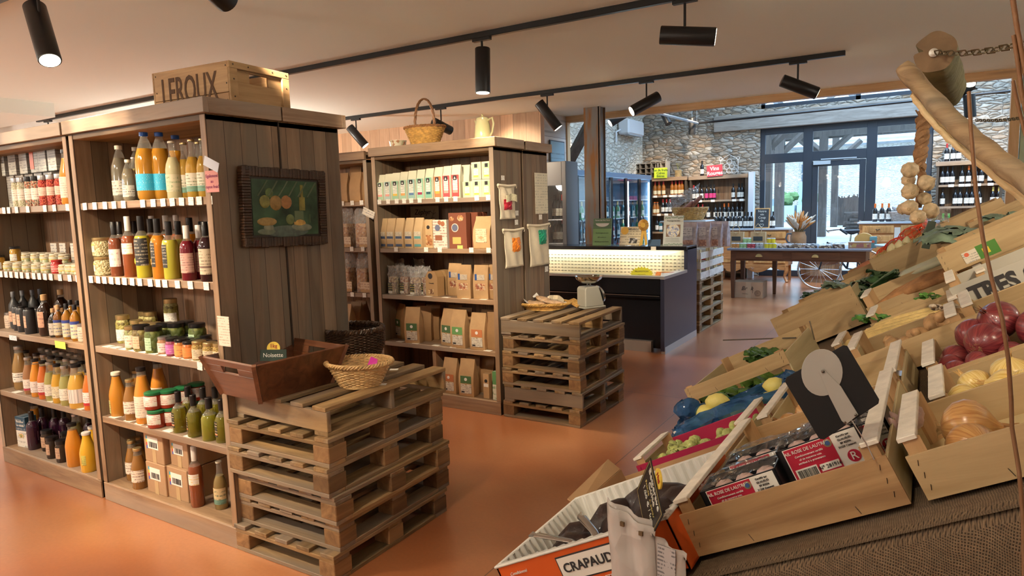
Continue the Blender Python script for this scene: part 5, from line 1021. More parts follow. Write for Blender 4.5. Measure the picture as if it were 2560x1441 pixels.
MB().tube([(W*.2, -.005, H*.2), (W*.3, -.005, H*.5), (W*.36, -.005, H*.85)], .0014, 4).tube([(W*.25, -.005, H*.35), (W*.35, -.005, H*.4)], .0014, 4).tube([(W*.3, -.005, H*.55), (W*.4, -.005, H*.65)], .0014, 4).tube([(W*.3, -.005, H*.6), (W*.22, -.005, H*.72)], .0014, 4).tube([(-W*.4, -.005, H*.4), (-W*.1, -.005, H*.36), (W*.12, -.005, H*.4)], .0012, 4).build('drawing', INK, t)
GR = [speckle('granola_a', [(.60, .48, .22), (.42, .28, .12), (.70, .60, .35), (.25, .15, .08)], 70), speckle('granola_b', [(.45, .20, .10), (.58, .34, .18), (.30, .10, .06), (.6, .45, .3)], 70), speckle('granola_c', [(.55, .38, .2), (.30, .16, .08), (.65, .5, .3), (.2, .1, .05)], 70)]
def film_bag(lab, x, y, z, W, D, H, content, fillz, labmat=None, rot=0, name='granola_bag', grp=None, cat='bag', topw=1.15, lw=.5):
 t = thing(name, lab, cat, (x, y, z), R(rot), grp)
 MB().box(-W/2, -D/2, 0, W/2, D/2, H*fillz, tx=W*.03, ty=D*.06).build('contents', content, t, bevel=.006)
 def f(u, v):
  a = 2*math.pi*u; w_ = W/2*1.04; d_ = D/2*1.06
  if v > .0:
   k = max(0, (v-fillz)/(1-fillz)); w_ *= 1+(topw-1)*k; d_ *= 1-.75*k
  x_ = max(-1, min(1, 1.35*math.cos(a)))*w_; y_ = max(-1, min(1, 1.35*math.sin(a)))*d_
  j = .0 if v < fillz else .012
  return (x_+random.uniform(-j, j), y_+random.uniform(-j, j), v*H+random.uniform(-j, j)*.8)
 MB().grid(f, 20, 12).build('clear_film', FILM, t)
 if labmat: MB().box(-W*lw, -D/2-.003, H*.04, W*lw*.1 if lw > .4 else W*lw, -D/2-.0018, H*.42).build('label', labmat, t)
 return t
FILM = crinkle('film_clear', .16, (.75, .72, .68), 45)
lG = printed('gran_lab', (.03, .03, .03), (.6, .5, .1), (.6, .6, .55), 10, b0=0, b1=.2)
for k, (px, c, dy) in enumerate(((985, 0, .06), (1014, 1, .09), (1040, 2, .055), (1062, 1, .10), (1000, 1, .2), (1050, 0, .24))):
 film_bag('clear bag of granola with black label, %s, third shelf of tea unit' % ('leftmost in front', 'second in front', 'third in front', 'rightmost in front', 'left one behind', 'right one behind')[k], X_at(px, U2Y+dy, .95), U2Y+dy, .847, .078, .055, .225 if k < 4 else .27, GR[c], .62, lG if k < 4 else None)
HM = flat('house_kraft', (.42, .26, .12), .6)
for k in range(2):
 x = X_at(840+(855, 930)[k]/3.43, U2Y+.1+.1*k, .95); t = thing('gable_box', 'kraft house-shaped box with %s, third shelf of tea unit' % ('black round seal and window', 'only its gable seen behind')[k], 'box', (x, U2Y+.09+.11*k, .847), R(-4))
 MB().prism([(-.06, 0), (.06, 0), (.06, .15), (.035, .19), (-.035, .19), (-.06, .15)], -.04, .04).build('box_body', HM, t)
 if k == 0: MB().lathe([(.022, 0), (.022, .002)], 24).build('black_seal', INK, t, loc=(-.01, -.04, .155), rot=(R(90), 0, 0)); panel(t, -.035, .015, .02, .055, -.04, GR[2], 'window'); text('Granola', .016, INK, t, (0, -.0415, .10))
def doy_deco(t, W, D, H):
 y = -D/2*1.14; panel(t, -W*.36, H*.56, -W*.22, H*.74, y, flat('doy_blue', (.03, .10, .35), .5), 'blue_stripe'); panel(t, -W*.22, H*.56, W*.3, H*.72, y, printed('doy', (.60, .52, .40), (.2, .2, .25), None, 8)); panel(t, -W*.32, H*.26, W*.32, H*.46, y, GR[1], 'window')
bag('doy', .12, .05, .25, KRAFT, doy_deco, 'seed_pouch', .93)
for k, (px, dy, z) in enumerate(((1140, .16, 0), (1163, .05, 0), (1205, .06, 0), (1240, .10, 0), (1222, .19, 0))):
 mkbag('doy', (X_at(px, U2Y+dy, .95), U2Y+dy, .847), R(random.uniform(-6, 8)), 'kraft pouch with window, %s, third shelf of tea unit' % ('leftmost, rear row', 'leftmost of front row', 'middle of front row', 'cut by the post', 'right one behind')[k])
def flour_deco(c, w2=False):
 def f(t, W, D, H):
  y = -D/2*1.14; panel(t, -W*.36, H*.36, W*.36, H*.56, y, flat('fl_%d%d' % (c[0]*100, c[1]*100), c, .5), 'colour_label')
  MB().lathe([(.012, 0), (.012, .002)], 16).build('white_mark', WHITE, t, loc=(0, y-.001, H*.47), rot=(R(90), 0, 0)); panel(t, -W*.36, H*.09, W*.36, H*.34, y, printed('flour_lab', (.66, .62, .52), (.15, .1, .1), None, 12))
  MB().box(-W*.3, y-.003, H*.11, -W*.1, y-.0015, H*.15).build('barcode', INK, t)
 return f
bag('fl_g', .13, .075, .285, KRAFT, flour_deco((.08, .17, .07)), 'flour_bag', .94); bag('fl_o', .13, .075, .275, KRAFT, flour_deco((.55, .20, .08)), 'flour_bag', .94); bag('fl_l', .13, .075, .29, KRAFT, flour_deco((.15, .35, .12)), 'flour_bag', .94); bag('fl_n', .13, .075, .28, KRAFT_D, None, 'flour_bag', .94)
F4 = [('fl_g', 1006, .17, -25, 'leftmost, rear row'), ('fl_g', 1035, .055, 12, 'turned one at the left front'), ('fl_n', 1062, .16, 20, 'left one in second row'), ('fl_n', 1085, .24, 10, 'second in back row'), ('fl_n', 1050, .29, 0, 'leftmost in back row'), ('fl_g', 1125, .09, -10, 'left of the front right group'), ('fl_l', 1151, .05, 0, 'light green label, front middle'), ('fl_o', 1199, .055, 3, 'orange label, front right'), ('fl_n', 1165, .2, 5, 'middle one behind'), ('fl_n', 1222, .17, -5, 'right one behind'), ('fl_n', 1140, .29, 5, 'rear wall, middle'), ('fl_n', 1238, .1, 0, 'cut by the right post')]
for k, px, dy, ry, ds in F4: mkbag(k, (X_at(px, U2Y+dy, .6), U2Y+dy, .467), R(ry), 'tall kraft flour bag, %s, fourth shelf of tea unit' % ds)
F5 = [('fl_o', 1130, .06, 0, 'orange label'), ('fl_g', 1172, .05, 4, 'dark green label'), ('fl_n', 1185, .16, 5, 'behind the green label one'), ('fl_n', 1150, .2, 0, 'middle one behind'), ('fl_n', 1205, .24, 0, 'back right'), ('fl_n', 1222, .2, 0, 'rearmost right')]
for k, px, dy, ry, ds in F5: mkbag(k, (X_at(px, U2Y+dy, .2), U2Y+dy, .10), R(ry), 'tall kraft flour bag, %s, bottom shelf of tea unit' % ds)
t = carton('small_packet', 'slim kraft packet with black round seal, bottom shelf right', X_at(1217, U2Y+.04, .2), U2Y+.05, .10, .052, .04, .19, KRAFT, 0, cat='packet'); MB().lathe([(.013, 0), (.013, .002)], 16).build('black_seal', INK, t, loc=(0, -.02, .135), rot=(R(90), 0, 0)); panel(t, -.02, .09, .02, .115, -.02, PAPER)
t = carton('small_packet', 'green and white packet cut off by the post, bottom shelf right', X_at(1241, U2Y+.04, .2), U2Y+.045, .10, .05, .04, .215, printed('gw_packet', (.7, .72, .6), (.1, .3, .1), (.12, .32, .12), 10, b0=.55, b1=1), 0, cat='packet')
bag('plum', .08, .06, .12, flat('dark_fruit', (.06, .02, .02), .4), None, 'dark_packet', .95)
mkbag('plum', (X_at(1003, U2Y+.12, .2), U2Y+.12, .10), 0, 'dark packet low behind the wicker baskets, bottom shelf of tea unit')
# bread unit in the gap
for k, (px, dy, ds) in enumerate(((862, .05, 'left one in front'), (893, .06, 'right one in front'), (910, .09, 'cut by the post'), (893, .2, 'rear one leaning, taller'))):
 mkbag(['fl_n', 'coffee_big'][0], (X_at(px, U2Y+dy, 1.7), U2Y+dy, 1.59+(.06 if k == 3 else 0)), R(5*k), 'brown paper bag, %s, top shelf of bread unit' % ds, scale=.86)
BREAD = speckle('toast_slices', [(.50, .22, .06), (.62, .33, .12), (.40, .16, .05), (.68, .42, .2)], 35, .7, .3)
for r_, z in enumerate((1.217, .847)):
 for k, px in enumerate((838, 868, 912)):
  film_bag('clear bag of toasted bread with %s label, %s, %s shelf of bread unit' % (('cream', 'white')[r_], nth(k, 3), ('second', 'third')[r_]), X_at(px+r_*3, U2Y+.08, z+.1), U2Y+.08, z, .115, .11, .33, BREAD, .6, None, 0, 'bread_bag')
  t = col.objects[-3] if False else None
for r_, z in enumerate((1.217, .847)):
 for k, px in enumerate((866, 910)):
  x = X_at(px+r_*3, U2Y+.02, z+.1); tt = MB().box(-.05, -.002, 0, .05, 0, .085).build('bread_label', printed('bread_lab', (.66, .52, .36), (.3, .12, .08), (.5, .3, .12), 8, b1=.3), loc=(x, U2Y+.016, z+.005)); tag(tt, 'cream paper label before the bread bags, %s, %s shelf' % (('left', 'right')[k], ('second', 'third')[r_]), 'label')
for k, px in enumerate((868, 893, 905)):
 mkbag('fl_o' if k == 0 else 'fl_n', (X_at(px, U2Y+.05+.09*k, .6), U2Y+.05+.09*k, .467), 0, 'kraft flour bag in the gap, %s, fourth shelf of bread unit' % ('front with orange label', 'second row', 'back row')[k])
# end panels: picture, cloth bags, poster
EX = -2.6
def pt(px, py): return at(px, py, 'x', EX+.03)
a = pt(600, 424); b_ = pt(808, 424); c_ = pt(612, 625); d_ = pt(815, 603)
y0, y1, z0, z1_ = 2.0, 2.0, 0, 0
y0 = (a.y+c_.y)/2; y1 = (b_.y+d_.y)/2; z1_ = (a.z+b_.z)/2; z0 = (c_.z+d_.z)/2; W = y1-y0; H = z1_-z0
t = thing('still_life_picture', 'dark still life picture in carved brown frame on the end panel', 'picture', (EX+.003, (y0+y1)/2, z0), (0, 0, R(90))); t.rotation_euler = (0, R(1.5), R(90))
FR = wood('carved_frame', (.025, .012, .006), (.08, .04, .02), 'X', None, rough=.35, knots=0, bump=.6)
m = MB(); fw2 = .04
for s in range(4):
 L_ = W if s % 2 == 0 else H; n = 28
 for k in range(n):
  u0, u1 = k/n, (k+1)/n; o = .0022*math.sin(k*1.9)+.002*math.sin(k*.8)
  if s == 0: m.box(-W/2+W*u0, -.035+o, -.004+o, -W/2+W*u1, 0, fw2)
  if s == 2: m.box(-W/2+W*u0, -.035+o, H-fw2, -W/2+W*u1, 0, H+.004+o)
  if s == 1: m.box(-W/2-.004+o, -.034+o, H*u0, -W/2+fw2, 0, H*u1)
  if s == 3: m.box(W/2-fw2, -.034+o, H*u0, W/2+.004+o, 0, H*u1)
m.build('carved_frame', FR, t, bevel=.003)
MB().box(-W/2+fw2, -.022, fw2, W/2-fw2, -.012, H-fw2).build('inner_lip', flat('frame_lip', (.03, .02, .015), .4), t)
CW, CHh = W-2*fw2-.02, H-2*fw2-.02; cx0 = -CW/2; cz0 = fw2+.01
MB().box(cx0, -.024, cz0, -cx0, -.022, cz0+CHh).build('canvas', flat('canvas_green', (.035, .075, .035), .35, vary=.8, vscale=9), t)
def pb(u, v, r_, c, sq=(1, .15, 1), nm='painted_fruit'): MB().blob((cx0+u*CW, -.0245, cz0+v*CHh), r_, 14, sq=sq).build(nm, flat('pnt_%d_%d_%d' % (c[0]*99, c[1]*99, c[2]*99), c, .5, vary=.3, vscale=40), t, smooth=True)
pb(.18, .60, .030, (.20, .19, .05)); pb(.34, .58, .035, (.30, .18, .05)); pb(.50, .60, .032, (.34, .16, .05)); pb(.25, .76, .022, (.12, .18, .06)); pb(.55, .28, .025, (.14, .18, .06))
pb(.2, .24, .05, (.35, .24, .08), (1.1, .1, .4), 'painted_bread'); pb(.22, .12, .028, (.22, .23, .15), (1, .1, 1), 'painted_cup'); pb(.20, .06, .05, (.15, .18, .12), (1.1, .06, .3), 'painted_saucer'); pb(.72, .13, .055, (.20, .22, .15), (1.2, .06, .35), 'painted_plate'); pb(.70, .2, .03, (.55, .34, .08), (1.2, .1, .8), 'painted_tart')
pb(.5, .06, .07, (.10, .13, .10), (1.8, .03, .4), 'painted_cloth')
MB().box(cx0+CW*.70, -.0265, cz0+CHh*.45, cx0+CW*.79, -.024, cz0+CHh*.70).box(cx0+CW*.725, -.0265, cz0+CHh*.70, cx0+CW*.765, -.024, cz0+CHh*.93).build('painted_bottle', flat('pnt_bottle', (.25, .22, .05), .4, vary=.5, vscale=20), t)
MB().box(cx0+CW*.62, -.026, cz0+CHh*.22, cx0+CW*.76, -.024, cz0+CHh*.44).box(cx0+CW*.86, -.026, cz0+CHh*.22, cx0+CW*.87, -.024, cz0+CHh*.38).build('painted_glass', flat('pnt_glass', (.14, .19, .11), .2), t)
for k in range(6): MB().tube([(cx0+CW*(.08+k*.15), -.0235, cz0+CHh*.70), (cx0+CW*min(.98, .22+k*.15), -.0235, cz0+CHh*.98)], .010, 6, flat=.3).build('painted_fold', flat('pnt_fold', (.12, .15, .09), .5), t)
CLO = flat('cotton_cloth', (.66, .60, .46), .85, vary=.06, vscale=20, bump=.15, bscale=150, sheen=.2)
X2 = -2.6+.004
def cloth_bag(lab, pxs, h_, net, pocket, X=X2):
 a = at(pxs[0], pxs[1], 'x', X); b = at(pxs[2], pxs[1], 'x', X); W = b.y-a.y; zt = (a.z+b.z)/2; H = zt-at((pxs[0]+pxs[2])/2+4, pxs[3], 'x', X).z
 t = thing('cloth_bag', lab, 'cloth bag', (X, (a.y+b.y)/2, zt-H), (0, 0, R(90)))
 def f(u, v):
  w_ = W/2*(.92 if v < .85 else .92+.10*(v-.85)/.15); x = (u*2-1)*w_
  sag = -.022*math.sin(math.pi*u)*max(0, (v-.75)/.25)
  return (x+.004*math.sin(v*9+u*3), -.008-.012*math.sin(math.pi*u)*(.4+.6*math.sin(v*3.14))-.004*math.sin(u*14+v*5), v*H+sag)
 MB().grid(f, 22, 18).build('cotton_body', CLO, t, smooth=True, thick=.004)
 MB().tube([(-W/2*1.04, -.008, H*.985), (-W/4, -.015, H*.965), (0, -.018, H*.955), (W/4, -.015, H*.965), (W/2*1.04, -.008, H*.985)], .010, 8).build('hem', CLO, t, smooth=True)
 for s in (-1, 1): MB().tube([(s*W/2*1.02, -.008, H*.985), (s*W/2*1.12, -.012, H*.95), (s*W/2*1.06, -.012, H*.90)], .004, 6).build('drawstring', CLO, t)
 m = MB(); cx, cz, rw, rh = net
 def g(u, v): return (W*cx+(u-.5)*W*rw+random.uniform(-.003, .003), -.022-.02*math.sin(math.pi*u)*math.sin(math.pi*v)+random.uniform(-.004, .004), H*cz+(v-.5)*H*rh+random.uniform(-.003, .003))
 m.grid(g, 9, 10).build('coloured_net', pocket, t, thick=.003)
 return t
cloth_bag('cotton bag with red net parcel, upper left of three on the end panel', (1243, 462, 1285, 548), 0, (-.05, .42, .45, .30), flat('net_red', (.42, .02, .04), .35, vary=.4, vscale=60))
t = cloth_bag('cotton bag with orange net parcel, lower left on the end panel', (1256, 572, 1305, 668), 0, (.05, .58, .42, .36), flat('net_orange', (.72, .22, .02), .4, vary=.3, vscale=60))
cloth_bag('cotton bag with green net parcel, on the right end panel', (1318, 560, 1370, 664), 0, (.10, .68, .36, .34), flat('net_green', (.01, .25, .14), .35, vary=.4, vscale=60))
a = at(1243, 505, 'x', X2+.03); tt = MB().grid(lambda u, v: (0+.004*math.sin(9*u), (u-.5)*.14, (v-.5)*.05+.012*math.sin(3*u)), 10, 4).build('patterned_cloth', flat('printed_cotton', (.62, .60, .42), .8, vary=.2, vscale=90), loc=(X2+.045, at(1266, 500, 'x', X2).y, at(1266, 498, 'x', X2).z), thick=.004); tag(tt, 'folded patterned cotton cover across the red-net bag', 'cloth')
tt = note('cream information poster pinned on the right end panel', 1336, 432, 1370, 534, 'x', X2, printed('info_poster', (.68, .64, .50), (.3, .3, .25), None, 30, dens=.5), None, name='info_poster', cat='poster')
for k, (px, py, lab) in enumerate(((1257, 445, 'above the red-net bag'), (1291, 556, 'right of the red-net bag, lower'), (1292, 533, 'right edge beside the red-net bag'), (1351, 543, 'below the cream poster'), (1366, 673, 'below the green-net bag'))):
 note('tiny white price tag on the end panel, '+lab, px-4, py-6, px+4, py+6, 'x', X2, TAGM, None, name='price_tag', cat='price tag')
# things on top of the units
BX = wood('old_box_wood', (.29, .16, .07), (.48, .31, .15), 'X', None, rough=.7, objvar=.06, knots=.7)
BXY = wood('old_box_wood_end', (.28, .16, .07), (.46, .30, .15), 'Y', None, rough=.7, objvar=.06, knots=.6)
fa, fb, fc = at(386, 250, 'z', 2.0), at(575, 236, 'z', 2.0), at(735, 262, 'z', 2.0)
ang = R(3); fb = Vector((-2.605, 2.02, 2.0));
fb = at(575, 262, 'z', 2.0); L_ = .50; D_ = .36
t = thing('drinks_crate', 'old wooden drinks crate with stencilled letters on top of nearest unit', 'crate', (fb.x, fb.y, 2.0), (0, 0, R(5)))
Hc = at(562, 152, 'y', fb.y).z-2.0
print('CRATE', fb, Hc)
n_ = 3
m = MB().box(-L_, 0, 0, 0, .014, Hc*.30-.002).box(-L_, 0, Hc*.30, 0, .014, Hc); m.build('lettered_side', BX, t, bevel=.002)
MB().box(-L_, D_-.014, 0, 0, D_, Hc).build('rear_side', BX, t, bevel=.002)
for x in (-.014, -L_): # ends with handle hole
 e = MB(); hz0, hz1, hy0, hy1 = Hc*.56, Hc*.80, D_*.34, D_*.66
 e.box(x, .014, 0, x+.014, D_-.014, hz0).box(x, .014, hz1, x+.014, D_-.014, Hc).box(x, .014, hz0, x+.014, hy0, hz1).box(x, hy1, hz0, x+.014, D_-.014, hz1)
 e.build('end_board', BXY, t, bevel=.001)
for x0_ in (0, -L_-.012): MB().box(x0_, 0, 0, x0_+.012, .045, Hc-.03).box(x0_, D_-.045, 0, x0_+.012, D_, Hc-.03).box(x0_, 0, Hc-.03, x0_+.012, D_, Hc).build('batten', BXY, t, bevel=.002)
MB().box(-L_+.014, .014, 0, -.014, D_-.014, .01).build('crate_floor', BX, t)
m = MB()
for u, v in ((.02, .9), (.02, .5), (.02, .12), (.97, .9), (.97, .5), (.97, .12)): m.blob((-L_*u, -.001, Hc*v), .004, 6, sq=(1, .5, 1))
for u, v in ((.06, .93), (.3, .93), (.7, .93), (.94, .93), (.06, .6), (.94, .6), (.06, .2)): m.blob((.013, D_*u, Hc*v), .004, 6, sq=(.5, 1, 1))
m.build('nails', flat('nail_dark', (.06, .04, .03), .5, .5), t)
text('LEROUX', Hc*.92, INKB, t, (-L_*.52, -.0012, Hc*.45), sx=.56, name='stencil_lettering', bold=.002)
WICK = flat('wicker_honey', (.55, .33, .10), .5, vary=.35, vscale=40); WICK_D = flat('wicker_brown', (.06, .03, .015), .4, vary=.5, vscale=40); WICK_L = flat('wicker_straw', (.60, .40, .18), .5, vary=.25, vscale=40); WICK_B = flat('wicker_rim_brown', (.28, .13, .05), .5, vary=.3, vscale=40)
def weave(m, prof, nst, rows, rs, sqx=1, sqy=1, amp=.004, n=96):
 """woven wall: wavy horizontal strands over upright stakes; prof(v) gives radius, height"""
 for j in range(rows):
  v = j/(rows-1); r_, z = prof(v)
  m.tube([((r_+amp*math.sin(nst*2*math.pi*i/n+math.pi*j))*math.cos(2*math.pi*i/n)*sqx, (r_+amp*math.sin(nst*2*math.pi*i/n+math.pi*j))*math.sin(2*math.pi*i/n)*sqy, z) for i in range(n)], rs, 5, closed=True)
 for k in range(nst*2):
  a = math.pi*k/nst; m.tube([(prof(v/6)[0]*math.cos(a)*sqx, prof(v/6)[0]*math.sin(a)*sqy, prof(v/6)[1]) for v in range(7)], rs*.8, 5)
def braid(m, r_, z, rs, sqx=1, sqy=1, n=90, tw=22, off=.006):
 for q in range(3): m.tube([((r_+off*math.cos(tw*2*math.pi*i/n+q*2.1))*math.cos(2*math.pi*i/n)*sqx, (r_+off*math.cos(tw*2*math.pi*i/n+q*2.1))*math.sin(2*math.pi*i/n)*sqy, z+off*math.sin(tw*2*math.pi*i/n+q*2.1)) for i in range(n)], rs, 5, closed=True)
p = at(1063, 352, 'z', 2.0); p = Vector((X_at(1063, U2Y+.16, 2.05), U2Y+.16, 2.0))
t = thing('handled_basket', 'wicker basket with tall arched handle on top of tea unit', 'basket', p)
m = MB(); weave(m, lambda v: (.105+.055*v, .01+.125*v), 15, 15, .0045, 1.05, .8); m.lathe([(0, 0), (.10, 0), (.10, .012), (0, .012)], 24, cap=False); m.build('woven_body', WICK, t, smooth=True)
m = MB(); braid(m, .162, .14, .005, 1.05, .8, 120, 30, .007); m.build('braided_rim', WICK_B, t, smooth=True)
m = MB()
for q in range(3): m.tube([(math.cos(R(180-i*6))*.095+.005*math.cos(i*.9+q*2.1), .006*math.sin(i*.9+q*2.1), .13+.225*math.sin(R(i*6))**.8 if 0 < i < 30 else .10) for i in range(31)], .0065, 6)
m.build('arched_handle', WICK_B, t, smooth=True)
p = Vector((X_at(995, U2Y+.2, 2.03), U2Y+.2, 2.0)); t = thing('patterned_bowl', 'small cream patterned bowl left of the handled basket', 'bowl', p)
MB().lathe([(0, 0), (.05, 0), (.062, .01), (.066, .05), (.07, .062), (.073, .062), (.073, .066), (.062, .066), (.06, .02), (0, .012)], 28, cap=False).build('bowl_body', speckle('bowl_pattern', [(.66, .60, .46), (.66, .60, .46), (.45, .22, .12), (.66, .6, .45), (.5, .48, .3)], 55, .3, .0), t, smooth=40)
p = Vector((X_at(1207, U2Y+.12, 2.06), U2Y+.12, 2.0)); t = thing('enamel_coffee_pot', 'pale yellow enamel coffee pot with lid and handle on tea unit', 'coffee pot', p); EN = flat('enamel_cream', (.66, .62, .34), .15, coat=.5)
MB().lathe([(0, 0), (.062, 0), (.064, .01), (.055, .10), (.046, .135), (.048, .142)], 28, cap=False).build('pot_body', EN, t, smooth=40)
MB().lathe([(.048, .142), (.044, .155), (.02, .165), (.006, .17), (.009, .178), (0, .186)], 28, cap=False).build('lid', EN, t, smooth=40)
MB().tube([(.045, 0, .135), (.085, 0, .150), (.095, 0, .11), (.082, 0, .05), (.06, 0, .02)], .008, 8).build('handle', EN, t, smooth=True)
MB().add([(-.045, -.012, .09), (-.045, .012, .09), (-.046, .012, .138), (-.07, .004, .145), (-.07, -.004, .145), (-.046, -.012, .138)], [(0, 1, 2, 3, 4, 5), (0, 5, 4), (1, 3, 2)]).build('spout', EN, t)
# on the pallet stacks
PT = 6*PH
BRW = wood('stained_box', (.07, .022, .009), (.19, .07, .028), 'X', None, rough=.4, objvar=.1)
def PX(px, py): return at(px, py, 'z', PT)
a, b_, c_ = PX(560, 958), PX(652, 1008), PX(792, 925)
t = thing('slanted_wooden_box', 'dark brown wooden box with flared sides and hand holes', 'box', (b_.x, b_.y, PT));
e1 = (a-b_); e2 = (c_-b_); W = .28; D = .37; an = math.atan2(e2.y, e2.x)-R(90); print('BOX', a, b_, c_, e1.length, e2.length, math.degrees(an))
t.rotation_euler = (0, 0, R(-4)); t.location = (b_.x, b_.y, PT)
Hb = .17; fl = .055
def wall(p0, p1, q1, q0, th, nm, hole=False):
 p0, p1, q0, q1 = map(Vector, (p0, p1, q0, q1)); n = (p1-p0).cross(q0-p0).normalized()*th
 if not hole: qs = [(0, 0, 1, 1)]
 else: qs = [(0, 0, 1, .66), (0, .84, 1, 1), (0, .66, .34, .84), (.66, .66, 1, .84)]
 m = MB()
 def P_(u, v, k): a_ = p0.lerp(p1, u); b2 = q0.lerp(q1, u); return tuple(a_.lerp(b2, v)+n*k)
 for u0, v0, u1, v1 in qs: m.add([P_(u0, v0, 0), P_(u1, v0, 0), P_(u1, v1, 0), P_(u0, v1, 0), P_(u0, v0, 1), P_(u1, v0, 1), P_(u1, v1, 1), P_(u0, v1, 1)], [(0, 1, 2, 3), (7, 6, 5, 4), (0, 4, 5, 1), (1, 5, 6, 2), (2, 6, 7, 3), (3, 7, 4, 0)])
 return m.build(nm, BRW, t, bevel=.0015)
w0, w1, d0, d1 = -W, 0, 0, D
wall((w0, d0, 0), (w1, d0, 0), (w1+fl, d0-fl, Hb), (w0-fl, d0-fl, Hb), -.012, 'handle_end', True)
wall((w0, d1, 0), (w1, d1, 0), (w1+fl, d1+fl, Hb), (w0-fl, d1+fl, Hb), .012, 'handle_end', True)
wall((w1, d0, 0), (w1, d1, 0), (w1+fl, d1+fl, Hb), (w1+fl, d0-fl, Hb), -.012, 'long_side'); wall((w0, d0, 0), (w0, d1, 0), (w0-fl, d1+fl, Hb), (w0-fl, d0-fl, Hb), .012, 'long_side')
MB().box(w0, d0, 0, w1, d1, .01).build('box_floor', BRW, t)
for x, y, sx, sy in ((w1, d0, 1, -1), (w0, d0, -1, -1), (w1, d1, 1, 1), (w0, d1, -1, 1)): MB().tube([(x, y, .0), (x+sx*fl, y+sy*fl, Hb+.004)], .012, 4).build('corner_batten', BRW, t)
tt = thing('chalk_label', 'little chalkboard label with yellow disc inside the slanted wooden box', 'sign', (b_.x-.12, b_.y+.17, PT+.13), (R(-10), 0, R(28)))
MB().box(-.06, 0, 0, .06, .004, .05).build('board', flat('chalk_green', (.012, .03, .02), .6), tt); MB().lathe([(.03, 0), (.03, .003)], 24).build('yellow_disc', flat('disc_yellow', (.66, .48, .06), .5), tt, loc=(.0, .006, .055), rot=(R(90), 0, 0)); text('1kg', .024, flat('disc_red', (.4, .05, .03), .5), tt, (0, .002, .066)); text('Noisette', .026, flat('chalk', (.6, .6, .55), .8), tt, (0, -.001, .025))
MB().box(-.012, .0, -.12, .012, .003, 0).build('pick', BRW, tt)
p = PX(893, 968); t = thing('oval_straw_basket', 'light oval wicker basket with a pink tag, front of pallet stack', 'basket', (p.x-.01, p.y+.03, PT), R(25))
t.scale = (.88,)*3
m = MB(); weave(m, lambda v: (.095+.055*v, .006+.115*v), 17, 17, .004, 1.08, .88); m.lathe([(0, 0), (.09, 0), (.09, .01), (0, .01)], 24, cap=False); m.build('woven_body', WICK_L, t, smooth=True)
m = MB(); braid(m, .155, .122, .0055, 1.08, .88, 120, 20, .008); m.build('rim', WICK_L, t, smooth=True)
MB().box(-.02, -.02, 0, .02, .0, .002).add([(0, 0, .0), (.05, .0, .0), (.055, .01, .035), (.02, .01, .05)], [(0, 1, 2, 3)]).build('pink_tag', flat('magenta', (.60, .02, .38), .5), t, loc=(.03, .03, .09), thick=.001)
p = PX(880, 905); t = thing('dark_round_basket', 'dark brown round willow basket holding a thin pick, behind straw basket', 'basket', (p.x-.05, p.y+.06, PT), 0)
m = MB(); weave(m, lambda v: (.13+.022*math.sin(3.14*v*.8)+.015*v, .005+.155*v), 24, 24, .0042, 1.08, .95, .006); m.lathe([(0, 0), (.12, 0), (.12, .01), (0, .01)], 24, cap=False)
m.build('woven_body', WICK_D, t, smooth=True)
m = MB(); braid(m, .158, .165, .007, 1.08, .95, 120, 26, .010); m.build('rim', WICK_D, t, smooth=True)
MB().tube([(-.03, -.06, .11), (-.035, -.065, .24)], .0022, 6).build('metal_pick', STEEL, t)
tt = thing('paper_bag_scoop', 'crumpled white paper sticking up left of the dark basket', 'paper', (p.x-.22, p.y+.02, PT+.12))
MB().add([(-.03, 0, 0), (.05, 0, 0), (.045, .03, .04), (.01, .01, .075), (-.02, .02, .055), (-.04, .01, .03)], [(0, 1, 2, 3, 4, 5)]).add([(.0, .0, 0), (.05, .0, .0), (.03, -.02, .05)], [(0, 1, 2)]).build('crumpled_sheet', flat('paper_bluewhite', (.7, .78, .8), .5), tt, thick=.002)
for k, (px, py) in enumerate(((955, 962), (985, 925))): q = PX(px, py); tag(MB().box(-.02, -.014, 0, .02, .014, .002).build('price_tag', PAPER, loc=(q.x, q.y, PT+.0005), rot=(0, 0, R(30))), 'small white tag lying on a pallet board, %s' % ('right of the straw basket', 'further back near the dark basket')[k], 'price tag')
p = PX(1470, 768); t = thing('kitchen_scale', 'grey vintage kitchen scale with steel bowl and round dial', 'scale', (p.x+.02, p.y-.02, PT), R(62)); SC = flat('scale_grey', (.42, .42, .37), .35)
MB().prism([(-.075, .012), (.10, .012), (.10, .03), (.055, .165), (-.06, .165), (-.075, .15)], -.055, .055).build('housing', SC, t, bevel=.006)
MB().box(-.085, -.06, 0, .115, .06, .013).build('foot', SC, t, bevel=.004)
d = Vector((.135, 0, .045)).normalized(); c = Vector((.085, 0, .093))
MB().tube([c-d*.0, c+d*.016], .070, 36).build('dial_ring', STEEL, t, smooth=40); MB().tube([c+d*.0165, c+d*.0175], .060, 36).build('dial_face', flat('dial_face', (.62, .68, .72), .15), t)
u_ = Vector((0, 1, 0)); v_ = d.cross(u_)
m = MB(); o = c+d*.0185
for k in range(24): a = R(k*15); r0, r1 = (.050, .057); e = u_*math.cos(a)+v_*math.sin(a); m.tube([o+e*r0, o+e*r1], .0011, 4)
m.tube([o, o+(u_*.3+v_*-.95)*.045], .0018, 4); m.build('dial_marks', INK, t)
for y in (-.015, .02): MB().tube([(0.0, y, .16), (0.0, y, .195)], .006, 8).build('rod', STEEL, t)
MB().lathe([(0, .195), (.06, .197), (.095, .225), (.105, .243), (.108, .243), (.10, .222), (.062, .192), (0, .19)], 36, cap=False).build('steel_bowl', flat('steel_bowl', (.6, .56, .5), .15, 1), t, smooth=40, loc=(-.0, 0, 0))
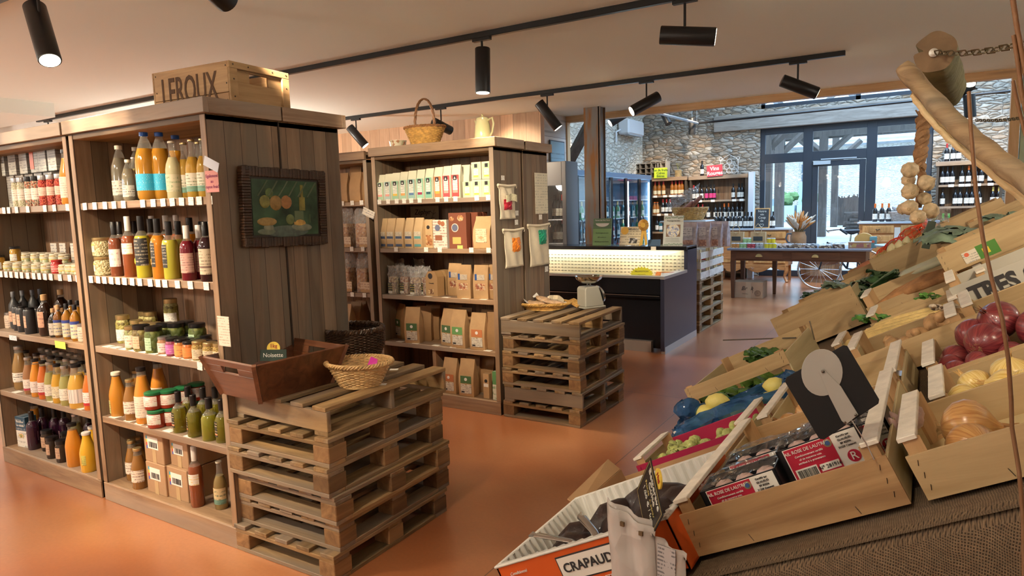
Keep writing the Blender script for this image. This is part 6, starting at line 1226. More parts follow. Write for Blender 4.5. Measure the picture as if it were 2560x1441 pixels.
p = PX(1350, 775); t = thing('flat_wicker_tray', 'flat oval wicker tray of biscuit packets on second pallet stack', 'basket', (p.x+.0, p.y+.08, PT), R(30))
m = MB(); weave(m, lambda v: (.135+.04*v, .005+.035*v), 20, 6, .005, 1.1, .75); m.lathe([(0, 0), (.14, 0), (.14, .008), (0, .008)], 24, cap=False); m.build('woven_body', WICK, t, smooth=True)
m = MB(); braid(m, .178, .042, .006, 1.1, .75, 110, 20, .007); m.build('rim', WICK, t, smooth=True)
tb = t.location.copy()
PKM = flat('biscuit_film', (.62, .42, .26), .25, vary=.3, vscale=22, coat=.4)
for k, (dx, dy, dz, rz, ry, lab) in enumerate(((-.11, -.03, .03, 15, 12, 'left with white end'), (-.02, -.07, .035, 40, 8, 'front middle'), (.08, -.01, .04, 50, 10, 'right'), (-.03, .04, .05, -10, 14, 'rear left'))):
 tt = thing('biscuit_packet', 'clear pack of pale biscuits on the wicker tray, '+lab, 'packet', (tb.x+dx, tb.y+dy, tb.z+dz), (R(8), R(ry), R(rz)))
 MB().blob((0, 0, .012), .085, 14, sq=(1, .5, .2), jit=.06).build('packet_body', PKM, tt, smooth=True); MB().add([(-.08, -.03, .01), (-.115, -.035, .03), (-.115, .035, .03), (-.08, .03, .01)], [(0, 1, 2, 3)]).add([(.08, -.03, .01), (.11, -.035, .02), (.11, .035, .02), (.08, .03, .01)], [(0, 1, 2, 3)]).build('crimped_end', flat('packet_end', (.72, .70, .66), .3), tt, thick=.002)
tt = thing('round_tag', 'round cream label leaning on the wicker tray', 'sign', (tb.x+.03, tb.y+.09, tb.z+.05), (R(55), 0, R(10)))
pts = [(.075*(1+.12*math.cos(4*R(a*10)))*math.cos(R(a*10)), .05*(1+.1*math.sin(3*R(a*10)))*math.sin(R(a*10))) for a in range(36)]
MB().prism(pts, 0, .004, axis='z').build('label_board', flat('label_cream', (.66, .62, .48), .6), tt); text('Biscuits', .022, INK, tt, (0, .005, .005), (0, 0, 0))
tt = thing('wicker_lid', 'small wicker loop rack lying behind the biscuit packets', 'basket', (tb.x+.16, tb.y+.14, tb.z+.02), (R(15), 0, R(-15)))
m = MB()
for k in range(7): m.tube([(-.09, .012*k-.04, 0), (0, .012*k-.04, .035), (.09, .012*k-.04, 0)], .005, 6)
m.build('woven_strands', WICK, tt, smooth=True)
# wine shelves in the stone room
def wineshelf(x0, x1, y, top, lab, zs, d=.34, rot=0):
 t = thing('wine_shelf', lab, 'shelf', (x0, y, 0), R(rot)); W = x1-x0
 MB().box(0, 0, 0, .035, d, top-.05).build('side_panel', SH_SIDE, t); MB().box(W-.035, 0, 0, W, d, top-.05).build('side_panel', SH_SIDE, t)
 MB().box(.035, d-.02, 0, W-.035, d, top-.05).build('back_panel', SH_BACK, t)
 for z in zs: MB().box(.035, .002, z-.035, W-.035, d-.02, z).build('shelf', SH_X, t)
 MB().box(-.02, -.02, top-.075, W+.02, d, top).build('top_board', SH_X, t, bevel=.003); return t
WY = 13.75
xa, xb = at(1724, 440, 'y', WY).x, at(1868, 428, 'y', WY).x
WZ = [at(1790, 500, 'y', WY).z, at(1790, 548, 'y', WY).z, 1.0, .55, .12]
wineshelf(xa, xb, WY, 2.05, 'red wine shelf unit against the stone wall, left of the door', WZ)
ca, cb_ = at(1611, 440, 'y', WY).x, at(1716, 440, 'y', WY).x
CZ = [at(1660, 489, 'y', WY).z, at(1660, 535, 'y', WY).z, at(1660, 580, 'y', WY).z, .5, .12]
wineshelf(ca, cb_, WY, 2.06, 'cider and juice shelf unit in the corner by the bottle cooler', CZ)
RY = 13.8; ra, rb = at(2343, 405, 'y', RY).x, at(2510, 400, 'y', RY).x
RZ_ = [at(2430, 460, 'y', RY).z, at(2430, 515, 'y', RY).z, .85, .45, .1]
wineshelf(ra, rb, RY, 2.09, 'red wine shelf unit right of the glazed doors, behind the garlic', RZ_)
def wrow(lst, y, z, where, dy=.08):
 for k, (kk, px) in enumerate(lst):
  make(kk, (X_at(px, y+dy, z+.15), y+dy, z), R(random.uniform(-15, 10)), '%s, %s, %s' % ({'wine_k': 'dark wine bottle with white label', 'wine_r': 'red-capped dark wine bottle', 'wine_o': 'orange-capped dark wine bottle', 'wine_p': 'dark wine bottle with pink label', 'wine_g': 'green-capped green wine bottle', 'wine_w': 'yellow-capped dark wine bottle', 'cider': 'amber cider bottle with red cap', 'small_cider': 'short amber juice bottle', 'cool_blue': 'blue-lit bottle', 'cool_green': 'green-lit bottle', 'cool_red': 'red-tinted bottle'}[kk], nth(k, len(lst)), where), 'bottles '+where)
s = 3.275
q = lambda *a: [1400+v/s for v in a]
wrow(list(zip(['wine_r', 'wine_k', 'wine_k', 'wine_p', 'wine_p', 'wine_p', 'wine_k', 'wine_k', 'wine_k'], q(1095, 1125, 1160, 1200, 1235, 1262, 1418, 1465, 1490))), WY, WZ[0], 'top shelf of red wine unit')
wrow(list(zip(['wine_k', 'wine_r', 'wine_r', 'wine_k', 'wine_k', 'wine_k', 'wine_o', 'wine_o', 'wine_k', 'wine_k', 'wine_k'], q(1096, 1132, 1168, 1215, 1272, 1308, 1345, 1380, 1412, 1450, 1487))), WY, WZ[1], 'second shelf of red wine unit')
wrow(list(zip(['cider']*7, q(780, 812, 848, 918, 948, 978, 1000))), WY, CZ[0], 'top shelf of cider unit')
wrow(list(zip(['wine_k', 'small_cider', 'small_cider', 'small_cider', 'wine_r', 'wine_r', 'wine_r'], q(700, 740, 775, 798, 843, 873, 903))), WY, CZ[1], 'second shelf of cider unit')
wrow(list(zip(['wine_k', 'wine_k', 'cool_blue'], q(735, 795, 823))), WY, CZ[2], 'third shelf of cider unit')
q = lambda *a: [2180+v/5.763 for v in a]
wrow(list(zip(['wine_k']*3+['wine_k', 'wine_o', 'wine_k', 'wine_k', 'wine_k', 'wine_k'], q(1015, 1085, 1158, 1297, 1392, 1495, 1578, 1705, 1800))), RY, RZ_[0], 'top shelf of right wine unit')
wrow(list(zip(['wine_k']*6+['wine_w', 'wine_w'], q(1015, 1200, 1268, 1362, 1437, 1545, 1740, 1825))), RY, RZ_[1], 'second shelf of right wine unit')
wrow(list(zip(['wine_r', 'wine_k', 'wine_k'], q(1078, 1170, 1250))), RY, 2.09, 'standing on top of right wine unit', .15)
for k, (pxs, y, z, wh) in enumerate(((q(*()) or [1405+v/3.275 for v in (1080, 1130, 1235, 1410, 1470)], WY, WZ[0], 'top shelf edge of red wine unit'), ([1400+v/3.275 for v in (1100, 1280, 1350, 1390, 1420, 1450, 1480)], WY, WZ[1], 'second shelf edge of red wine unit'), ([1400+v/3.275 for v in (735, 780, 860, 910, 940, 985)], WY, CZ[0], 'top shelf edge of cider unit'), ([1400+v/3.275 for v in (740, 810, 870, 935, 970)], WY, CZ[1], 'second shelf edge of cider unit'), ([2180+v/5.763 for v in (1140, 1290, 1380, 1530, 1710)], RY, RZ_[0], 'top shelf edge of right wine unit'))):
 me = MB().box(-.04, 0, 0, .04, .002, .045).mesh('price_tag', [PAPER])
 for px in pxs: o = bpy.data.objects.new('price_tag', me); col.objects.link(o); o.location = (X_at(px, y, z), y-.004, z-.04); tag(o, 'small white price tag on '+wh, 'price tag', 'price tags on '+wh)
def hsign(px0, py0, px1, py1, y, mat, lines, ts, tm, lab, rot=0):
 a, b = at(px0, py0, 'y', y), at(px1, py1, 'y', y); W = b.x-a.x; H = a.z-b.z
 t = thing('shelf_sign', lab, 'sign', ((a.x+b.x)/2, y, b.z), (0, R(rot), 0)); MB().box(-W/2, -.003, 0, W/2, 0, H).build('board', mat, t)
 for k, s_ in enumerate(lines): text(s_, ts, tm, t, (0, -.005, H*(1-(k+.75)/(len(lines)+.4))), bold=ts*.02)
hsign(1635, 421, 1668, 445, WY-.05, flat('sign_yellowgreen', (.62, .72, .04), .5), ('Jus de fruits', 'Cidres', 'Bières'), .066, flat('ink_green', (.03, .12, .02), .6), 'yellow-green sign above the cider shelf', 1)
hsign(1768, 414, 1807, 440, WY-.05, flat('sign_red', (.48, .04, .07), .5), ('Vins', 'Rouges'), .105, WHITE, 'red sign with white letters above the red wine shelf', -3)
def top_at(px, y): return X_at(px, y, 2.06)
x = top_at(1618, WY+.15); t = thing('wine_rack', 'old wooden bottle crate rack on the cider shelf', 'rack', (x, WY+.2, 2.06), 0); m = MB()
for i in range(5): m.box(-.26+.13*i-.01, -.14, 0, -.26+.13*i+.01, .14, .30)
for j in range(4): m.box(-.26, -.14, .1*j, .26, .14, .1*j+.012)
m.build('crate_grid', flat('rack_grey', (.22, .18, .14), .8), t); x2 = top_at(1637, WY+.1)
t = thing('wine_rack', 'paler wooden rack right of the dark crate rack', 'rack', (top_at(1646, WY+.1), WY+.2, 2.06), R(-4)); m = MB()
for i in range(4): m.box(-.17+.113*i-.008, -.1, 0, -.17+.113*i+.008, .12, .33)
for j in range(4): m.box(-.17, -.1, .1*j, .17, .12, .1*j+.012)
m.box(-.18, -.11, .33, .18, .13, .345).build('rack_grid', flat('rack_pale', (.45, .38, .30), .8), t)
t = thing('bottle_basket', 'small wicker bottle holder with yellow leaves on the cider shelf', 'basket', (top_at(1695, WY+.1), WY+.12, 2.06)); m = MB(); weave(m, lambda v: (.06, .01+.12*v), 8, 8, .008, 1, 1, .004, 40); m.build('woven_body', WICK_L, t)
m = MB()
for k in range(9): a_ = k*.7; m.add([(0, 0, .12), (.02*math.cos(a_), .02*math.sin(a_), .2), (.04*math.cos(a_), .04*math.sin(a_), .28)], [(0, 1, 2)])
m.build('leaves', flat('leaf_yellow', (.55, .5, .05), .6), t, thick=.004)
make('wine_k', (top_at(1755, WY+.1), WY+.1, 2.05), 0, 'lone dark wine bottle on top of the red wine unit, left of the red sign')
t = thing('metal_wine_rack', 'white scrolled metal wine rack on top of the red wine unit', 'rack', (top_at(1822, WY+.12), WY+.15, 2.05)); m = MB(); rr = .006
for cx, cz in [(-.1, .08), (.0, .08), (.1, .08), (-.05, .17), (.05, .17), (0, .26)]: m.tube([(cx+.05*math.cos(R(a)), 0, cz+.05*math.sin(R(a))) for a in range(0, 360, 20)], rr, 6, closed=True)
for s_ in (-1, 1):
 m.tube([(s_*.17, 0, 0), (s_*.17, 0, .30), (s_*.10, 0, .34), (0, 0, .40)], rr, 6); m.tube([(s_*.17+.03*math.cos(R(a)), 0, .32+.03*math.sin(R(a))) for a in range(0, 360, 24)], rr, 6, closed=True)
m.build('scroll_frame', flat('rack_white', (.7, .7, .68), .4), t)
tag(MB().box(xb+.03, WY-.02, 0, xb+.13, WY+.10, 2.08).build('white_post', flat('post_white', (.62, .66, .72), .4)), 'white upright post right of the red wine unit', 'post')
for zi, z in enumerate((1.28, .95, .62, 1.6)):
 if zi > 2: continue
 for j in range(13):
  y = 9.35+.25+j*.245; make(('cool_blue', 'cool_green', 'cool_red')[(j+zi*2) % 3 if zi != 0 else (0, 1, 1, 0, 2)[j % 5]], (-4.62-.12, y, z), R(90), 'chilled bottle behind glass, %s from the camera end, %s shelf of blue cooler' % (ORD[j], ('upper', 'middle', 'lower')[zi]), 'bottles in the blue cooler')
for zi, z in enumerate((1.35, 1.05, .75)):
 for j in range(4): make('wine_k' if j != 2 else 'wine_r', (-4.15+.065+.055*j, 7.70, z), R(-20), 'dark bottle behind glass, %s, %s shelf of the grey fridge' % (nth(j, 4), ('upper', 'middle', 'lower')[zi]), 'bottles in the grey fridge')
# dressers
def dresser(x0, x1, y0, d, H, lab, scallop=True, ndr=2):
 t = thing('dresser', lab, 'dresser', (x0, y0, 0)); W = x1-x0
 MB().box(-.03, -.03, H-.035, W+.03, d, H).build('sideboard_top' if not scallop else 'top_board', flat('top_blue_sheen', (.38, .42, .48), .3) if True else OAK, t, bevel=.006)  # bluish daylight sheen put into the colour of the top
 zb = .30 if scallop else .02
 MB().box(0, 0, zb, W, d-.01, H-.035).build('carcass', OAK, t, bevel=.004)
 for k in range(ndr):
  a_, b__ = W*k/ndr+.05, W*(k+1)/ndr-.05
  dr_ = MB().box(a_, -.018, H-.19, b__, 0, H-.06).build('drawer', OAK_Z, t, bevel=.004)
  m = MB(); x = a_+.04
  while x < b__-.05: m.box(x, -.026, H-.165, x+.014, -.018, H-.085); x += .022
  m.build('reeded_panel', OAK_Z, dr_)
  MB().tube([((a_+b__)/2-.03, -.03, H-.12), ((a_+b__)/2, -.04, H-.14), ((a_+b__)/2+.03, -.03, H-.12)], .006, 6).build('handle', flat('iron', (.05, .045, .04), .4, .8), dr_)
  do = MB().box(a_, -.02, zb+.05, b__, 0, H-.23).build('cabinet_door', OAK_Z, t, bevel=.006)
  MB().box(a_+.08, -.03, zb+.12, b__-.08, -.02, H-.32).build('raised_panel', OAK, do, bevel=.008)
  m = MB()
  for r_ in (.05, .032, .014): m.tube([((a_+b__)/2+r_*math.cos(R(a)), -.026, H-.28+r_*math.sin(R(a))) for a in range(0, 360, 20)], .006, 6, closed=True)
  m.build('carved_rosette', OAK_Z, do)
 if scallop:
  pts = [(0, .32), (0, .26)]
  for k in range(41): u = k/40; pts.append((.06+(W-.12)*u, .27-.10*abs(math.sin(u*math.pi*2.5))*(1 if .1 < u < .9 else .5)))
  pts += [(W, .26), (W, .32)]; MB().prism(pts, -.012, .02).build('scalloped_apron', OAK, t, bevel=.003)
  m = MB()
  for k in range(7): m.tube([(W*.5, -.016, .27), (W*.5+.07*math.cos(R(20+23*k)), -.02, .27+.06*math.sin(R(20+23*k))*-1)], .006, 5)
  m.build('shell_carving', OAK, t)
  for x, s_ in ((.05, -1), (W-.05, 1)): MB().tube([(x, .03, .32), (x+s_*.02, .015, .22), (x-s_*.015, .03, .10), (x+s_*.03, .0, .02), (x+s_*.035, -.01, .0)], [.045, .04, .025, .028, .03], 8).build('cabriole_leg', OAK, t, smooth=True)
  MB().box(.02, d-.08, 0, .07, d-.03, .3).box(W-.07, d-.08, 0, W-.02, d-.03, .3).build('rear_leg', OAK, t)
 return t
DH = at(1850, 566, 'y', 13.3).z; DX0, DX1 = at(1790, 566, 'y', 13.2).x, at(1972, 569, 'y', 13.2).x
dresser(DX0, DX1, 13.2, .5, 1.0, 'carved oak dresser left of the doors with wine bottles on it')
RX0, RX1 = at(2148, 556, 'y', 13.0).x, at(2345, 560, 'y', 13.0).x
dresser(RX0, RX1, 13.0, .6, 1.10, 'light oak sideboard with reeded drawers right of the doors', False)
q = lambda *a: [1680+v/3.133 for v in a]
wrow(list(zip(['wine_k']*10, q(345, 400, 470, 498, 535, 572, 595, 622, 765, 792))), 13.2, 1.0, 'standing on the left oak dresser', .15)
wrow(list(zip(['wine_k']*3, q(372, 440, 522))), 13.2, 1.0, 'second row on the left oak dresser', .32)
wrow(list(zip(['wine_o']*3, q(1590, 1645, 1697))), 13.0, 1.10, 'standing on the right oak sideboard', .12)
wrow(list(zip(['wine_g']*2, [2357, 2371])), 12.6, .92, 'green bottles by the right wine unit', .12)
p = at(1904, 565, 'y', 13.28); t = thing('chalkboard', 'small chalkboard with heart on the left dresser', 'sign', (p.x, 13.28, 1.0), (R(-8), 0, 0)); sc = 1
MB().box(-.14, 0, 0, .14, .015, .38).build('frame', OAK_Z, t, bevel=.003); MB().box(-.12, -.003, .02, .12, 0, .36).build('slate', flat('slate_board', (.03, .035, .04), .7), t)
CHK = flat('chalk', (.6, .6, .55), .8)
for k, s_ in enumerate(('Notre', 'vin', 'Coup', 'de')): text(s_, .06, CHK, t, (0, -.005, .32-.06*k))
m = MB(); m.tube([(.035*16*math.sin(R(a))**3/16, -.006, .055+.035*(13*math.cos(R(a))-5*math.cos(R(2*a))-2*math.cos(R(3*a))-math.cos(R(4*a)))/16) for a in range(0, 360, 12)], .003, 4, closed=True); m.build('chalk_heart', CHK, t)
tag(MB().tube([(0, 0, 0), (0, 0, .92)], .06, 4).box(-.12, -.12, -.0, .12, .12, .02).build('wooden_post', DARKW_Z, loc=(at(2285, 600, 'y', 11.8).x, 11.8, 0)), 'brown square table post below the hanging garlic', 'post')
p = at(2245, 548, 'y', 13.1); t = thing('loaf_basket', 'pale oval basket with wrapped loaves on the right sideboard', 'basket', (p.x+.1, 13.2, 1.1)); m = MB(); weave(m, lambda v: (.16+.08*v, .01+.15*v), 12, 8, .009, 1.3, .8, .005, 50); m.build('woven_body', flat('basket_pale', (.45, .38, .33), .6), t)
m = MB()
for k in range(5): m.blob((random.uniform(-.15, .15), random.uniform(-.06, .06), .2+random.uniform(0, .08)), .10, 10, sq=(1.2, .7, .6), jit=.12)
m.build('wrapped_loaves', flat('loaf_wrap', (.50, .50, .52), .25, vary=.4, vscale=12), t)
# long table
TY = 10.75; TX0 = at(1822, 622, 'y', TY).x; TX1 = at(2175, 625, 'y', TY).x; TH = .79; TD = .80
t = thing('long_table', 'long dark wooden table with two drawers, holding packaged goods', 'table', (TX0, TY, 0)); W = TX1-TX0
MB().box(-.02, -.04, TH-.035, W+.02, TD, TH).build('tabletop', flat('table_top_blue_sheen', (.20, .22, .28), .22, coat=.3), t, bevel=.004)  # dark wood top, its blue-grey stands for the daylight sheen
az = TH-.035-.16
MB().box(.03, 0, az, W-.05, .025, TH-.035).box(.03, TD-.08, az, W-.05, TD-.055, TH-.035).build('apron', DARKW, t); MB().box(W-.075, .02, az, W-.05, TD-.06, TH-.035).box(.03, .02, az, .055, TD-.06, TH-.035).build('side_apron', DARKW, t)
for k, (a_, b__) in enumerate(((.11, .80), (.92, 1.58))):
 d_ = MB().box(a_, -.012, az+.025, b__, 0, TH-.05).build('drawer', DARKW, t, bevel=.004)
 c = (a_+b__)/2; MB().lathe([(.052, 0), (.045, .012), (.02, .02), (0, .022)], 20, a0=0, a1=180, cap=False).build('cup_handle', BRASS, d_, loc=(c, -.012, az+.062), rot=(R(90), 0, 0), thick=.002)
for x, y in ((.06, .04), (W-.08, .04), (.06, TD-.1), (W-.08, TD-.1), (.56, TD-.1)):
 MB().add([(x-.036, y-.036, az), (x+.036, y-.036, az), (x+.036, y+.036, az), (x-.036, y+.036, az), (x-.022, y-.022, 0), (x+.022, y-.022, 0), (x+.022, y+.022, 0), (x-.022, y+.022, 0)], [(0, 1, 2, 3), (7, 6, 5, 4), (0, 4, 5, 1), (1, 5, 6, 2), (2, 6, 7, 3), (3, 7, 4, 0)]).build('leg', DARKW_Z, t)
def tx(px, dy, z=None): return X_at(px, TY+dy, z or TH+.04)
JB = [speckle('sweet_orange', [(.6, .25, .05), (.7, .4, .15), (.5, .15, .03)], 60), speckle('sweet_green', [(.35, .5, .2), (.5, .6, .3), (.25, .35, .15)], 60), speckle('sweet_red', [(.5, .05, .06), (.65, .2, .15), (.3, .02, .03)], 60), speckle('sweet_mixed', [(.5, .4, .4), (.2, .25, .25), (.35, .4, .35)], 60), flat('tin_yellow', (.72, .55, .03), .35)]
def tubs(px, dy, z, mi, n, ds):
 for k in range(n):
  t = thing('sweet_jar', '%s, %s, on the long table' % (ds, nth(k, n) if n > 1 else 'single'), 'jar', (tx(px+9*k, dy), TY+dy, z))
  MB().lathe([(0, 0), (.036, 0), (.037, .005), (.037, .062)], 16, cap=False).build('jar_body', JB[mi], t, smooth=40); MB().lathe([(.038, .062), (.038, .074), (0, .075)], 16, cap=False).build('lid', flat('lid_white', (.68, .70, .70), .3), t, smooth=40)
q = lambda v: 1700+v/4.238
tubs(q(570), .10, TH, 0, 2, 'orange sweet jar'); tubs(q(650), .11, TH, 1, 2, 'green sweet jar in lower row'); tubs(q(735), .10, TH, 2, 2, 'red sweet jar'); tubs(q(820), .11, TH, 3, 2, 'grey sweet jar'); tubs(q(920), .10, TH, 4, 3, 'yellow tin, lower row'); tubs(q(945), .11, TH+.076, 4, 2, 'yellow tin, upper row'); tubs(q(690), .20, TH, 1, 2, 'green sweet jar behind, lower'); tubs(q(690), .20, TH+.076, 1, 2, 'green sweet jar behind, upper')
for k, px in enumerate((600, 830)):
 x = tx(q(px), .26); t = thing('gift_bag', 'kraft gift bag with twine handles and dark label, %s on the long table' % ('left', 'right')[k], 'gift bag', (x, TY+.26, TH))
 MB().box(-.11, -.04, 0, .11, .04, .24).build('bag_body', KRAFT, t); panel(t, -.07, .10, .07, .17, -.04, flat('lab_dark', (.05, .05, .05), .6))
 MB().tube([(-.05+.0, -.042, .22), (-.055, -.045, .30), (0, -.045, .37), (.055, -.045, .30), (.05, -.042, .22)], .006, 6).build('twine_handle', flat('twine', (.5, .36, .2), .8), t, smooth=True)
 MB().tube([(-.02, -.045, .23), (0, -.05, .22), (.02, -.045, .23)], .006, 6).build('bow', flat('twine', (.5, .36, .2), .8), t)
NUT = [speckle('truffles', [(.10, .05, .03), (.22, .13, .08), (.45, .35, .28), (.06, .03, .02)], 35), speckle('choc_nuts', [(.25, .14, .07), (.5, .38, .25), (.1, .05, .03)], 50)]
for k, px in enumerate((1095, 1225, 1390, 1540, 1680)):
 x = tx(q(px), .14); t = thing('chocolate_tray', 'clear tray of chocolates with dark label, %s, on the long table' % nth(k, 5), 'chocolate tray', (x, TY+.14, TH), R(random.uniform(-12, 12)))
 MB().box(-.085, -.06, 0, .085, .06, .035 if k < 4 else .055, tx=.008, ty=.008).build('chocolates', NUT[k % 2], t, bevel=.004)
 MB().grid(lambda u, v: ((u-.5)*.21, (v-.5)*.15, .05+(.02 if k == 4 else 0)+random.uniform(-.008, .02)), 8, 6).build('film', FILM, t)
 MB().box(-.025, -.02, .054, .025, .02, .057).build('label', INK, t)
x = tx(q(1905), .14); t = thing('biscuit_gift_box', 'long pink-brown biscuit box with windows, right end of the long table', 'box', (x, TY+.12, TH), R(2)); MB().box(-.145, -.05, 0, .145, .05, .09).build('box_body', flat('box_pinkbrown', (.45, .22, .14), .4), t, bevel=.003)
MB().box(-.125, -.053, .02, .125, -.05, .07).build('front_print', speckle('macaron', [(.5, .3, .1), (.35, .12, .1), (.3, .25, .15), (.55, .45, .3)], 16, .4, 0), t); MB().box(-.15, -.055, .085, .15, .06, .095).build('lid', flat('lid_pale', (.6, .5, .45), .4), t)
x = tx(q(1945), .32); t = thing('cake_box', 'round-topped orange cake box behind the biscuit box', 'box', (x, TY+.33, TH)); MB().prism([(-.12, 0), (.12, 0), (.12, .12)]+[(.12*math.cos(R(a)), .12+.09*math.sin(R(a))) for a in range(15, 180, 15)]+[(-.12, .12)], -.06, .06).build('box_body', flat('cake_orange', (.62, .34, .10), .4), t); MB().box(-.12, -.063, .03, .12, -.06, .09).build('white_band', WHITE, t)
x = tx(q(2048), .30); t = thing('teal_tin', 'small teal box with red emblem right of the cake box', 'tin', (x, TY+.28, TH)); MB().box(-.045, -.04, 0, .045, .04, .16).build('tin_body', flat('teal', (.12, .26, .28), .4), t, bevel=.004); MB().lathe([(.02, 0), (.02, .002)], 16).build('emblem', flat('sticker_red', (.6, .12, .06), .5), t, loc=(0, -.04, .09), rot=(R(90), 0, 0))
x = tx(1995, .38); t = thing('stoneware_jug', 'brown stoneware jug with blue-grey handle on the long table', 'jug', (x, TY+.40, TH)); MB().lathe([(0, 0), (.10, 0), (.115, .04), (.115, .16), (.095, .21), (.10, .235), (.093, .235), (.088, .20)], 28, cap=False).build('jug_body', flat('stoneware', (.38, .19, .09), .3, vary=.2, vscale=12), t, smooth=40)
MB().tube([(-.10, 0, .20), (-.16, 0, .20), (-.18, 0, .13), (-.15, 0, .07), (-.11, 0, .06)], .014, 8).build('handle', flat('handle_bluegrey', (.12, .14, .18), .3), t, smooth=True)
tf = thing('dried_flower_bouquet', 'dried bouquet of cream and orange plumes in the jug', 'bouquet', (x, TY+.40, TH+.2))
ms = [MB(), MB(), MB()]
for k in range(64):
 a_ = random.uniform(0, 6.28); sp = random.uniform(.1, .95); L_ = random.uniform(.24, .38); e = Vector((math.cos(a_)*sp*.26, math.sin(a_)*sp*.15, L_*(1.05-.3*sp))); mm = ms[k % 2]
 b = e*.35; ms[2].tube([(0, 0, -.1), tuple(b)], .003, 4)
 mm.tube([tuple(b), tuple(b.lerp(e, .5)+Vector((0, 0, .02))), tuple(e)], [.006, .04 if k % 2 == 0 else .03, .008], 6, flat=.6)
ms[0].build('cream_plume', flat('plume_cream', (.72, .62, .50), .9, bump=.8, bscale=120), tf); ms[1].build('orange_plume', flat('plume_orange', (.62, .25, .06), .9, bump=.8, bscale=120), tf); ms[2].build('stems', flat('stem_tan', (.35, .25, .12), .8), tf)
p = at(1834, 744, 'z', 0); p2 = at(1905, 748, 'z', 0); W = p2.x-p.x
t = thing('cardboard_box', 'cardboard box on the floor under the long table', 'box', (p.x, p.y, 0), 0); MB().box(0, 0, 0, W, .34, .25).build('box_body', flat('cardboard_cool', (.44, .30, .21), .75, vary=.06), t, bevel=.003)
MB().add([(-.0, 0, .251), (W, 0, .251), (W, .17, .262), (0, .17, .262)], [(0, 1, 2, 3)]).add([(0, .34, .251), (W, .34, .251), (W, .18, .262), (0, .18, .262)], [(0, 3, 2, 1)]).build('flap', flat('cardboard_cool', (.44, .30, .21), .75), t, thick=.003)
MB().box(W*.42, -.002, .0, W*.60, 0, .25).build('tape', flat('tape_clear', (.47, .36, .26), .3), t); text('Br', .09, INK, t, (W*.36, -.003, .15), shear=.3); text('k', .09, INK, t, (W*.63, -.003, .15), shear=.3)
m = MB()
for r_ in (.045, .03, .012): m.tube([(W*.83+r_*math.cos(R(a)), -.003, .08+r_*math.sin(R(a))) for a in range(0, 360, 20)], .002, 4, closed=True)
m.tube([(W*.66, -.003, .18), (W*.66, -.003, .08)], .002, 4).tube([(W*.3, -.003, .07), (W*.5, -.003, .06)], .002, 4).build('round_logo', INK, t)
p = at(2245, 607, 'y', 10.4); t = thing('round_table', 'small pale-topped round table right of the long table', 'table', (p.x+.05, 10.6, 0)); MB().lathe([(0, .84), (.34, .84), (.34, .86), (0, .86)], 30, cap=False).build('tabletop', flat('pale_top', (.45, .5, .55), .25), t); MB().tube([(0, 0, 0), (0, 0, .84)], .04, 10).lathe([(0, 0), (.2, 0), (.2, .03), (0, .03)], 20, cap=False).build('pedestal', DARKW_Z, t)
p = at(2243, 590, 'y', 10.45); tag(MB().box(-.035, -.005, 0, .035, .005, .24).build('white_card', WHITE, loc=(p.x, 10.45, .862)), 'white upright card on the round table', 'card')
p = at(2045, 707, 'z', 0); t = thing('wooden_barrel', 'worn wooden half barrel on the floor behind the long table', 'barrel', (p.x, p.y+.3, 0)); MB().lathe([(0, 0), (.30, 0), (.34, .15), (.385, .40), (.40, .52), (.38, .52), (.36, .4), (0, .38)], 36, cap=False).build('staves', wood('barrel_wood', (.18, .11, .06), (.42, .29, .17), 'Z', 'X', .07, .75, objvar=0, gray=(.25, .2, .15)), t, smooth=40)
for z, r_ in ((.08, .326), (.34, .376)): MB().lathe([(r_, z), (r_+.004, z), (r_+.008, z+.045), (r_, z+.045)], 36, cap=False).build('hoop', flat('hoop_rust', (.16, .08, .05), .6, .5), t)
p = at(2085, 600, 'y', 12.3); bx_ = at(2085, 640, 'y', 12.3).x; t = thing('old_bicycle', 'old black bicycle with chrome handlebar leaning behind the long table', 'bicycle', (bx_, 12.3, 0)); BB = flat('bike_black', (.02, .022, .03), .3); CHR = flat('chrome', (.6, .62, .65), .15, 1)
hb = at(2070, 577, 'y', 12.3); sd = at(2128, 578, 'y', 12.3); zx = hb.x-bx_; sx_ = sd.x-bx_; zh = hb.z; zs_ = sd.z
for nm, x in (('front_wheel', zx-.12), ('rear_wheel', sx_+.18)):
 w_ = MB().tube([(x+.33*math.cos(R(a)), 0, .34+.33*math.sin(R(a))) for a in range(0, 360, 10)], .018, 8, closed=True).build(nm, CHR, t, smooth=True)
 m = MB()
 for a in range(0, 360, 20): m.tube([(x, 0, .34), (x+.32*math.cos(R(a)), 0, .34+.32*math.sin(R(a)))], .002, 4)
 m.build('spokes', CHR, w_)
MB().tube([(zx, 0, .80), (zx-.12, 0, .34)], .014, 8).tube([(zx, 0, .75), (zx+.3, 0, .36)], .016, 8).tube([(zx+.3, 0, .36), (sx_, 0, .74)], .016, 8).tube([(zx, 0, .78), (sx_, 0, .68)], .016, 8).tube([(zx+.3, 0, .36), (sx_+.18, 0, .34)], .012, 8).tube([(sx_, 0, .7), (sx_+.18, 0, .34)], .010, 8).build('frame', BB, t, smooth=True)
MB().tube([(zx-.02, .25, zh-.04), (zx-.03, .1, zh), (zx, 0, zh-.02), (zx+.02, -.12, zh), (zx+.2, -.2, zh+.03), (zx+.3, -.22, zh-.05)], .012, 8).build('handlebar', CHR, t, smooth=True); MB().tube([(zx+.2, -.2, zh+.03), (zx+.31, -.22, zh-.05)], .018, 8).build('grip', BB, t)
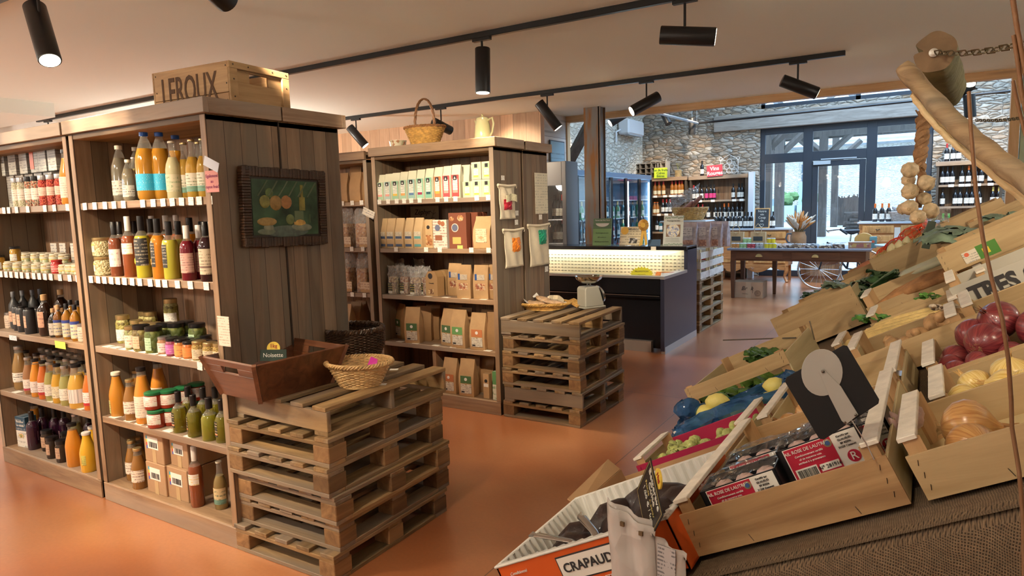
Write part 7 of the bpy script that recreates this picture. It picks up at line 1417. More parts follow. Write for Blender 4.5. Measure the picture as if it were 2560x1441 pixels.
MB().prism([(sx_-.15, zs_+.02), (sx_+.12, zs_+.03), (sx_+.13, zs_-.02), (sx_+.02, zs_-.06), (sx_-.14, zs_-.015)], -.07, .07).build('saddle', BB, t, bevel=.02); MB().tube([(sx_, 0, zs_-.04), (sx_-.02, 0, .68)], .012, 8).build('seat_post', CHR, t)
# crates on the pallets right of the counter
GW = flat('crate_greywhite', (.62, .62, .60), .7, vary=.15, vscale=20)
def slat_crate(x, y0, L_, lab, mat, zb, items, H=.36):
 t = thing('fruit_crate', lab, 'crate', (x, y0, zb))
 for k in range(3): MB().box(0, 0, .02+k*.115, .01, L_, .095+k*.115).build('side_slat', mat, t); MB().box(-.38, 0, .02+k*.115, -.37, L_, .095+k*.115).build('side_slat', mat, t); MB().box(-.37, 0, .02+k*.115, 0, .01, .095+k*.115).build('end_slat', mat, t); MB().box(-.37, L_-.01, .02+k*.115, 0, L_, .095+k*.115).build('end_slat', mat, t)
 for y in (.012, L_-.06): MB().box(-.012, y, 0, 0, y+.048, H).build('corner_post', CRATE_Y, t)
 MB().box(-.37, .01, 0, 0, L_-.01, .012).build('crate_floor', mat, t)
 for k, (mm, n_) in enumerate(items):
  for j in range(n_):
   o = MB().blob((0, 0, 0), .035, 10, jit=.03).build('fruit', mm, None, smooth=True); o.location = (x-.06-.25*random.random(), y0+.06+(L_-.12)*random.random(), zb+.055+.08*(j % 3)+.07*k); tag(o, '%s loose in %s' % (('smaller fruit', 'larger fruit')[k], lab.split(',')[0]+' '+lab.split(',')[1].split()[0]), 'fruit', 'fruit in the '+lab)
yb = 5*PH
o_ = flat('fruit_orange', (.65, .26, .03), .4); y_ = flat('fruit_yellow', (.68, .48, .06), .4); rd = flat('fruit_red', (.5, .05, .03), .4)
slat_crate(-2.21, 7.68, .34, 'white slatted crate with yellow fruit, nearest of three on the pallets', GW, yb, [(y_, 8), (o_, 7)])
slat_crate(-2.21, 8.04, .32, 'white slatted crate with red fruit, middle of three on the pallets', GW, yb, [(rd, 8), (y_, 7)])
slat_crate(-2.215, 8.38, .33, 'white slatted crate with orange fruit, farthest of three on the pallets', GW, yb, [(o_, 8), (y_, 6)])
x = -2.5; t = thing('round_stand', 'grey round-topped display stand behind the counter', 'stand', (at(1735, 550, 'y', 9.1).x, 9.1, 0)); zt = at(1735, 551, 'y', 9.1).z
MB().box(-.42, -.2, zt-.03, .22, .25, zt).build('shelf_top', flat('stand_grey', (.42, .42, .42), .4), t, bevel=.02); MB().tube([(-.1, 0, 0), (-.1, 0, zt-.03)], .05, 8).build('post', flat('stand_grey', (.42, .42, .42), .4), t); bp_ = t.location.copy()
t = thing('sausage_basket', 'wicker basket heaped with wrapped dry sausages', 'basket', (bp_.x-.06, 9.1, zt)); m = MB(); weave(m, lambda v: (.14+.06*v, .01+.16*v), 14, 11, .006, 1.25, .9, .005, 60); m.build('woven_body', WICK, t, smooth=True)
SAU = flat('sausage', (.30, .13, .10), .4, vary=.4, vscale=30)
for k in range(10):
 a_ = random.uniform(-.7, .9); o = MB().tube([(-.09, 0, 0), (-.07, 0, .0), (.07, 0, 0), (.09, 0, 0)], [.008, .024, .024, .008], 10).build('dry_sausage', SAU, None, smooth=True); o.location = (bp_.x-.2+.030*k, 9.06+random.uniform(-.05, .05), zt+.10+.018*k); o.rotation_euler = (0, R(-50+random.uniform(-10, 10)), R(random.uniform(-20, 20))); tag(o, 'wrapped dry sausage heaped in the wicker basket on the grey stand', 'sausage', 'dry sausages in the basket')
t = thing('film_wrap', 'crumpled clear film over the dry sausages', 'film', (bp_.x-.1, 9.0, zt+.12)); MB().grid(lambda u, v: ((u-.5)*.42, -.06+(v-.5)*.1, (u*.55)*.35+v*.18+random.uniform(-.02, .02)), 12, 8).build('film', FILM, t)
NB = flat('nut_bag_film', (.46, .42, .46), .2, vary=.3, vscale=20, coat=.5)
bag('nuts', .20, .10, .30, NB, lambda t, W, D, H: (panel(t, -W*.3, H*.45, W*.3, H*.8, -D/2*1.14, printed('nutlab', (.62, .60, .60), (.1, .1, .15), None, 8)), panel(t, -W*.35, H*.05, W*.35, H*.3, -D/2*1.14, speckle('peanuts', [(.45, .25, .18), (.55, .35, .28), (.3, .15, .12)], 40), 'window')), 'nut_bag', .9)
for k, px in enumerate((1727, 1757, 1783, 1796)): mkbag('nuts', (X_at(px, 8.0+.03*k, 1.13), 7.95+.08*k, yb+.37-.0), R(-8), 'silvery bag of nuts on the slatted crates, %s' % nth(k, 4))
# produce stand (sloping rows of crates)
SA = R(27.7); SZ0 = 1.007; ct, st_ = math.cos(SA), math.sin(SA)
def S2W(s, y, o): return Vector((s*ct-o*st_, y, SZ0+s*st_+o*ct))
def W2S(p): z = p[2]-SZ0; return (p[0]*ct+z*st_, p[1], -p[0]*st_+z*ct)
ST = thing('produce_stand', 'sloping produce stand draped in brown burlap, at the right', 'display stand', (0, 1.2, 0))
def P0(s, y, o): v = S2W(s, y, o); return (v.x, v.y-1.2, v.z)
m = MB()
a, b = S2W(-.86, 0, -.03), S2W(1.15, 0, -.03)
m.prism([(a.x, a.z), (b.x, b.z), (b.x, 0), (a.x+.05, 0)], .03, 4.9)
m.build('stand_frame', wood('stand_wood', (.14, .08, .04), (.25, .15, .08), 'X', None, rough=.8), ST)
def burlap():
 m, nt, b = newmat('burlap'); N = nt.nodes; L = nt.links; tc = N.new('ShaderNodeTexCoord'); sp = N.new('ShaderNodeSeparateXYZ'); L.new(tc.outputs['Object'], sp.inputs[0])
 nz = N.new('ShaderNodeTexNoise'); nz.inputs['Scale'].default_value = 14; nz.inputs['Detail'].default_value = 5; L.new(tc.outputs['Object'], nz.inputs['Vector'])
 w_ = math_(nt, 'MULTIPLY', nz.outputs[0], .02)
 sx = math_(nt, 'SINE', math_(nt, 'MULTIPLY', math_(nt, 'ADD', sp.outputs[0], w_), 1900)); sz = math_(nt, 'SINE', math_(nt, 'MULTIPLY', math_(nt, 'ADD', math_(nt, 'SUBTRACT', sp.outputs[2], sp.outputs[1]), w_), 1900))
 h = math_(nt, 'MAXIMUM', sx, sz); r = N.new('ShaderNodeValToRGB'); r.color_ramp.elements[0].color = (.02, .012, .007, 1); r.color_ramp.elements[1].color = (.20, .135, .08, 1)
 n2 = N.new('ShaderNodeTexNoise'); n2.inputs['Scale'].default_value = 90; L.new(tc.outputs['Object'], n2.inputs['Vector'])
 hh = math_(nt, 'MULTIPLY', math_(nt, 'ADD', math_(nt, 'MULTIPLY', h, .5), .5), math_(nt, 'ADD', n2.outputs[0], .35)); L.new(hh, r.inputs[0]); L.new(r.outputs[0], b.inputs['Base Color']); b.inputs['Roughness'].default_value = .95
 bp = N.new('ShaderNodeBump'); bp.inputs['Strength'].default_value = .8; bp.inputs['Distance'].default_value = .002; L.new(hh, bp.inputs['Height']); L.new(bp.outputs[0], b.inputs['Normal']); return m
def drape(u, v):
 s = -.88+2.05*u
 if v < .15: p = S2W(s, 1.2+.12-v/.15*.17, -.012);
 else:
  k = (v-.15)/.85; p = S2W(s, 1.15, -.012); p.y = 1.15-.05*math.sin(min(1, k*3)*1.57)-.02*k+.012*math.sin(s*23+k*3)*k; p.z = p.z*(1-k)+.02*k
 return (p.x, p.y-1.2, p.z)
BUR = burlap()
MB().grid(drape, 60, 30).build('burlap_skirt', BUR, ST, smooth=True, thick=.004)
MB().grid(lambda u, v: ((lambda p: (p.x-.012-.01*math.sin(u*40)*v, p.y-1.2, p.z*(1-v)+.02*v))(S2W(-.88, 1.15+4.95*u, -.012))), 60, 8).build('burlap_side', BUR, ST, smooth=True, thick=.004)
MB().grid(lambda u, v: P0(-.88+2.05*u, 1.15+4.95*v, -.014), 30, 30).build('burlap_cover', BUR, ST, smooth=True)
STAPLE = flat('staple', (.10, .08, .07), .35, .9)
CR = {}
def crate(key, s0, y0, L_, D, h, lab, front=None, back=None, fm=CRATE_X, off=0, ends=True, hole=False, post=.022, tops=True, name='produce_crate', em=CRATE_Y, sticker=None, rz=0):
 """open wooden produce crate lying on the sloping stand; front/back: list of (z0, z1) boards"""
 p = S2W(s0, y0, off); t = thing(name, lab, 'crate', p, (0, -SA, R(rz)))
 t.rotation_euler = (Matrix.Rotation(R(rz), 4, 'Z') @ Matrix.Rotation(-SA, 4, 'Y')).to_euler()
 front = front or [(0, h)]; back = back or front; th = .006
 for a, b in back: MB().box(0, D-th, a, L_, D, b).build('back_board', fm, t, bevel=.001)
 if ends:
  for x in (0, L_-th): MB().box(x, th, 0, x+th, D-th, h*.93).build('end_board', em, t, bevel=.001)
 pw = .028
 for x, sx in ((th, 1), (L_-th, -1)):
  for y, sy in ((th, 1), (D-th, -1)):
   MB().prism([(x, y), (x+sx*pw, y), (x+sx*pw*.2, y+sy*pw), (x, y+sy*pw)] if sx*sy > 0 else [(x, y+sy*pw), (x+sx*pw*.2, y+sy*pw), (x+sx*pw, y), (x, y)], 0, h+post, axis='z').build('corner_post', CRATE_R, t)
  if tops: MB().box(x-sx*th, .002, h+post-.003, x+sx*.024, D-.002, h+post+.005).build('end_rail', WHITE_W, t, bevel=.001)
 MB().box(th, th, .0, L_-th, D-th, .005).build('crate_floor', em, t)
 for q_, (a, b) in enumerate(front):
  m = MB().box(0, 0, a, L_, th, b)
  for x in (.012, L_-.018):
   for k in range(3): z = a+(b-a)*(.2+.28*k); m.tube([(x, -.0008, z), (x+.003, -.0008, z+.009)], .00055, 4, 1)
  for x in (L_*.3, L_*.8): m.tube([(x, -.001, a+.004), (x-.004, -.001, a+.018)], .00055, 4, 1)
  m.build('front_board', [fm, STAPLE], t)
 CR[key] = (t, L_, D, h); return t
def crate_px(key, TL, TR, y, D, lab, h=None, L_=None, band=None, **k):
 a = W2S(at(TL[0], TL[1], 'y', y)); b = W2S(at(TR[0], TR[1], 'y', y)); Lc = L_ or (b[0]-a[0]); hh = a[2]
 if h is None: h = hh; off = 0
 else: off = hh-h
 fr = [(h-band, h)] if band else None
 if band and h > 2*band+.02: fr = [(h-band, h), (0.0, h-band-.035)] if h-band-.035 > .02 and key != 'lett' else fr
 return crate(key, a[0], y, Lc, D, h, lab, front=fr, back=[(0, h)] if key == 'lett' else fr, off=off, **k)
def inside(key, x, y, z):
 """crate-local to world"""
 t, L_, D, h = CR[key]; return t.matrix_basis @ Vector((x, y, z)) if False else (Matrix.LocRotScale(t.location, t.rotation_euler, None) @ Vector((x, y, z)))
# vegetables
def onion_mat(name, c, c2):
 m, nt, b = newmat(name); N = nt.nodes; L = nt.links; tc = N.new('ShaderNodeTexCoord'); sp = N.new('ShaderNodeSeparateXYZ'); L.new(tc.outputs['Object'], sp.inputs[0])
 an = math_(nt, 'ARCTAN2', sp.outputs[1], sp.outputs[0]); cv = N.new('ShaderNodeCombineXYZ'); L.new(math_(nt, 'MULTIPLY', an, 5), cv.inputs[0]); L.new(math_(nt, 'MULTIPLY', sp.outputs[2], .5), cv.inputs[2]); oi = N.new('ShaderNodeObjectInfo'); L.new(math_(nt, 'MULTIPLY', oi.outputs['Random'], 20), cv.inputs[1])
 n = N.new('ShaderNodeTexNoise'); n.inputs['Scale'].default_value = 2.2; n.inputs['Detail'].default_value = 6; L.new(cv.outputs[0], n.inputs['Vector'])
 r = N.new('ShaderNodeValToRGB'); r.color_ramp.elements[0].position = .35; r.color_ramp.elements[1].position = .65; r.color_ramp.elements[0].color = (*c, 1); r.color_ramp.elements[1].color = (*c2, 1); L.new(n.outputs[0], r.inputs[0])
 L.new(r.outputs[0], b.inputs['Base Color']); b.inputs['Roughness'].default_value = .28; b.inputs['Coat Weight'].default_value = .3; b.inputs['Subsurface Weight'].default_value = .05
 bp = N.new('ShaderNodeBump'); bp.inputs['Strength'].default_value = .12; bp.inputs['Distance'].default_value = .003; L.new(n.outputs[0], bp.inputs['Height']); L.new(bp.outputs[0], b.inputs['Normal']); return m
ON_R = onion_mat('red_onion_skin', (.13, .014, .024), (.30, .055, .055)); ON_Y = onion_mat('yellow_onion_skin', (.62, .42, .10), (.80, .66, .30)); ON_B = onion_mat('brown_onion_skin', (.38, .17, .05), (.58, .34, .13))
DRY = {'r': flat('dry_neck_red', (.30, .10, .07), .8), 'y': flat('dry_neck_yellow', (.60, .38, .14), .8), 'b': flat('dry_neck_brown', (.38, .2, .08), .8)}
ROOT = flat('root_hairs', (.40, .28, .13), .9)
PRV = {}
def onion(kind_, loc, r_, rot, lab, grp):
 if kind_ not in PRV:
  t = thing('onion', lab, 'onion', loc, rot, grp); mt = {'r': ON_R, 'y': ON_Y, 'b': ON_B}[kind_]
  pf = [(0, -.92), (.25, -.9), (.6, -.74), (.88, -.42), (1, -.02), (.93, .36), (.70, .66), (.42, .84), (.22, .98), (.13, 1.12)]
  MB().lathe([(r*1.0, z*.88) for r, z in pf], 28, cap=False).build('bulb', mt, t, smooth=True)
  m = MB()
  for k in range(7): a = k*.9; m.tube([(.13*math.cos(a), .13*math.sin(a), .90), (.10*math.cos(a+.3), .10*math.sin(a+.3), 1.15), (.16*math.cos(a+.6), .16*math.sin(a+.6), 1.32+.1*(k % 3))], [.05, .04, .012], 5, flat=.4)
  m.build('dry_neck', DRY[kind_], t)
  m = MB()
  for k in range(26): a = random.uniform(0, 6.28); q = random.uniform(.05, .2); m.tube([(q*math.cos(a), q*math.sin(a), -.78), (q*1.5*math.cos(a), q*1.5*math.sin(a), -.92), (q*2.2*math.cos(a+.5), q*2.2*math.sin(a+.5), -.95)], .008, 3)
  m.build('roots', ROOT, t); t.scale = (r_,)*3; PRV[kind_] = t; return t
 return dup(PRV[kind_], loc, rot, lab, grp, r_)
def fill_onions(key, kind_, pts, desc, grp):
 for k, (x, y, z, r_, rx, ry) in enumerate(pts):
  onion(kind_, inside(key, x, y, z), r_, (R(rx), R(ry), random.uniform(0, 6)), '%s, %s' % (desc, nth(k, len(pts))), grp)
crate_px('garlic', (1697, 1290), (2218, 1147), 1.22, .56, 'wooden crate of boxed garlic, front row middle', h=.084, fm=wood('pine_front', (.27, .155, .07), (.48, .31, .15), 'X', None, rough=.5, objvar=0, knots=1, contrast=.5), post=.024)
t, L_, D, h = CR['garlic']
DBL = flat('garlic_box_black', (.012, .012, .015), .3); FILM2 = crinkle('film_shiny', .10, (.30, .29, .28), 30, 1.6)
def garlic_pack(x, y, rz, lab, num, z=.034, L_=.155, W=.095, H=.068, side=True):
 p = inside('garlic', x, y, z); t = thing('garlic_pack', lab, 'garlic pack', p); t.rotation_euler = (Matrix.Rotation(-SA, 4, 'Y') @ Matrix.Rotation(R(rz), 4, 'Z')).to_euler()
 MB().box(0, 0, 0, L_, .003, H).box(0, W-.003, 0, L_, W, H).box(0, 0, 0, .003, W, H).box(L_-.003, 0, 0, L_, W, H).box(0, 0, 0, L_, W, .003).build('tray', DBL, t)
 g = MB()
 for i in range(3):
  for j in range(2): g.blob((.028+.045*i, .028+.042*j, H-.028), .024, 10, sq=(1, 1, .85), jit=.05)
 g.build('garlic_bulbs', flat('garlic_pink', (.62, .45, .42), .5, vary=.2, vscale=60), t, smooth=True)
 MB().grid(lambda u, v: (u*L_*1.0, v*W, H+.004+.014*math.sin(math.pi*u)*math.sin(math.pi*v)+random.uniform(-.002, .004)), 16, 10).build('film', FILM2, t)
 MB().box(.012, -.0012, .002, L_-.006, 0, H-.002).build('white_label', PAPER, t); MB().box(.014, -.002, .003, L_*.66, -.001, H-.003).build('red_label', flat('label_crimson', (.46, .02, .05), .4), t)
 f = .0096; text('AIL ROSE DE LAUTREC', .0088, WHITE, t, (L_*.36, -.003, H*.84), sx=.95)
 for k, s_ in enumerate(('Conditionnement certifié', 'ail de moyenne voix', 'attribué à la provenance')): text(s_, .0052, WHITE, t, (L_*.36, -.003, H*(.70-.10*k)))
 m = MB(); xx = L_*.14
 while xx < L_*.36: w_ = random.choice((.0005, .001, .0014)); m.box(xx, -.0035, H*.10, xx+w_, -.0022, H*.32); xx += w_+random.choice((.0006, .001))
 MB().box(L_*.12, -.0025, H*.08, L_*.38, -.002, H*.36).box(L_*.41, -.0025, H*.12, L_*.64, -.002, H*.32).build('white_patch', PAPER, t); m.build('barcode', INK, t)
 text('N° '+num, .0095, INK, t, (L_*.525, -.0032, H*.22)); MB().lathe([(.0075, 0), (.0075, .001)], 20).build('seal', flat('seal_brown', (.30, .22, .12), .5), t, loc=(L_*.61, -.002, H*.8), rot=(R(90), 0, 0)); MB().lathe([(.0045, 0), (.0045, .001)], 16).build('seal_centre', flat('seal_blue', (.05, .10, .25), .5), t, loc=(L_*.61, -.0032, H*.8), rot=(R(90), 0, 0))
 for k, s_ in enumerate(('Certifié par', 'QUALISUD', 'BP 82256', '31320 Castanet')): text(s_, .0050, INK, t, (L_*.80, -.0025, H*(.88-.10*k)))
 MB().lathe([(.0115, 0), (.0115, .001)], 24).build('red_seal', flat('label_crimson', (.46, .02, .05), .4), t, loc=(L_*.82, -.0015, H*.27), rot=(R(90), 0, 0)); text('R', .021, WHITE, t, (L_*.82, -.0032, H*.27))
 if side: MB().box(-.0015, .02, .008, 0, .07, H-.008).build('end_label', PAPER, t); MB().box(-.0022, .032, .014, -.0014, .058, .034).build('end_mark', flat('label_crimson', (.46, .02, .05), .4), t)
 return t
garlic_pack(.040, .045, 4, 'boxed pink garlic with red label, leftmost front pack in the crate', '281926')
garlic_pack(.045, .20, 3, 'boxed pink garlic pack behind the leftmost front one', '281921', .03)
garlic_pack(.195, .10, 5, 'boxed pink garlic pack with large clear label, in the middle', '281916', .05)
garlic_pack(.205, .235, 2, 'boxed pink garlic pack behind the middle one', '281917', .03)
garlic_pack(.345-.02, .055, 3, 'boxed pink garlic pack at right, half hidden by the end', '281930', .004, .045+.0, .10, .062, side=False) if False else None
p_ = garlic_pack(.30, .19, 0, 'boxed pink garlic pack at the right end of the crate', '281930', .03, L_=.085, W=.09)
for k, (x, y) in enumerate(((.205, .05), (.175, .40), (.28, .42), (.08, .42))):
 o = MB().blob((0, 0, 0), .024, 14, sq=(1, 1, .85), jit=.03, top=.3).build('garlic_bulb', flat('garlic_pink', (.62, .45, .42), .5, vary=.2, vscale=60), smooth=True); o.location = inside('garlic', x, y, .03); tag(o, 'loose pink garlic bulb, %s' % ('in front of the middle pack', 'left one behind the packs', 'right one behind the packs', 'far left behind the packs')[k], 'garlic')
crate_px('on1', (2263, 1145), (2560, 1065), 1.22, .30, 'crate of brown onions at the lower right', h=.074, L_=.42, post=.026, rz=0)
fill_onions('on1', 'b', [(.088, .060, .040, .042, 60, 20), (.09, .135, .052, .050, 80, -10)], 'large brown onion, front row crate at right', 'brown onions in the lower right crate')
fill_onions('on1', 'b', [(.30, .08, .034, .034, 80, 40), (.36, .14, .034, .036, 60, 40), (.27, .21, .03, .033, 20, 90)], 'smaller brown onion in shade, lower right crate', None)
m = MB()
for k in range(30): a = random.uniform(.14, .40); b = random.uniform(.02, .27); c = random.uniform(0, 6); m.add([(a, b, .008), (a+.02*math.cos(c), b+.02*math.sin(c), .014+random.uniform(0, .012)), (a+.012*math.cos(c+1.2), b+.012*math.sin(c+1.2), .010)], [(0, 1, 2)])
o = m.build('onion_skins', flat('onion_skin_dry', (.50, .22, .06), .5), CR['on1'][0]); o['kind'] = 'stuff'
crate_px('yel', (2335, 1023), (2560, 950), 1.55, .28, 'crate of pale yellow onions, second row at right', h=.085, L_=.44, post=.020)
fill_onions('yel', 'y', [(.050, .060, .066, .036, 70, 25), (.075, .145, .070, .036, 60, -30), (.125, .075, .066, .036, 85, 10), (.16, .05, .06, .034, 80, -10), (.145, .13, .078, .036, -14, 12), (.235, .08, .075, .038, 60, 60), (.225, .145, .085, .040, 50, 40), (.30, .07, .07, .036, 70, 0), (.32, .15, .075, .038, 60, 90)], 'pale yellow onion in the second row crate', None)
crate_px('red', (2318, 942), (2560, 862), 1.87, .30, 'crate of red onions, third row at right', h=.085, L_=.48, post=.026)
fill_onions('red', 'r', [(.055, .05, .055, .036, 95, -30), (.045, .12, .060, .036, 80, 20), (.105, .055, .065, .030, 80, 10), (.06, .18, .065, .038, 85, 40), (.14, .125, .090, .050, 60, 60), (.125, .20, .10, .048, 60, 20), (.185, .19, .12, .050, 20, 60), (.175, .05, .055, .036, 70, 30), (.25, .125, .085, .050, 75, 70), (.24, .045, .06, .036, 70, 0), (.32, .17, .085, .046, 60, 80), (.30, .06, .055, .040, 70, 30), (.38, .10, .075, .044, 60, 10)], 'red onion in the third row crate', None)
crate_px('bright', (2372, 812), (2560, 760), 2.22, .25, 'empty brightly lit crate behind the red onions', h=.095, L_=.44, post=.02)
crate_px('bright2', (2405, 776), (2560, 706), 2.50, .10, 'narrow empty crate rim above the bright empty crate', h=.12, L_=.42, post=.01, tops=False)
crate_px('tres', (2372, 722), (2560, 660), 2.68, .33, 'crate with large black lettering on a grey board', h=.14, L_=.50, fm=flat('grey_printed_board', (.40, .39, .34), .6), post=.02)
t, L_, D, h = CR['tres']; text('TRES CRE', .078, INK, t, (.045, -.001, h-.052), align='LEFT', sx=.82, bold=.0035)
crate_px('big', (2340, 640), (2560, 560), 3.12, .30, 'large crate with green and white stickers on its side', h=.215, L_=.55, post=.004, band=.085, tops=False)
t, L_, D, h = CR['big']; MB().box(.075, -.002, h-.075, .125, 0, h-.03).build('white_sticker', printed('sticker_w', (.62, .58, .48), (.2, .2, .2), None, 10), t); MB().box(.125, -.002, h-.078, .195, 0, h-.025).build('green_sticker', flat('sticker_green', (.06, .20, .03), .5), t); MB().box(.142, -.003, h-.065, .165, -.0018, h-.042).build('yellow_diamond', flat('sticker_yel', (.66, .48, .04), .5), t); MB().lathe([(.008, 0), (.008, .001)], 14).build('red_dot', flat('sticker_red', (.6, .12, .06), .5), t, loc=(.09, -.002, h-.042), rot=(R(90), 0, 0))
crate_px('bigb', (2350, 612), (2560, 520), 3.46, .30, 'large crate of cabbages behind the stickered crate', h=.235, L_=.56, post=.0, tops=False)
crate_px('top', (2350, 562), (2480, 503), 4.1, .30, 'empty yellow crate tilted at the top of the stand', h=.27, L_=.28, post=.0, tops=False)
crate_px('top2', (2420, 560), (2540, 512), 3.85, .24, 'empty crate behind the cabbages, upper right', h=.245, L_=.34, post=.0, tops=False)
crate_px('on2', (1903, 1072), (2027, 1042), 1.82, .40, 'crate with a few brown onions behind the black price board', h=.072, L_=.36, post=.026)
fill_onions('on2', 'b', [(.05, .07, .045, .032, 80, 10), (.10, .10, .05, .034, 60, 80), (.12, .05, .042, .032, 85, 20)], 'brown onion beside the black price board', None)
o = thing('small_steel_box', 'small steel tray with lemon slice, between crates at the black board', 'tray', inside('on2', .30, .10, .05)); MB().box(0, 0, 0, .04, .06, .035).build('tray_body', STEEL, o)
MB().lathe([(.016, 0), (.016, .003)], 20).build('lemon_slice', flat('lemon_yellow', (.72, .55, .05), .35), o, loc=(.02, -.002, .028), rot=(R(90), 0, 0))
crate_px('ging', (2125, 902), (2276, 852), 2.27, .30, 'crate of ginger and mushrooms in the middle', h=.085, L_=.36, post=.03)
GING = flat('ginger_skin', (.46, .28, .13), .6, vary=.25, vscale=40, bump=.3)
for k, (x, y, z, sc_, rz) in enumerate(((.20, .06, .075, 1, 20), (.245, .09, .085, 1.1, 70), (.29, .06, .08, 1.2, -20), (.16, .05, .07, .8, 50), (.30, .14, .08, 1, 20), (.12, .08, .07, 1, 90))):
 t_ = MB().blob((0, 0, 0), .026, 12, sq=(1.6, 1, .9), jit=.08).blob((.03, .014, .008), .018, 10, jit=.08).blob((-.02, -.02, .01), .014, 10, jit=.08).build('ginger_root', GING, smooth=True, rot=(0, 0, R(rz))); t_.location = inside('ging', x, y, z); t_.scale = (sc_,)*3; tag(t_, 'knobbly pale brown root in the middle crate, %s' % nth(k, 6), 'root vegetable')
t_ = MB()
for k in range(16): t_.blob((random.uniform(-.04, .04), random.uniform(-.02, .02), random.uniform(0, .015)), .012, 8, sq=(1, 1, .6), jit=.1)
t_ = t_.build('mushroom_cluster', speckle('mushroom', [(.62, .54, .42), (.7, .62, .5), (.12, .08, .05), (.55, .45, .33)], 90), smooth=True); t_.location = inside('ging', .29, .17, .10); tag(t_, 'speckled mushroom cluster above the ginger', 'mushroom')
crate_px('pars', (2085, 880), (2285, 815), 2.62, .26, 'crate of yellow parsnips behind the ginger', h=.075, L_=.42, post=.02)
PAR = flat('parsnip_skin', (.66, .50, .20), .6, vary=.2, vscale=30, bump=.4, bscale=90)
for k in range(4):
 t_ = MB().tube([(0, 0, 0), (.03, 0, .002), (.12, .003, .004), (.22, 0, 0), (.30, .004, 0)], [.014, .028, .022, .013, .004], 14).build('parsnip', PAR, smooth=True); t_.location = inside('pars', .02+.03*k, .05+.055*k, .06); t_.rotation_euler = (0, -SA, R(4-3*k)); tag(t_, 'yellow parsnip lying along the crate, %s' % ('nearest', 'second', 'third', 'farthest')[k], 'parsnip')
LEAFS = {}
def leafy(name, lab, loc, n, spread, size, mat, cat, up=.6, curl=.4, parent=None, vein=None, seed=1, sq=(1, 1, 1)):
 random.seed(seed); m = MB()
 for k in range(n):
  a = random.uniform(0, 6.28); rr = random.uniform(0, 1)**.6; c = Vector((math.cos(a)*rr*spread*sq[0], math.sin(a)*rr*spread*sq[1], random.uniform(0, spread*.35*sq[2]))); el = random.uniform(.1, 1)*up*1.4; az = a+random.uniform(-.8, .8)
  d = Vector((math.cos(az)*math.cos(el), math.sin(az)*math.cos(el), math.sin(el))); sd_ = Vector((-math.sin(az), math.cos(az), 0)); nn_ = d.cross(sd_); s_ = size*random.uniform(.6, 1.15); ph = random.uniform(0, 6)
  def f(u, v):
   x = (u-.5)*2; wdt = s_*.55*math.sin(math.pi*min(1, .12+v*.86))**.6
   q = c+d*(v*s_)+sd_*(x*wdt)-nn_*(abs(x)**2*wdt*curl)+nn_*(.10*s_*math.sin(v*9+x*7+ph)*abs(x))-Vector((0, 0, 1))*(v*v*s_*.35); return tuple(q)
  m.grid(f, 6, 7)
 o = m.build(name, mat, parent, smooth=True); o.location = loc; random.seed(seed+99)
 if cat: tag(o, lab, cat)
 return o
def leafmat(name, c, c2, sc=18):
 return flat(name, tuple((a+b)/2 for a, b in zip(c, c2)), .42, vary=.45, vscale=sc, bump=.5, bscale=55)
LET = leafmat('lettuce_leaf', (.07, .17, .02), (.16, .32, .05)); DKG = leafmat('dark_leaf', (.02, .06, .02), (.06, .13, .05)); PAR_G = leafmat('parsley_leaf', (.04, .14, .02), (.12, .30, .05), 40); GRYG = leafmat('leek_leaf', (.08, .13, .09), (.22, .30, .22)); SPR = leafmat('sprout', (.30, .36, .10), (.48, .52, .2))
crate_px('long1', (2175, 812), (2370, 752), 2.92, .26, 'crate with carrot tops and film, middle of the stand', h=.095, L_=.42, post=.03)
leafy('carrot_greens', 'feathery green tops at the left end of the parsnip crates', inside('long1', .02, .08, .08), 40, .07, .05, PAR_G, 'greens', seed=3)
leafy('herb_sprig', 'small sprig of green herb against a crate board', inside('long1', .22, .14, .09), 18, .03, .03, PAR_G, 'greens', seed=4)
crate_px('sweet', (2165, 772), (2362, 700), 3.30, .27, 'crate of long brown roots below the leeks', h=.13, L_=.46, post=.05, band=.05)
SWT = flat('root_brown', (.34, .17, .07), .8, vary=.3, vscale=30, bump=.6)
for k in range(5):
 t_ = MB().tube([(0, 0, 0), (.05, .004, 0), (.18, -.006, .01), (.30, .004, 0), (.38, 0, 0)], [.006, .02, .022, .016, .004], 12).build('brown_root', SWT, smooth=True); t_.location = inside('sweet', .03+.01*k, .035+.045*k, .12); t_.rotation_euler = (0, -SA, R(3*k-6)); tag(t_, 'long brown root in the crate below the leeks, %s' % ('nearest', 'second', 'third', 'fourth', 'farthest')[k], 'root vegetable')
crate_px('leek', (2165, 728), (2352, 650), 3.75, .28, 'crate of leeks with long handle slot', h=.20, L_=.44, band=.075, post=.0, tops=False)
crate_px('spring', (2172, 652), (2350, 588), 4.25, .30, 'crate of new garlic and spring onions in pale straw', h=.275, L_=.46, post=.0, tops=False)
for k in range(4):
 t_ = thing('leek', 'leek with dark green leaves at the crate edge, %s' % ('nearest', 'second', 'third', 'farthest')[k], 'leek', inside('leek', .02+.0*k, .04+.05*k, .19), (0, -SA, R(5*k-8)))
 MB().tube([(.14, 0, .0), (.36, 0, 0)], [.017, .014], 12).build('white_stem', flat('leek_white', (.6, .62, .45), .4), t_, smooth=True); m = MB()
 for j in range(4): m.grid(lambda u, v: (.15-.20*v-.01*j, (u-.5)*.045*(1-.3*v)+(j-1.5)*.012*v, .006*j+.02*math.sin(v*3+j)-.02*v*v+abs(u-.5)*.02), 4, 8)
 m.build('green_leaves', GRYG if k % 2 else DKG, t_, smooth=True)
GARL = flat('garlic_skin', (.66, .54, .36), .5, vary=.16, vscale=45, bump=.2)
STRAW = flat('straw_roots', (.62, .48, .22), .8)
m = MB()
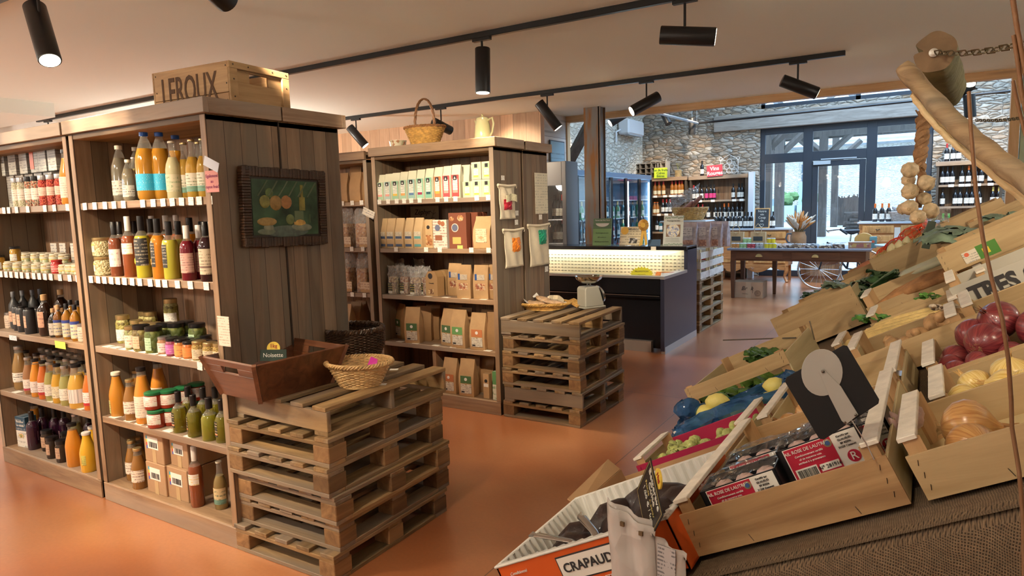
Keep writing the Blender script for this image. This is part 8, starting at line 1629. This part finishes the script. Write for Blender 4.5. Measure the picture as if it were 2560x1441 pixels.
for k in range(150):
 x, y = random.uniform(.02, .44), random.uniform(.03, .27); a = random.uniform(0, 6.28); z = .255+random.uniform(0, .02); m.tube([(x, y, z), (x+.02*math.cos(a), y+.02*math.sin(a), z+.015), (x+.045*math.cos(a+.4), y+.045*math.sin(a+.4), z+.004)], .0012, 3)
o = m.build('straw', STRAW, CR['spring'][0]); o['kind'] = 'stuff'
for k, (x, y) in enumerate(((.16, .10), (.20, .14), (.12, .09))): t_ = MB().blob((0, 0, 0), .02, 12, top=.5).build('new_garlic', flat('garlic_young', (.66, .62, .38), .4), smooth=True); t_.location = inside('spring', x, y, .275); t_.scale = (1.3,)*3; tag(t_, 'young pale garlic bulb in straw, %s' % nth(k, 3), 'garlic')
for k, (x, y, ry) in enumerate(((.30, .12, -60), (.34, .10, -20))): t_ = MB().tube([(0, 0, 0), (.05, 0, .01), (.11, .01, 0)], [.012, .010, .006], 8).build('green_stalk', DKG, smooth=True); t_.location = inside('spring', x, y, .28); t_.rotation_euler = (0, R(ry), 0); tag(t_, 'dark green stalk stub in the straw crate, %s' % ('upright one', 'slanting one')[k], 'stalk')
NET = flat('net_orange_red', (.72, .07, .02), .4)
def netbag(px, py, y, r_, lab, seed, knot=True):
 random.seed(seed); p = at(px, py, 'y', y); t = thing('net_of_onions', lab, 'net bag', p)
 m = MB()
 for k in range(9): a = k*.75; m.blob((r_*.55*math.cos(a)*(1 if k else 0), r_*.45*math.sin(a), -r_*.2+r_*.5*(k % 3)*.5), r_*.42, 12, jit=.02)
 m.build('onions', flat('shallot_skin', (.42, .15, .06), .35, vary=.25, vscale=20), t, smooth=True)
 m = MB(); n = 14
 def sp(i, j): th = .35+2.6*j/9; a = 2*math.pi*i/n+j*.22; k = 1.04+.03*math.sin(3*a+seed); return (r_*1.05*k*math.sin(th)*math.cos(a), r_*.95*k*math.sin(th)*math.sin(a), -r_*.85*math.cos(th)*k)
 for i in range(n): m.tube([sp(i, j) for j in range(10)], .0022, 4)
 for i in range(n): m.tube([sp(i-j*.9, j) for j in range(10)], .0022, 4)
 if knot:
  m.tube([(0, 0, r_*.8), (.02, 0, r_*1.1), (.005, 0, r_*1.35), (-.02, 0, r_*1.25)], [.02, .012, .016, .01], 8)
  m.tube([(-.03, 0, r_*.75), (0, 0, r_*.95), (.04, .0, r_*.75)], .012, 6)
 m.build('net', NET, t, smooth=True); return t
netbag(2302, 606, 4.75, .115, 'red net of brown onions with knotted top, upper one', 5)
netbag(2262, 632, 4.55, .105, 'red net of brown onions lying lower', 6, False)
netbag(2232, 642, 4.6, .085, 'brown onions in red net, left end of the nets', 8, False)
random.seed(11)
for k, (px, py, y, sx) in enumerate(((2204, 645, 4.9, 1.2), (2222, 636, 4.95, 1.1), (2238, 628, 5.0, 1), (2172, 664, 4.8, 1.9), (2190, 656, 5.0, 1.3))):
 t_ = MB().blob((0, 0, 0), .042, 14, sq=(sx, 1, .75), jit=.03).build('sweet_potato', flat('sweet_potato_skin', (.45, .18, .10), .6, vary=.2, vscale=20), smooth=True); t_.location = at(px, py, 'y', y); t_.rotation_euler = (0, R(-25), 0); tag(t_, 'pinkish brown sweet potato left of the red nets, %s' % nth(k, 5), 'sweet potato')
crate_px('netcr', (2105, 690), (2262, 640), 4.62, .32, 'slatted crate under the sweet potatoes', h=.17, L_=.50, post=.0, tops=False)
o = at(2208, 642, 'y', 4.5); tag(MB().box(-.02, -.02, 0, .025, .02, .05).build('white_block', WHITE, loc=(o.x-.0, 4.5, o.z-.04)), 'small white block between crates left of the nets', 'block')
leafy('cabbage_leaves', 'large grey-green cabbage leaves hanging over the crate', S2W(.27, 3.6, .235), 10, .07, .15, GRYG, 'cabbage', seed=12, up=.3)
leafy('cabbage_leaves', 'grey-green leaves at the far right of the upper crate', S2W(.42, 3.7, .225), 8, .06, .12, GRYG, 'cabbage', seed=14, up=.3)
o = at(2322, 588, 'y', 4.0); tag(MB().box(-.018, 0, -.07, .018, .03, .07).build('dark_upright_slat', flat('dark_green_slat', (.03, .05, .03), .5), loc=tuple(o), rot=(0, R(10), 0)), 'dark upright slat at the left of the cabbage crate', 'slat')  # dark upright slat standing beside the cabbage crate
t = thing('film_scrap', 'crumpled clear film at the left end of the tilted yellow crate', 'film', at(2340, 552, 'y', 4.1)); MB().grid(lambda u, v: ((u-.5)*.12+random.uniform(-.01, .01), random.uniform(-.02, .02), (v-.5)*.12+random.uniform(-.01, .01)), 8, 8).build('film', FILM, t)
crate_px('lett', (1710, 975), (1970, 868), 2.48, .56, 'crate of green lettuce, raised front board with knots', h=.172, L_=.40, band=.052, post=.004, tops=False)
leafy('lettuce', 'bright green lettuce showing below the front board', inside('lett', .15, .13, .03), 60, .10, .085, LET, 'lettuce', seed=21, sq=(1.1, .9, .7)); leafy('lettuce', 'green lettuce at the right of the raised board crate', inside('lett', .28, .14, .03), 60, .09, .085, LET, 'lettuce', seed=22, sq=(1, .9, .7))
leafy('lamb_lettuce', 'dark green salad leaves at the back of the lettuce crate', inside('lett', .27, .42, .10), 90, .11, .06, leafmat('mache', (.03, .09, .02), (.09, .2, .04)), 'salad leaves', seed=23, sq=(.9, .9, .4))
crate_px('r5', (1925, 800), (2118, 738), 3.75, .34, 'empty-looking long crate with stapled corner, left column', h=.20, L_=.43, post=.0, tops=False)
crate_px('r6', (1972, 770), (2145, 703), 4.15, .34, 'long crate behind the stapled one, left column', h=.20, L_=.44, post=.0, tops=False)
crate_px('r7', (2020, 745), (2190, 668), 4.5, .30, 'dark crate of leafy greens near the far end', h=.13, L_=.48, post=.0, tops=False, em=CRATE_R, fm=CRATE_R)
for k, (px, py) in enumerate(((2035, 738), (2062, 728), (2088, 715), (2112, 705), (2075, 735))): leafy('salad_greens', 'small leafy greens along the far left edge, %s' % nth(k, 5), at(px, py+6, 'y', 4.62+.05*k), 26, .05, .05, DKG if k % 2 == 0 else GRYG, 'greens', seed=30+k)
for k, (px, py) in enumerate(((2120, 712), (2180, 722), (2230, 688))): leafy('salad_greens', ('blue-green leaves by the far crate corner', 'dark leek tops at the crate corner', 'dark leaves lying on the straw crate edge')[k], at(px, py, 'y', 4.1), 14, .04, .09, (GRYG, DKG, DKG)[k], 'greens', seed=40+k, sq=(1.6, 1, .5))
crate_px('lem', (1690, 1098), (1905, 1022), 2.22, .24, 'crate of lemons in a blue plastic bag', h=.062, L_=.40, post=.02)
BLUE = glassy('blue_film', (.30, .62, 1.0), 1.4, .12, .30, (.03, .22, .62)); BLUE2 = crinkle('blue_film_crumpled', .5, (.05, .15, .32), 26, 1.2)
for n_ in BLUE2.node_tree.nodes:
 if n_.type == 'BSDF_TRANSPARENT': n_.inputs[0].default_value = (.30, .50, .85, 1)
t, L_, D, h = CR['lem']; t_lem = t; random.seed(3)
def bagf(u, v):
 a = 2*math.pi*u; c_, s_ = math.cos(a), math.sin(a); x = max(-1, min(1, 1.3*c_)); y = max(-1, min(1, 1.3*s_)); rad = 1.0 if v < .6 else 1.0+.18*(v-.6)/.4
 z = .012+.095*min(v, .62)/.62; z = z if v < .62 else z+.012*math.sin((v-.62)/.38*3.14)-.035*(v-.62)/.38
 j = .006; return (L_/2+x*(L_/2-.01)*rad+random.uniform(-j, j), D/2+y*(D/2-.008)*rad+random.uniform(-j, j), z+random.uniform(-j, j)+.012*math.sin(a*3))
pb_ = thing('blue_plastic_bag', 'blue plastic bag lining the lemon crate, spilling over its edge', 'plastic bag', t.location, t.rotation_euler); MB().grid(bagf, 44, 16).build('film_liner', BLUE2, pb_, smooth=True)
MB().blob((.045, .10, .13), .045, 14, sq=(1.1, .7, .8), jit=.12).build('bunched_film', BLUE2, pb_, smooth=True)
LEM = flat('lemon_skin', (.74, .66, .20), .35, bump=.2, bscale=220)
for k, (x, y, z) in enumerate(((.10, .10, .095), (.155, .115, .115), (.06, .13, .07), (.20, .15, .05), (.26, .15, .05), (.31, .15, .05), (.14, .18, .05), (.34, .19, .085))):
 t_ = MB().lathe([(0, -.045), (.008, -.042), (.022, -.028), (.030, -.004), (.027, .018), (.015, .034), (.006, .041), (0, .044)], 20, cap=False).build('lemon', LEM, smooth=True); t_.location = inside('lem', x, y, z); t_.rotation_euler = (R(80), R(20*k), R(60+30*k)); tag(t_, 'lemon in the blue bag, %s' % ('leftmost of the bright ones' if k == 0 else 'brightest one on top' if k == 1 else nth(k, 8)), 'lemon')
PK = flat('crate_front_pink', (.34, .012, .06), .5)
crate_px('pink', (1590, 1167), (1830, 1085), 1.93, .27, 'crate of sprouts with crimson front board', h=.060, L_=.38, fm=PK, post=.02, em=CRATE_Y)
random.seed(5)
SPM = [MB().blob((0, 0, 0), .013, 10, jit=.06).mesh('sprout', [SPR])]
for k in range(46):
 o = bpy.data.objects.new('brussels_sprout', SPM[0]); col.objects.link(o); o.location = inside('pink', random.uniform(.02, .36), random.uniform(.03, .23), .018+random.uniform(0, .03)); o.scale = (random.uniform(.8, 1.5),)*3; o.rotation_euler = (random.random()*3, random.random()*3, 0); tag(o, 'small green brussels sprout in the crimson-fronted crate', 'brussels sprout', 'brussels sprouts in the crimson crate')
leafy('sprout_leaves', 'bright green sprout leaves at the left of the crimson crate', inside('pink', .12, .10, .05), 14, .025, .03, SPR, 'greens', seed=51)
p = S2W(-.86, 1.60, 0); t = thing('cardboard_carton', 'open brown cardboard carton behind the orange box', 'box', p, (0, -SA, 0)); KC = flat('carton_brown', (.36, .22, .11), .8, vary=.1)
MB().box(0, 0, 0, .44, .004, .075).box(0, .30, 0, .44, .304, .05).box(0, 0, 0, .004, .30, .075).box(.436, 0, 0, .44, .3, .075).box(0, 0, 0, .44, .3, .004).build('carton_body', KC, t); MB().add([(0, 0, .075), (0, .30, .075), (-.03, .31, .115), (-.035, .02, .10)], [(0, 1, 2, 3)]).build('flap', KC, t, thick=.004)
p = S2W(-.835, 1.17, 0); CRT = thing('orange_carton', 'orange beetroot carton with white corrugated tray, bottom centre', 'box', p, (0, -SA, 0)); OR_ = flat('carton_orange', (.62, .10, .015), .45)
OW, OD, OH = .44, .40, .10
MB().box(0, 0, 0, OW, .004, OH).box(0, OD, 0, OW, OD+.004, OH).box(0, 0, 0, .004, OD, OH).box(OW-.004, 0, 0, OW, OD, OH).box(0, 0, 0, OW, OD, .004).build('carton_body', OR_, CRT)
m = MB(); WT = flat('tray_white', (.66, .66, .62), .45)
def trayw(p0, p1, n):
 p0, p1 = Vector(p0), Vector(p1); L = (p1-p0).length; d = (p1-p0)/L; nn = Vector((-d.y, d.x, 0)); N_ = int(L/.012)
 m.grid(lambda u, v: tuple(p0.lerp(p1, u)+nn*(.004*math.sin(u*N_*3.14159*.5*2)+.012*(1-v)+.004)+Vector((0, 0, .012+(OH-.006)*v))), N_*4, 1)
trayw((.008, .008, 0), (OW-.008, .008, 0), 1); trayw((OW-.008, .008, 0), (OW-.008, OD-.008, 0), 1); trayw((OW-.008, OD-.008, 0), (.008, OD-.008, 0), 1); trayw((.008, OD-.008, 0), (.008, .008, 0), 1)
m.box(.02, .02, .010, OW-.02, OD-.02, .013)
m.build('corrugated_tray', WT, CRT); MB().box(-.004, -.004, OH, OW+.004, .010, OH+.006).box(-.004, OD-.008, OH, OW+.004, OD+.006, OH+.006).box(-.004, .010, OH, .010, OD-.008, OH+.006).box(OW-.010, .010, OH, OW+.004, OD-.008, OH+.006).build('tray_rim', WT, CRT, bevel=.002)
MB().box(.160, -.0015, .035, .345, 0, .088).build('label_frame', INK, CRT); MB().box(.163, -.0025, .038, .342, -.0012, .085).build('white_label', PAPER, CRT); text('CRAPAUDINE', .027, INK, CRT, (.255, -.004, .062), (R(90), 0, 0), bold=.0004)
for k, s_ in enumerate(('Conditionné', 'sous', 'atmosphère', 'protectrice')): text(s_, .0095, WHITE, CRT, (.055, -.002, .080-.014*k), shear=.3)
text('LES PRODUCTEURS', .013, WHITE, CRT, (.245, -.002, .024)); text('4, Route de', .008, WHITE, CRT, (.21, -.002, .012))
BEET = flat('beetroot_skin', (.018, .007, .006), .5, vary=.4, vscale=20, coat=.15, bump=.3)
for k, (x, y, rz, sc_) in enumerate(((.13, .12, 20, 1), (.24, .17, -30, 1.1), (.16, .27, 60, 1.1), (.30, .28, 10, 1.2), (.33, .14, 80, 1.1), (.08, .22, 40, .9), (.24, .32, 0, 1.1), (.37, .22, 30, 1.1))):
 t_ = MB().tube([(-.07, 0, 0), (-.04, 0, 0), (0, 0, .004), (.04, 0, 0), (.08, 0, -.004)], [.012, .034, .042, .03, .006], 14).build('beetroot', BEET, smooth=True); t_.location = Matrix.LocRotScale(CRT.location, CRT.rotation_euler, None) @ Vector((x, y, .052)); t_.rotation_euler = (0, -SA, R(rz)); t_.scale = (sc_,)*3; tag(t_, 'dark cooked beetroot in the white tray, %s' % nth(k, 8), 'beetroot')
tg = thing('steel_tongs', 'steel serving tongs sticking out of the beetroot tray', 'tongs', Matrix.LocRotScale(CRT.location, CRT.rotation_euler, None) @ Vector((.18, .05, .075)), (R(-6), R(-10), R(8)))
for k, sg in enumerate((1, -1)):
 e = Vector((-.105, .02*sg+.02, .02)) if sg > 0 else Vector((-.02, .115, .035)); s0 = Vector((.08, -.02, -.02))
 MB().tube([tuple(s0), tuple(s0.lerp(e, .5)+Vector((0, 0, .018))), tuple(e)], [.010, .009, .012], 10, flat=.35).build('arm', STEEL, tg, smooth=True); m = MB()
 for j in range(4): m.tube([tuple(e), tuple(e+(e-s0).normalized()*.018+Vector((0, .005*(j-1.5)*1.6, -.004)))], .003, 5)
 m.build('toothed_tip', STEEL, tg)
BGM = crinkle('bag_milky', .62, (.66, .62, .58), 18, .5)
pa = at(1605, 1300, 'y', 1.10)
bg_ = thing('produce_bag_bundle', 'hanging bundle of milky plastic bags on a nail, bottom centre', 'plastic bags', pa, R(-12)); random.seed(9)
def bgf(x0, x1, z0, z1, o): return lambda u, v: (x0+(x1-x0)*u+.004*math.sin(v*6), o+.006*math.sin(u*12+v*3)+random.uniform(-.001, .001), z0+(z1-z0)*v-(.02*u if v > .9 else 0))
MB().grid(bgf(-.075, .028, -.20, .02, 0), 10, 14).grid(bgf(-.07, .03, -.20, .012, -.006), 10, 14).build('front_bag', BGM, bg_, smooth=True, thick=.001); MB().grid(bgf(.01, .085, -.20, -.02, .006), 10, 14).build('rear_bag', BGM, bg_, smooth=True, thick=.001)
MB().box(.032, -.001, -.16, .068, .001, -.035).build('printed_strip', printed('bag_print', (.42, .40, .40), (.06, .06, .07), None, 34, z='Z', dens=.6), bg_); MB().box(-.04, -.012, -.02, -.032, -.008, -.012).box(.0, -.012, -.025, .008, -.008, -.017).build('punched_hole', flat('hole_brown', (.12, .07, .03), .8), bg_)
c0 = at(1625, 1146, 'y', 1.12); cX = (at(1656, 1290, 'y', 1.055)-c0); cY = c0-at(1594, 1235, 'y', 1.185); LX, LYY = cX.length, cY.length; cX.normalize(); cY = (cY-cX*cY.dot(cX)).normalized(); cZ = cX.cross(cY)
MX = Matrix((cX, cY, cZ)).transposed().to_4x4(); pc = thing('chalk_price_card', 'black slanted price card with chalk writing and yellow disc', 'sign', c0, MX.to_euler())
MB().box(0, -LYY, -.002, LX, 0, 0).build('board', flat('card_black', (.012, .010, .009), .5), pc)
GB = flat('border_gold', (.4, .33, .12), .6); MB().box(.003, -.004, 0, LX-.003, -.003, .0005).box(.003, -LYY+.003, 0, LX-.003, -LYY+.004, .0005).box(.003, -LYY+.004, 0, .004, -.004, .0005).box(LX-.004, -LYY+.004, 0, LX-.003, -.004, .0005).build('yellow_border', GB, pc)
for k, (s_, sz_, m_) in enumerate((('Betterave', .020, CHK), ('Cuite', .020, CHK), ('France  A partir', .011, GB), ('1,20 € / kg', .016, CHK))): text(s_, sz_, m_, pc, (LX*.5, -.014-.019*k, .001), (0, 0, 0))
MB().lathe([(.018, 0), (.018, .003)], 24).build('yellow_disc', flat('disc_yellow', (.66, .48, .06), .5), pc, loc=(LX*.42, .010, -.006)); text('1kg', .014, flat('disc_red', (.4, .05, .03), .5), pc, (LX*.42, .016, -.002), (0, 0, 0))
MB().tube([(LX*.9, -LYY*.9, -.003), (LX*1.2, -LYY*1.1, -.03)], .0015, 5).build('pick', STEEL, pc)
c1 = at(2080, 985, 'y', 1.20); bd = thing('black_price_board', 'black square price board with grey pointer disc on a thin stem', 'sign', c1)
ex = (at(2180, 985, 'y', 1.2)-c1).normalized()
def bp2(px, py, o=0): p = at(px, py, 'y', 1.2-o); return p-c1
def plate(pts, th, o, mat, nm, par=bd):
 a = [bp2(px, py, o) for px, py in pts]; n = len(a); b = [q+Vector((0, th, 0)) for q in a]
 return MB().add([tuple(q) for q in a]+[tuple(q) for q in b], [tuple(range(n)), tuple(range(2*n-1, n-1, -1))]+[(i, n+i, n+(i+1) % n, (i+1) % n) for i in range(n)]).build(nm, mat, par, bevel=.0006)
plate([(1962, 955), (1966, 944), (2108, 864), (2118, 866), (2198, 1000), (2196, 1010), (2060, 1100), (2048, 1098)], .0025, 0, flat('board_black', (.003, .003, .004), .7), 'board')
cxp, cyp = 2055, 932
plate([(cxp+52*math.cos(R(a))*1.0, cyp+59*math.sin(R(a))) for a in range(0, 360, 12)], .001, .0015, flat('pointer_grey', (.33, .32, .295), .5), 'pointer_disc')
plate([(2048, 932), (2052, 923), (2060, 923), (2066, 930), (2102, 966), (2146, 1038), (2115, 1063), (2104, 1053), (2072, 990)], .0014, .003, flat('pointer_grey', (.33, .32, .295), .5), 'pointer_arm')
for k, (px, py) in enumerate(((2057, 929), (2112, 1057), (2139, 1038))): MB().blob(tuple(bp2(px, py, .0045)), .0028 if k == 0 else .0024, 12, sq=(1, .5, 1)).build('rivet', flat('rivet', (.16, .14, .12), .3, .8), bd, smooth=True)
MB().tube([tuple(bp2(2128, 1050)), tuple(bp2(2165, 1108)), tuple(bp2(2185, 1150))], .0011, 6).build('wire_stem', STEEL, bd)
def rod(pts, y, r_, lab, mat, name='thin_rod', cat='rod'):
 P = [at(px, py, 'y', yy) for (px, py), yy in zip(pts, y if isinstance(y, (list, tuple)) else [y]*len(pts))]; o = P[0]
 return tag(MB().tube([tuple(p-o) for p in P], r_, 8).build(name, mat, smooth=True, loc=tuple(o)), lab, cat)
rod([(1808, 851), (1900, 848), (1990, 845)], [3.2, 3.1, 3.0], .0028, 'thin dark wire sticking out over the salad crate to the left', flat('wire_dark', (.12, .10, .08), .5))
rod([(2024, 803), (2036, 850)], 3.0, .003, 'short upright wire at the corner of the salad crate', STEEL)
RUST = flat('willow_stick', (.18, .085, .035), .6, bump=.3)
rod([(2422, 230), (2428, 330), (2440, 480), (2458, 600), (2480, 700), (2506, 800), (2521, 900), (2528, 1000), (2530, 1070), (2548, 1180), (2558, 1300), (2560, 1441)], [1.0, .98, .95, .93, .92, .90, .90, .90, .90, .89, .88, .86], .0022, 'long thin brown willow stick hanging in the right foreground', RUST, 'willow_stick', 'stick')
rod([(2531, -10), (2545, 80), (2560, 160), (2580, 260)], .95, .0028, 'thick brown stick entering at the top right corner', RUST, 'willow_stick', 'stick')
rod([(2534, 88), (2545, 160), (2556, 240), (2575, 330)], .95, .0022, 'thinner brown stick beside the top right corner stick', RUST, 'willow_stick', 'stick')
rod([(2533, 202), (2540, 240), (2552, 290), (2564, 340)], .96, .002, 'short brown stick tip below the other two at right edge', RUST, 'willow_stick', 'stick')
# rustic timber canopy above the stand
BARK = wood('driftwood', (.20, .13, .07), (.44, .32, .18), 'X', None, rough=.75, objvar=.1, gray=(.30, .27, .20), bump=.8, gscale=2)
LY = 1.75; lc = at(2337, 130, 'y', LY)
t = thing('log_end', 'sawn round log end with split, hanging on a chain above the garlic', 'log', lc); random.seed(2)
n = 26; lr = at(2390, 130, 'y', LY).x-lc.x; ax = (at(2352, 235, 'y', LY+.22)-lc)
ax = Vector((.03, .30, -.045)); m = MB(); rings = 7
def rad(a):
 k = 1+.05*math.sin(2*a+1)+.03*math.sin(5*a); dd = abs(((a-2.95+math.pi) % (2*math.pi))-math.pi); return k*(1-.55*max(0, 1-dd/.22))
vs_ = []
for j in range(rings):
 q = ax*(j/(rings-1));
 for i in range(n*3): a = 2*math.pi*i/(n*3); r_ = lr*rad(a)*(1 if j == 0 else 1+.04*math.sin(j*2+3*a)); vs_.append((q.x+r_*math.cos(a), q.y+.0, q.z+r_*1.15*math.sin(a)))
N3 = n*3; m.add(vs_, [(j*N3+i, j*N3+(i+1) % N3, (j+1)*N3+(i+1) % N3, (j+1)*N3+i) for j in range(rings-1) for i in range(N3)]).build('bark', flat('mossy_bark', (.17, .16, .08), .9, vary=.4, vscale=14, bump=.9, bscale=35), t, smooth=True)
m = MB().add([vs_[i] for i in range(N3)]+[(0, -.002, 0)], [(i, (i+1) % N3, N3) for i in range(N3)]).build('sawn_face', flat('sawn_wood', (.17, .11, .06), .8, vary=.3, vscale=16, bump=.3, bscale=60), t)
MB().lathe([(.009, 0), (.009, .003), (.004, .005), (0, .005)], 20).build('washer', flat('zinc', (.62, .62, .58), .35, .7), t, loc=tuple(at(2334, 132, 'y', LY-.004)-lc), rot=(R(90), 0, 0))
def chain(p0, p1, n, lab, sag=.01, w=.006):
 o = Vector(p0); t = thing('chain', lab, 'chain', o); d = Vector(p1)-o; u = d.normalized(); L = d.length/n; m = MB(); a_ = u.orthogonal().normalized(); b_ = u.cross(a_)
 for k in range(n):
  c = d*((k+.5)/n)-Vector((0, 0, sag*math.sin(math.pi*(k+.5)/n))); s = a_ if k % 2 else b_; h = L*.62
  m.tube([tuple(c+u*x+s*y) for x, y in ((-h, 0), (-h*.85, w), (0, w), (h*.85, w), (h, 0), (h*.85, -w), (0, -w), (-h*.85, -w))], w*.26, 6, closed=True)
 m.build('links', flat('chain_iron', (.16, .13, .08), .4, .8), t, smooth=True)
chain(at(2340, 132, 'y', LY-.01), at(2600, 96, 'y', 1.55), 15, 'iron chain running from the log end to the right edge')
chain(at(2440, 301, 'y', 2.3), at(2575, 292, 'y', 2.2), 26, 'thin second chain behind the beam at the right', .004, .004)
def beamP(px, py, y): return at(px, py, 'y', y)
BC = [(2256, 165, 1.46), (2330, 248, 1.45), (2409, 328, 1.43), (2480, 388, 1.41), (2560, 449, 1.39), (2700, 552, 1.36)]
b0_ = beamP(*BC[0]); BP = [beamP(*c) for c in BC]
def bez(P, n):
 out = []
 for i in range(len(P)-1):
  a, b, c, d = P[max(i-1, 0)], P[i], P[i+1], P[min(i+2, len(P)-1)]
  for k in range(n): u = k/n; out.append(.5*((2*b)+(c-a)*u+(2*a-5*b+4*c-d)*u*u+(3*b-a-3*c+d)*u**3))
 return out+[P[-1]]
t = thing('diagonal_branch', 'thick diagonal driftwood branch across the upper right', 'beam', b0_); random.seed(4)
Q = bez(BP, 6); MB().tube([tuple(p-b0_) for p in Q], [.013]+[.0155+.0012*math.sin(k*1.3)+.00012*k for k in range(len(Q)-1)], 18).build('branch', BARK, t, smooth=True); MB().blob(tuple(beamP(2548, 424, 1.385)-b0_), .005, 8, sq=(1.2, .6, .8)).build('knot_stub', BARK, t)
LO = bez([beamP(*c) for c in ((2281, 238, 1.48), (2317, 290, 1.48), (2372, 349, 1.47), (2430, 396, 1.46), (2560, 506, 1.44), (2700, 625, 1.42))], 6); HI = bez([beamP(*c) for c in ((2284, 212, 1.50), (2330, 262, 1.50), (2409, 345, 1.49), (2480, 402, 1.47), (2560, 462, 1.45), (2700, 570, 1.43))], 6)
t = thing('split_plank', 'pale split plank lit brightly, beneath the diagonal branch', 'plank', LO[0])
m = MB(); NP = len(LO)-1
m.grid(lambda u, v: tuple(LO[min(NP, int(u*NP+.5))].lerp(HI[min(NP, int(u*NP+.5))], v)-LO[0]+Vector((.0012*math.sin(u*60)*(1-v), .004*math.sin(v*9), .001*math.sin(u*75+v*9)))), NP, 8)
m.build('plank', wood('split_pine', (.60, .44, .22), (.78, .64, .38), 'X', None, rough=.6, objvar=0, knots=.2, gscale=1.5, bump=.6), t, smooth=True, thick=.010)
GX = at(2310, 285, 'y', 2.15); gb = thing('garlic_braid', 'hanging braid of dried garlic bulbs in front of the window', 'garlic braid', GX); random.seed(6)
def g(px, py, y=2.15): return tuple(at(px, py, 'y', y)-GX)
m = MB()
for q_ in range(3):
 P = [];
 for k in range(40): u = k/39; px = 2308-12*u+9*math.sin(u*17+q_*2.094)*(1-.2*u); py = 300+125*u; P.append(g(px, py, 2.15+.010*math.cos(u*17+q_*2.094)))
 m.tube(P, [.010+.003*math.sin(k*.5+q_) for k in range(40)], 7)
for k in range(9): a = k*.7; m.tube([g(2308, 300), g(2308+9*math.cos(a), 290, 2.15+.01*math.sin(a)), g(2308+20*math.cos(a), 278+3*math.sin(k), 2.15+.02*math.sin(a))], [.006, .006, .003], 5, flat=.5)
m.tube([g(2297, 420), g(2306, 440), g(2300, 470), g(2296, 520)], [.012, .011, .010, .008], 8); m.build('braided_stems', flat('braid_straw', (.30, .17, .08), .7, vary=.3, vscale=50, bump=.8, bscale=80), gb, smooth=True)
MB().tube([g(2308, 285), g(2306, 255), g(2300, 200)], .0009, 4).build('string', flat('twine', (.5, .36, .2), .8), gb); MB().tube([g(2322, 283), g(2326, 274), g(2323, 268)], .0012, 4).build('wire_hook', STEEL, gb)
GS = flat('garlic_skin_warm', (.54, .43, .27), .5, vary=.30, vscale=60, bump=.35, bscale=90)
for k, (px, py, rpx, y, rx, rz) in enumerate(((2275, 425, 25, 2.10, 100, 20), (2271, 450, 20, 2.18, 100, 0), (2316, 458, 26, 2.10, 95, 60), (2275, 479, 25, 2.09, 95, 20), (2312, 497, 21, 2.14, 100, 50), (2274, 519, 24, 2.10, 95, 0), (2327, 527, 25, 2.13, 90, 40), (2295, 543, 23, 2.08, 90, 10), (2258, 522, 18, 2.17, 90, 0))):
 r_ = (at(px+rpx, py, 'y', y)-at(px, py, 'y', y)).length*.95; mm = MB(); nn = 40; ss = 14; vs_ = []
 for j in range(ss+1):
  th = math.pi*j/ss
  for i in range(nn): a = 2*math.pi*i/nn; lob = 1+.10*abs(math.cos(a*4.5))-.07; q_ = math.sin(th)*lob; z = -math.cos(th)*.82; z += .35*max(0, (th/math.pi-.8)/.2)**1.5; q_ *= (1 if th < 2.6 else 1-.3*(th-2.6)/.54); vs_.append((q_*math.cos(a)*r_, q_*math.sin(a)*r_, z*r_))
 mm.add(vs_, [(j*nn+i, j*nn+(i+1) % nn, (j+1)*nn+(i+1) % nn, (j+1)*nn+i) for j in range(ss) for i in range(nn)])
 b_ = mm.build('garlic_bulb', GS, gb, smooth=True); b_.location = g(px, py, y); b_.rotation_euler = (R(-rx+(20 if k % 2 else 160)), R(15*k % 40-20), R(rz))
 m = MB()
 for i in range(14): a = i*.45; m.tube([(.10*r_*math.cos(a), .10*r_*math.sin(a), -.80*r_), (.22*r_*math.cos(a), .22*r_*math.sin(a), -.86*r_)], r_*.02, 3)
 m.build('root_disc', ROOT, b_)
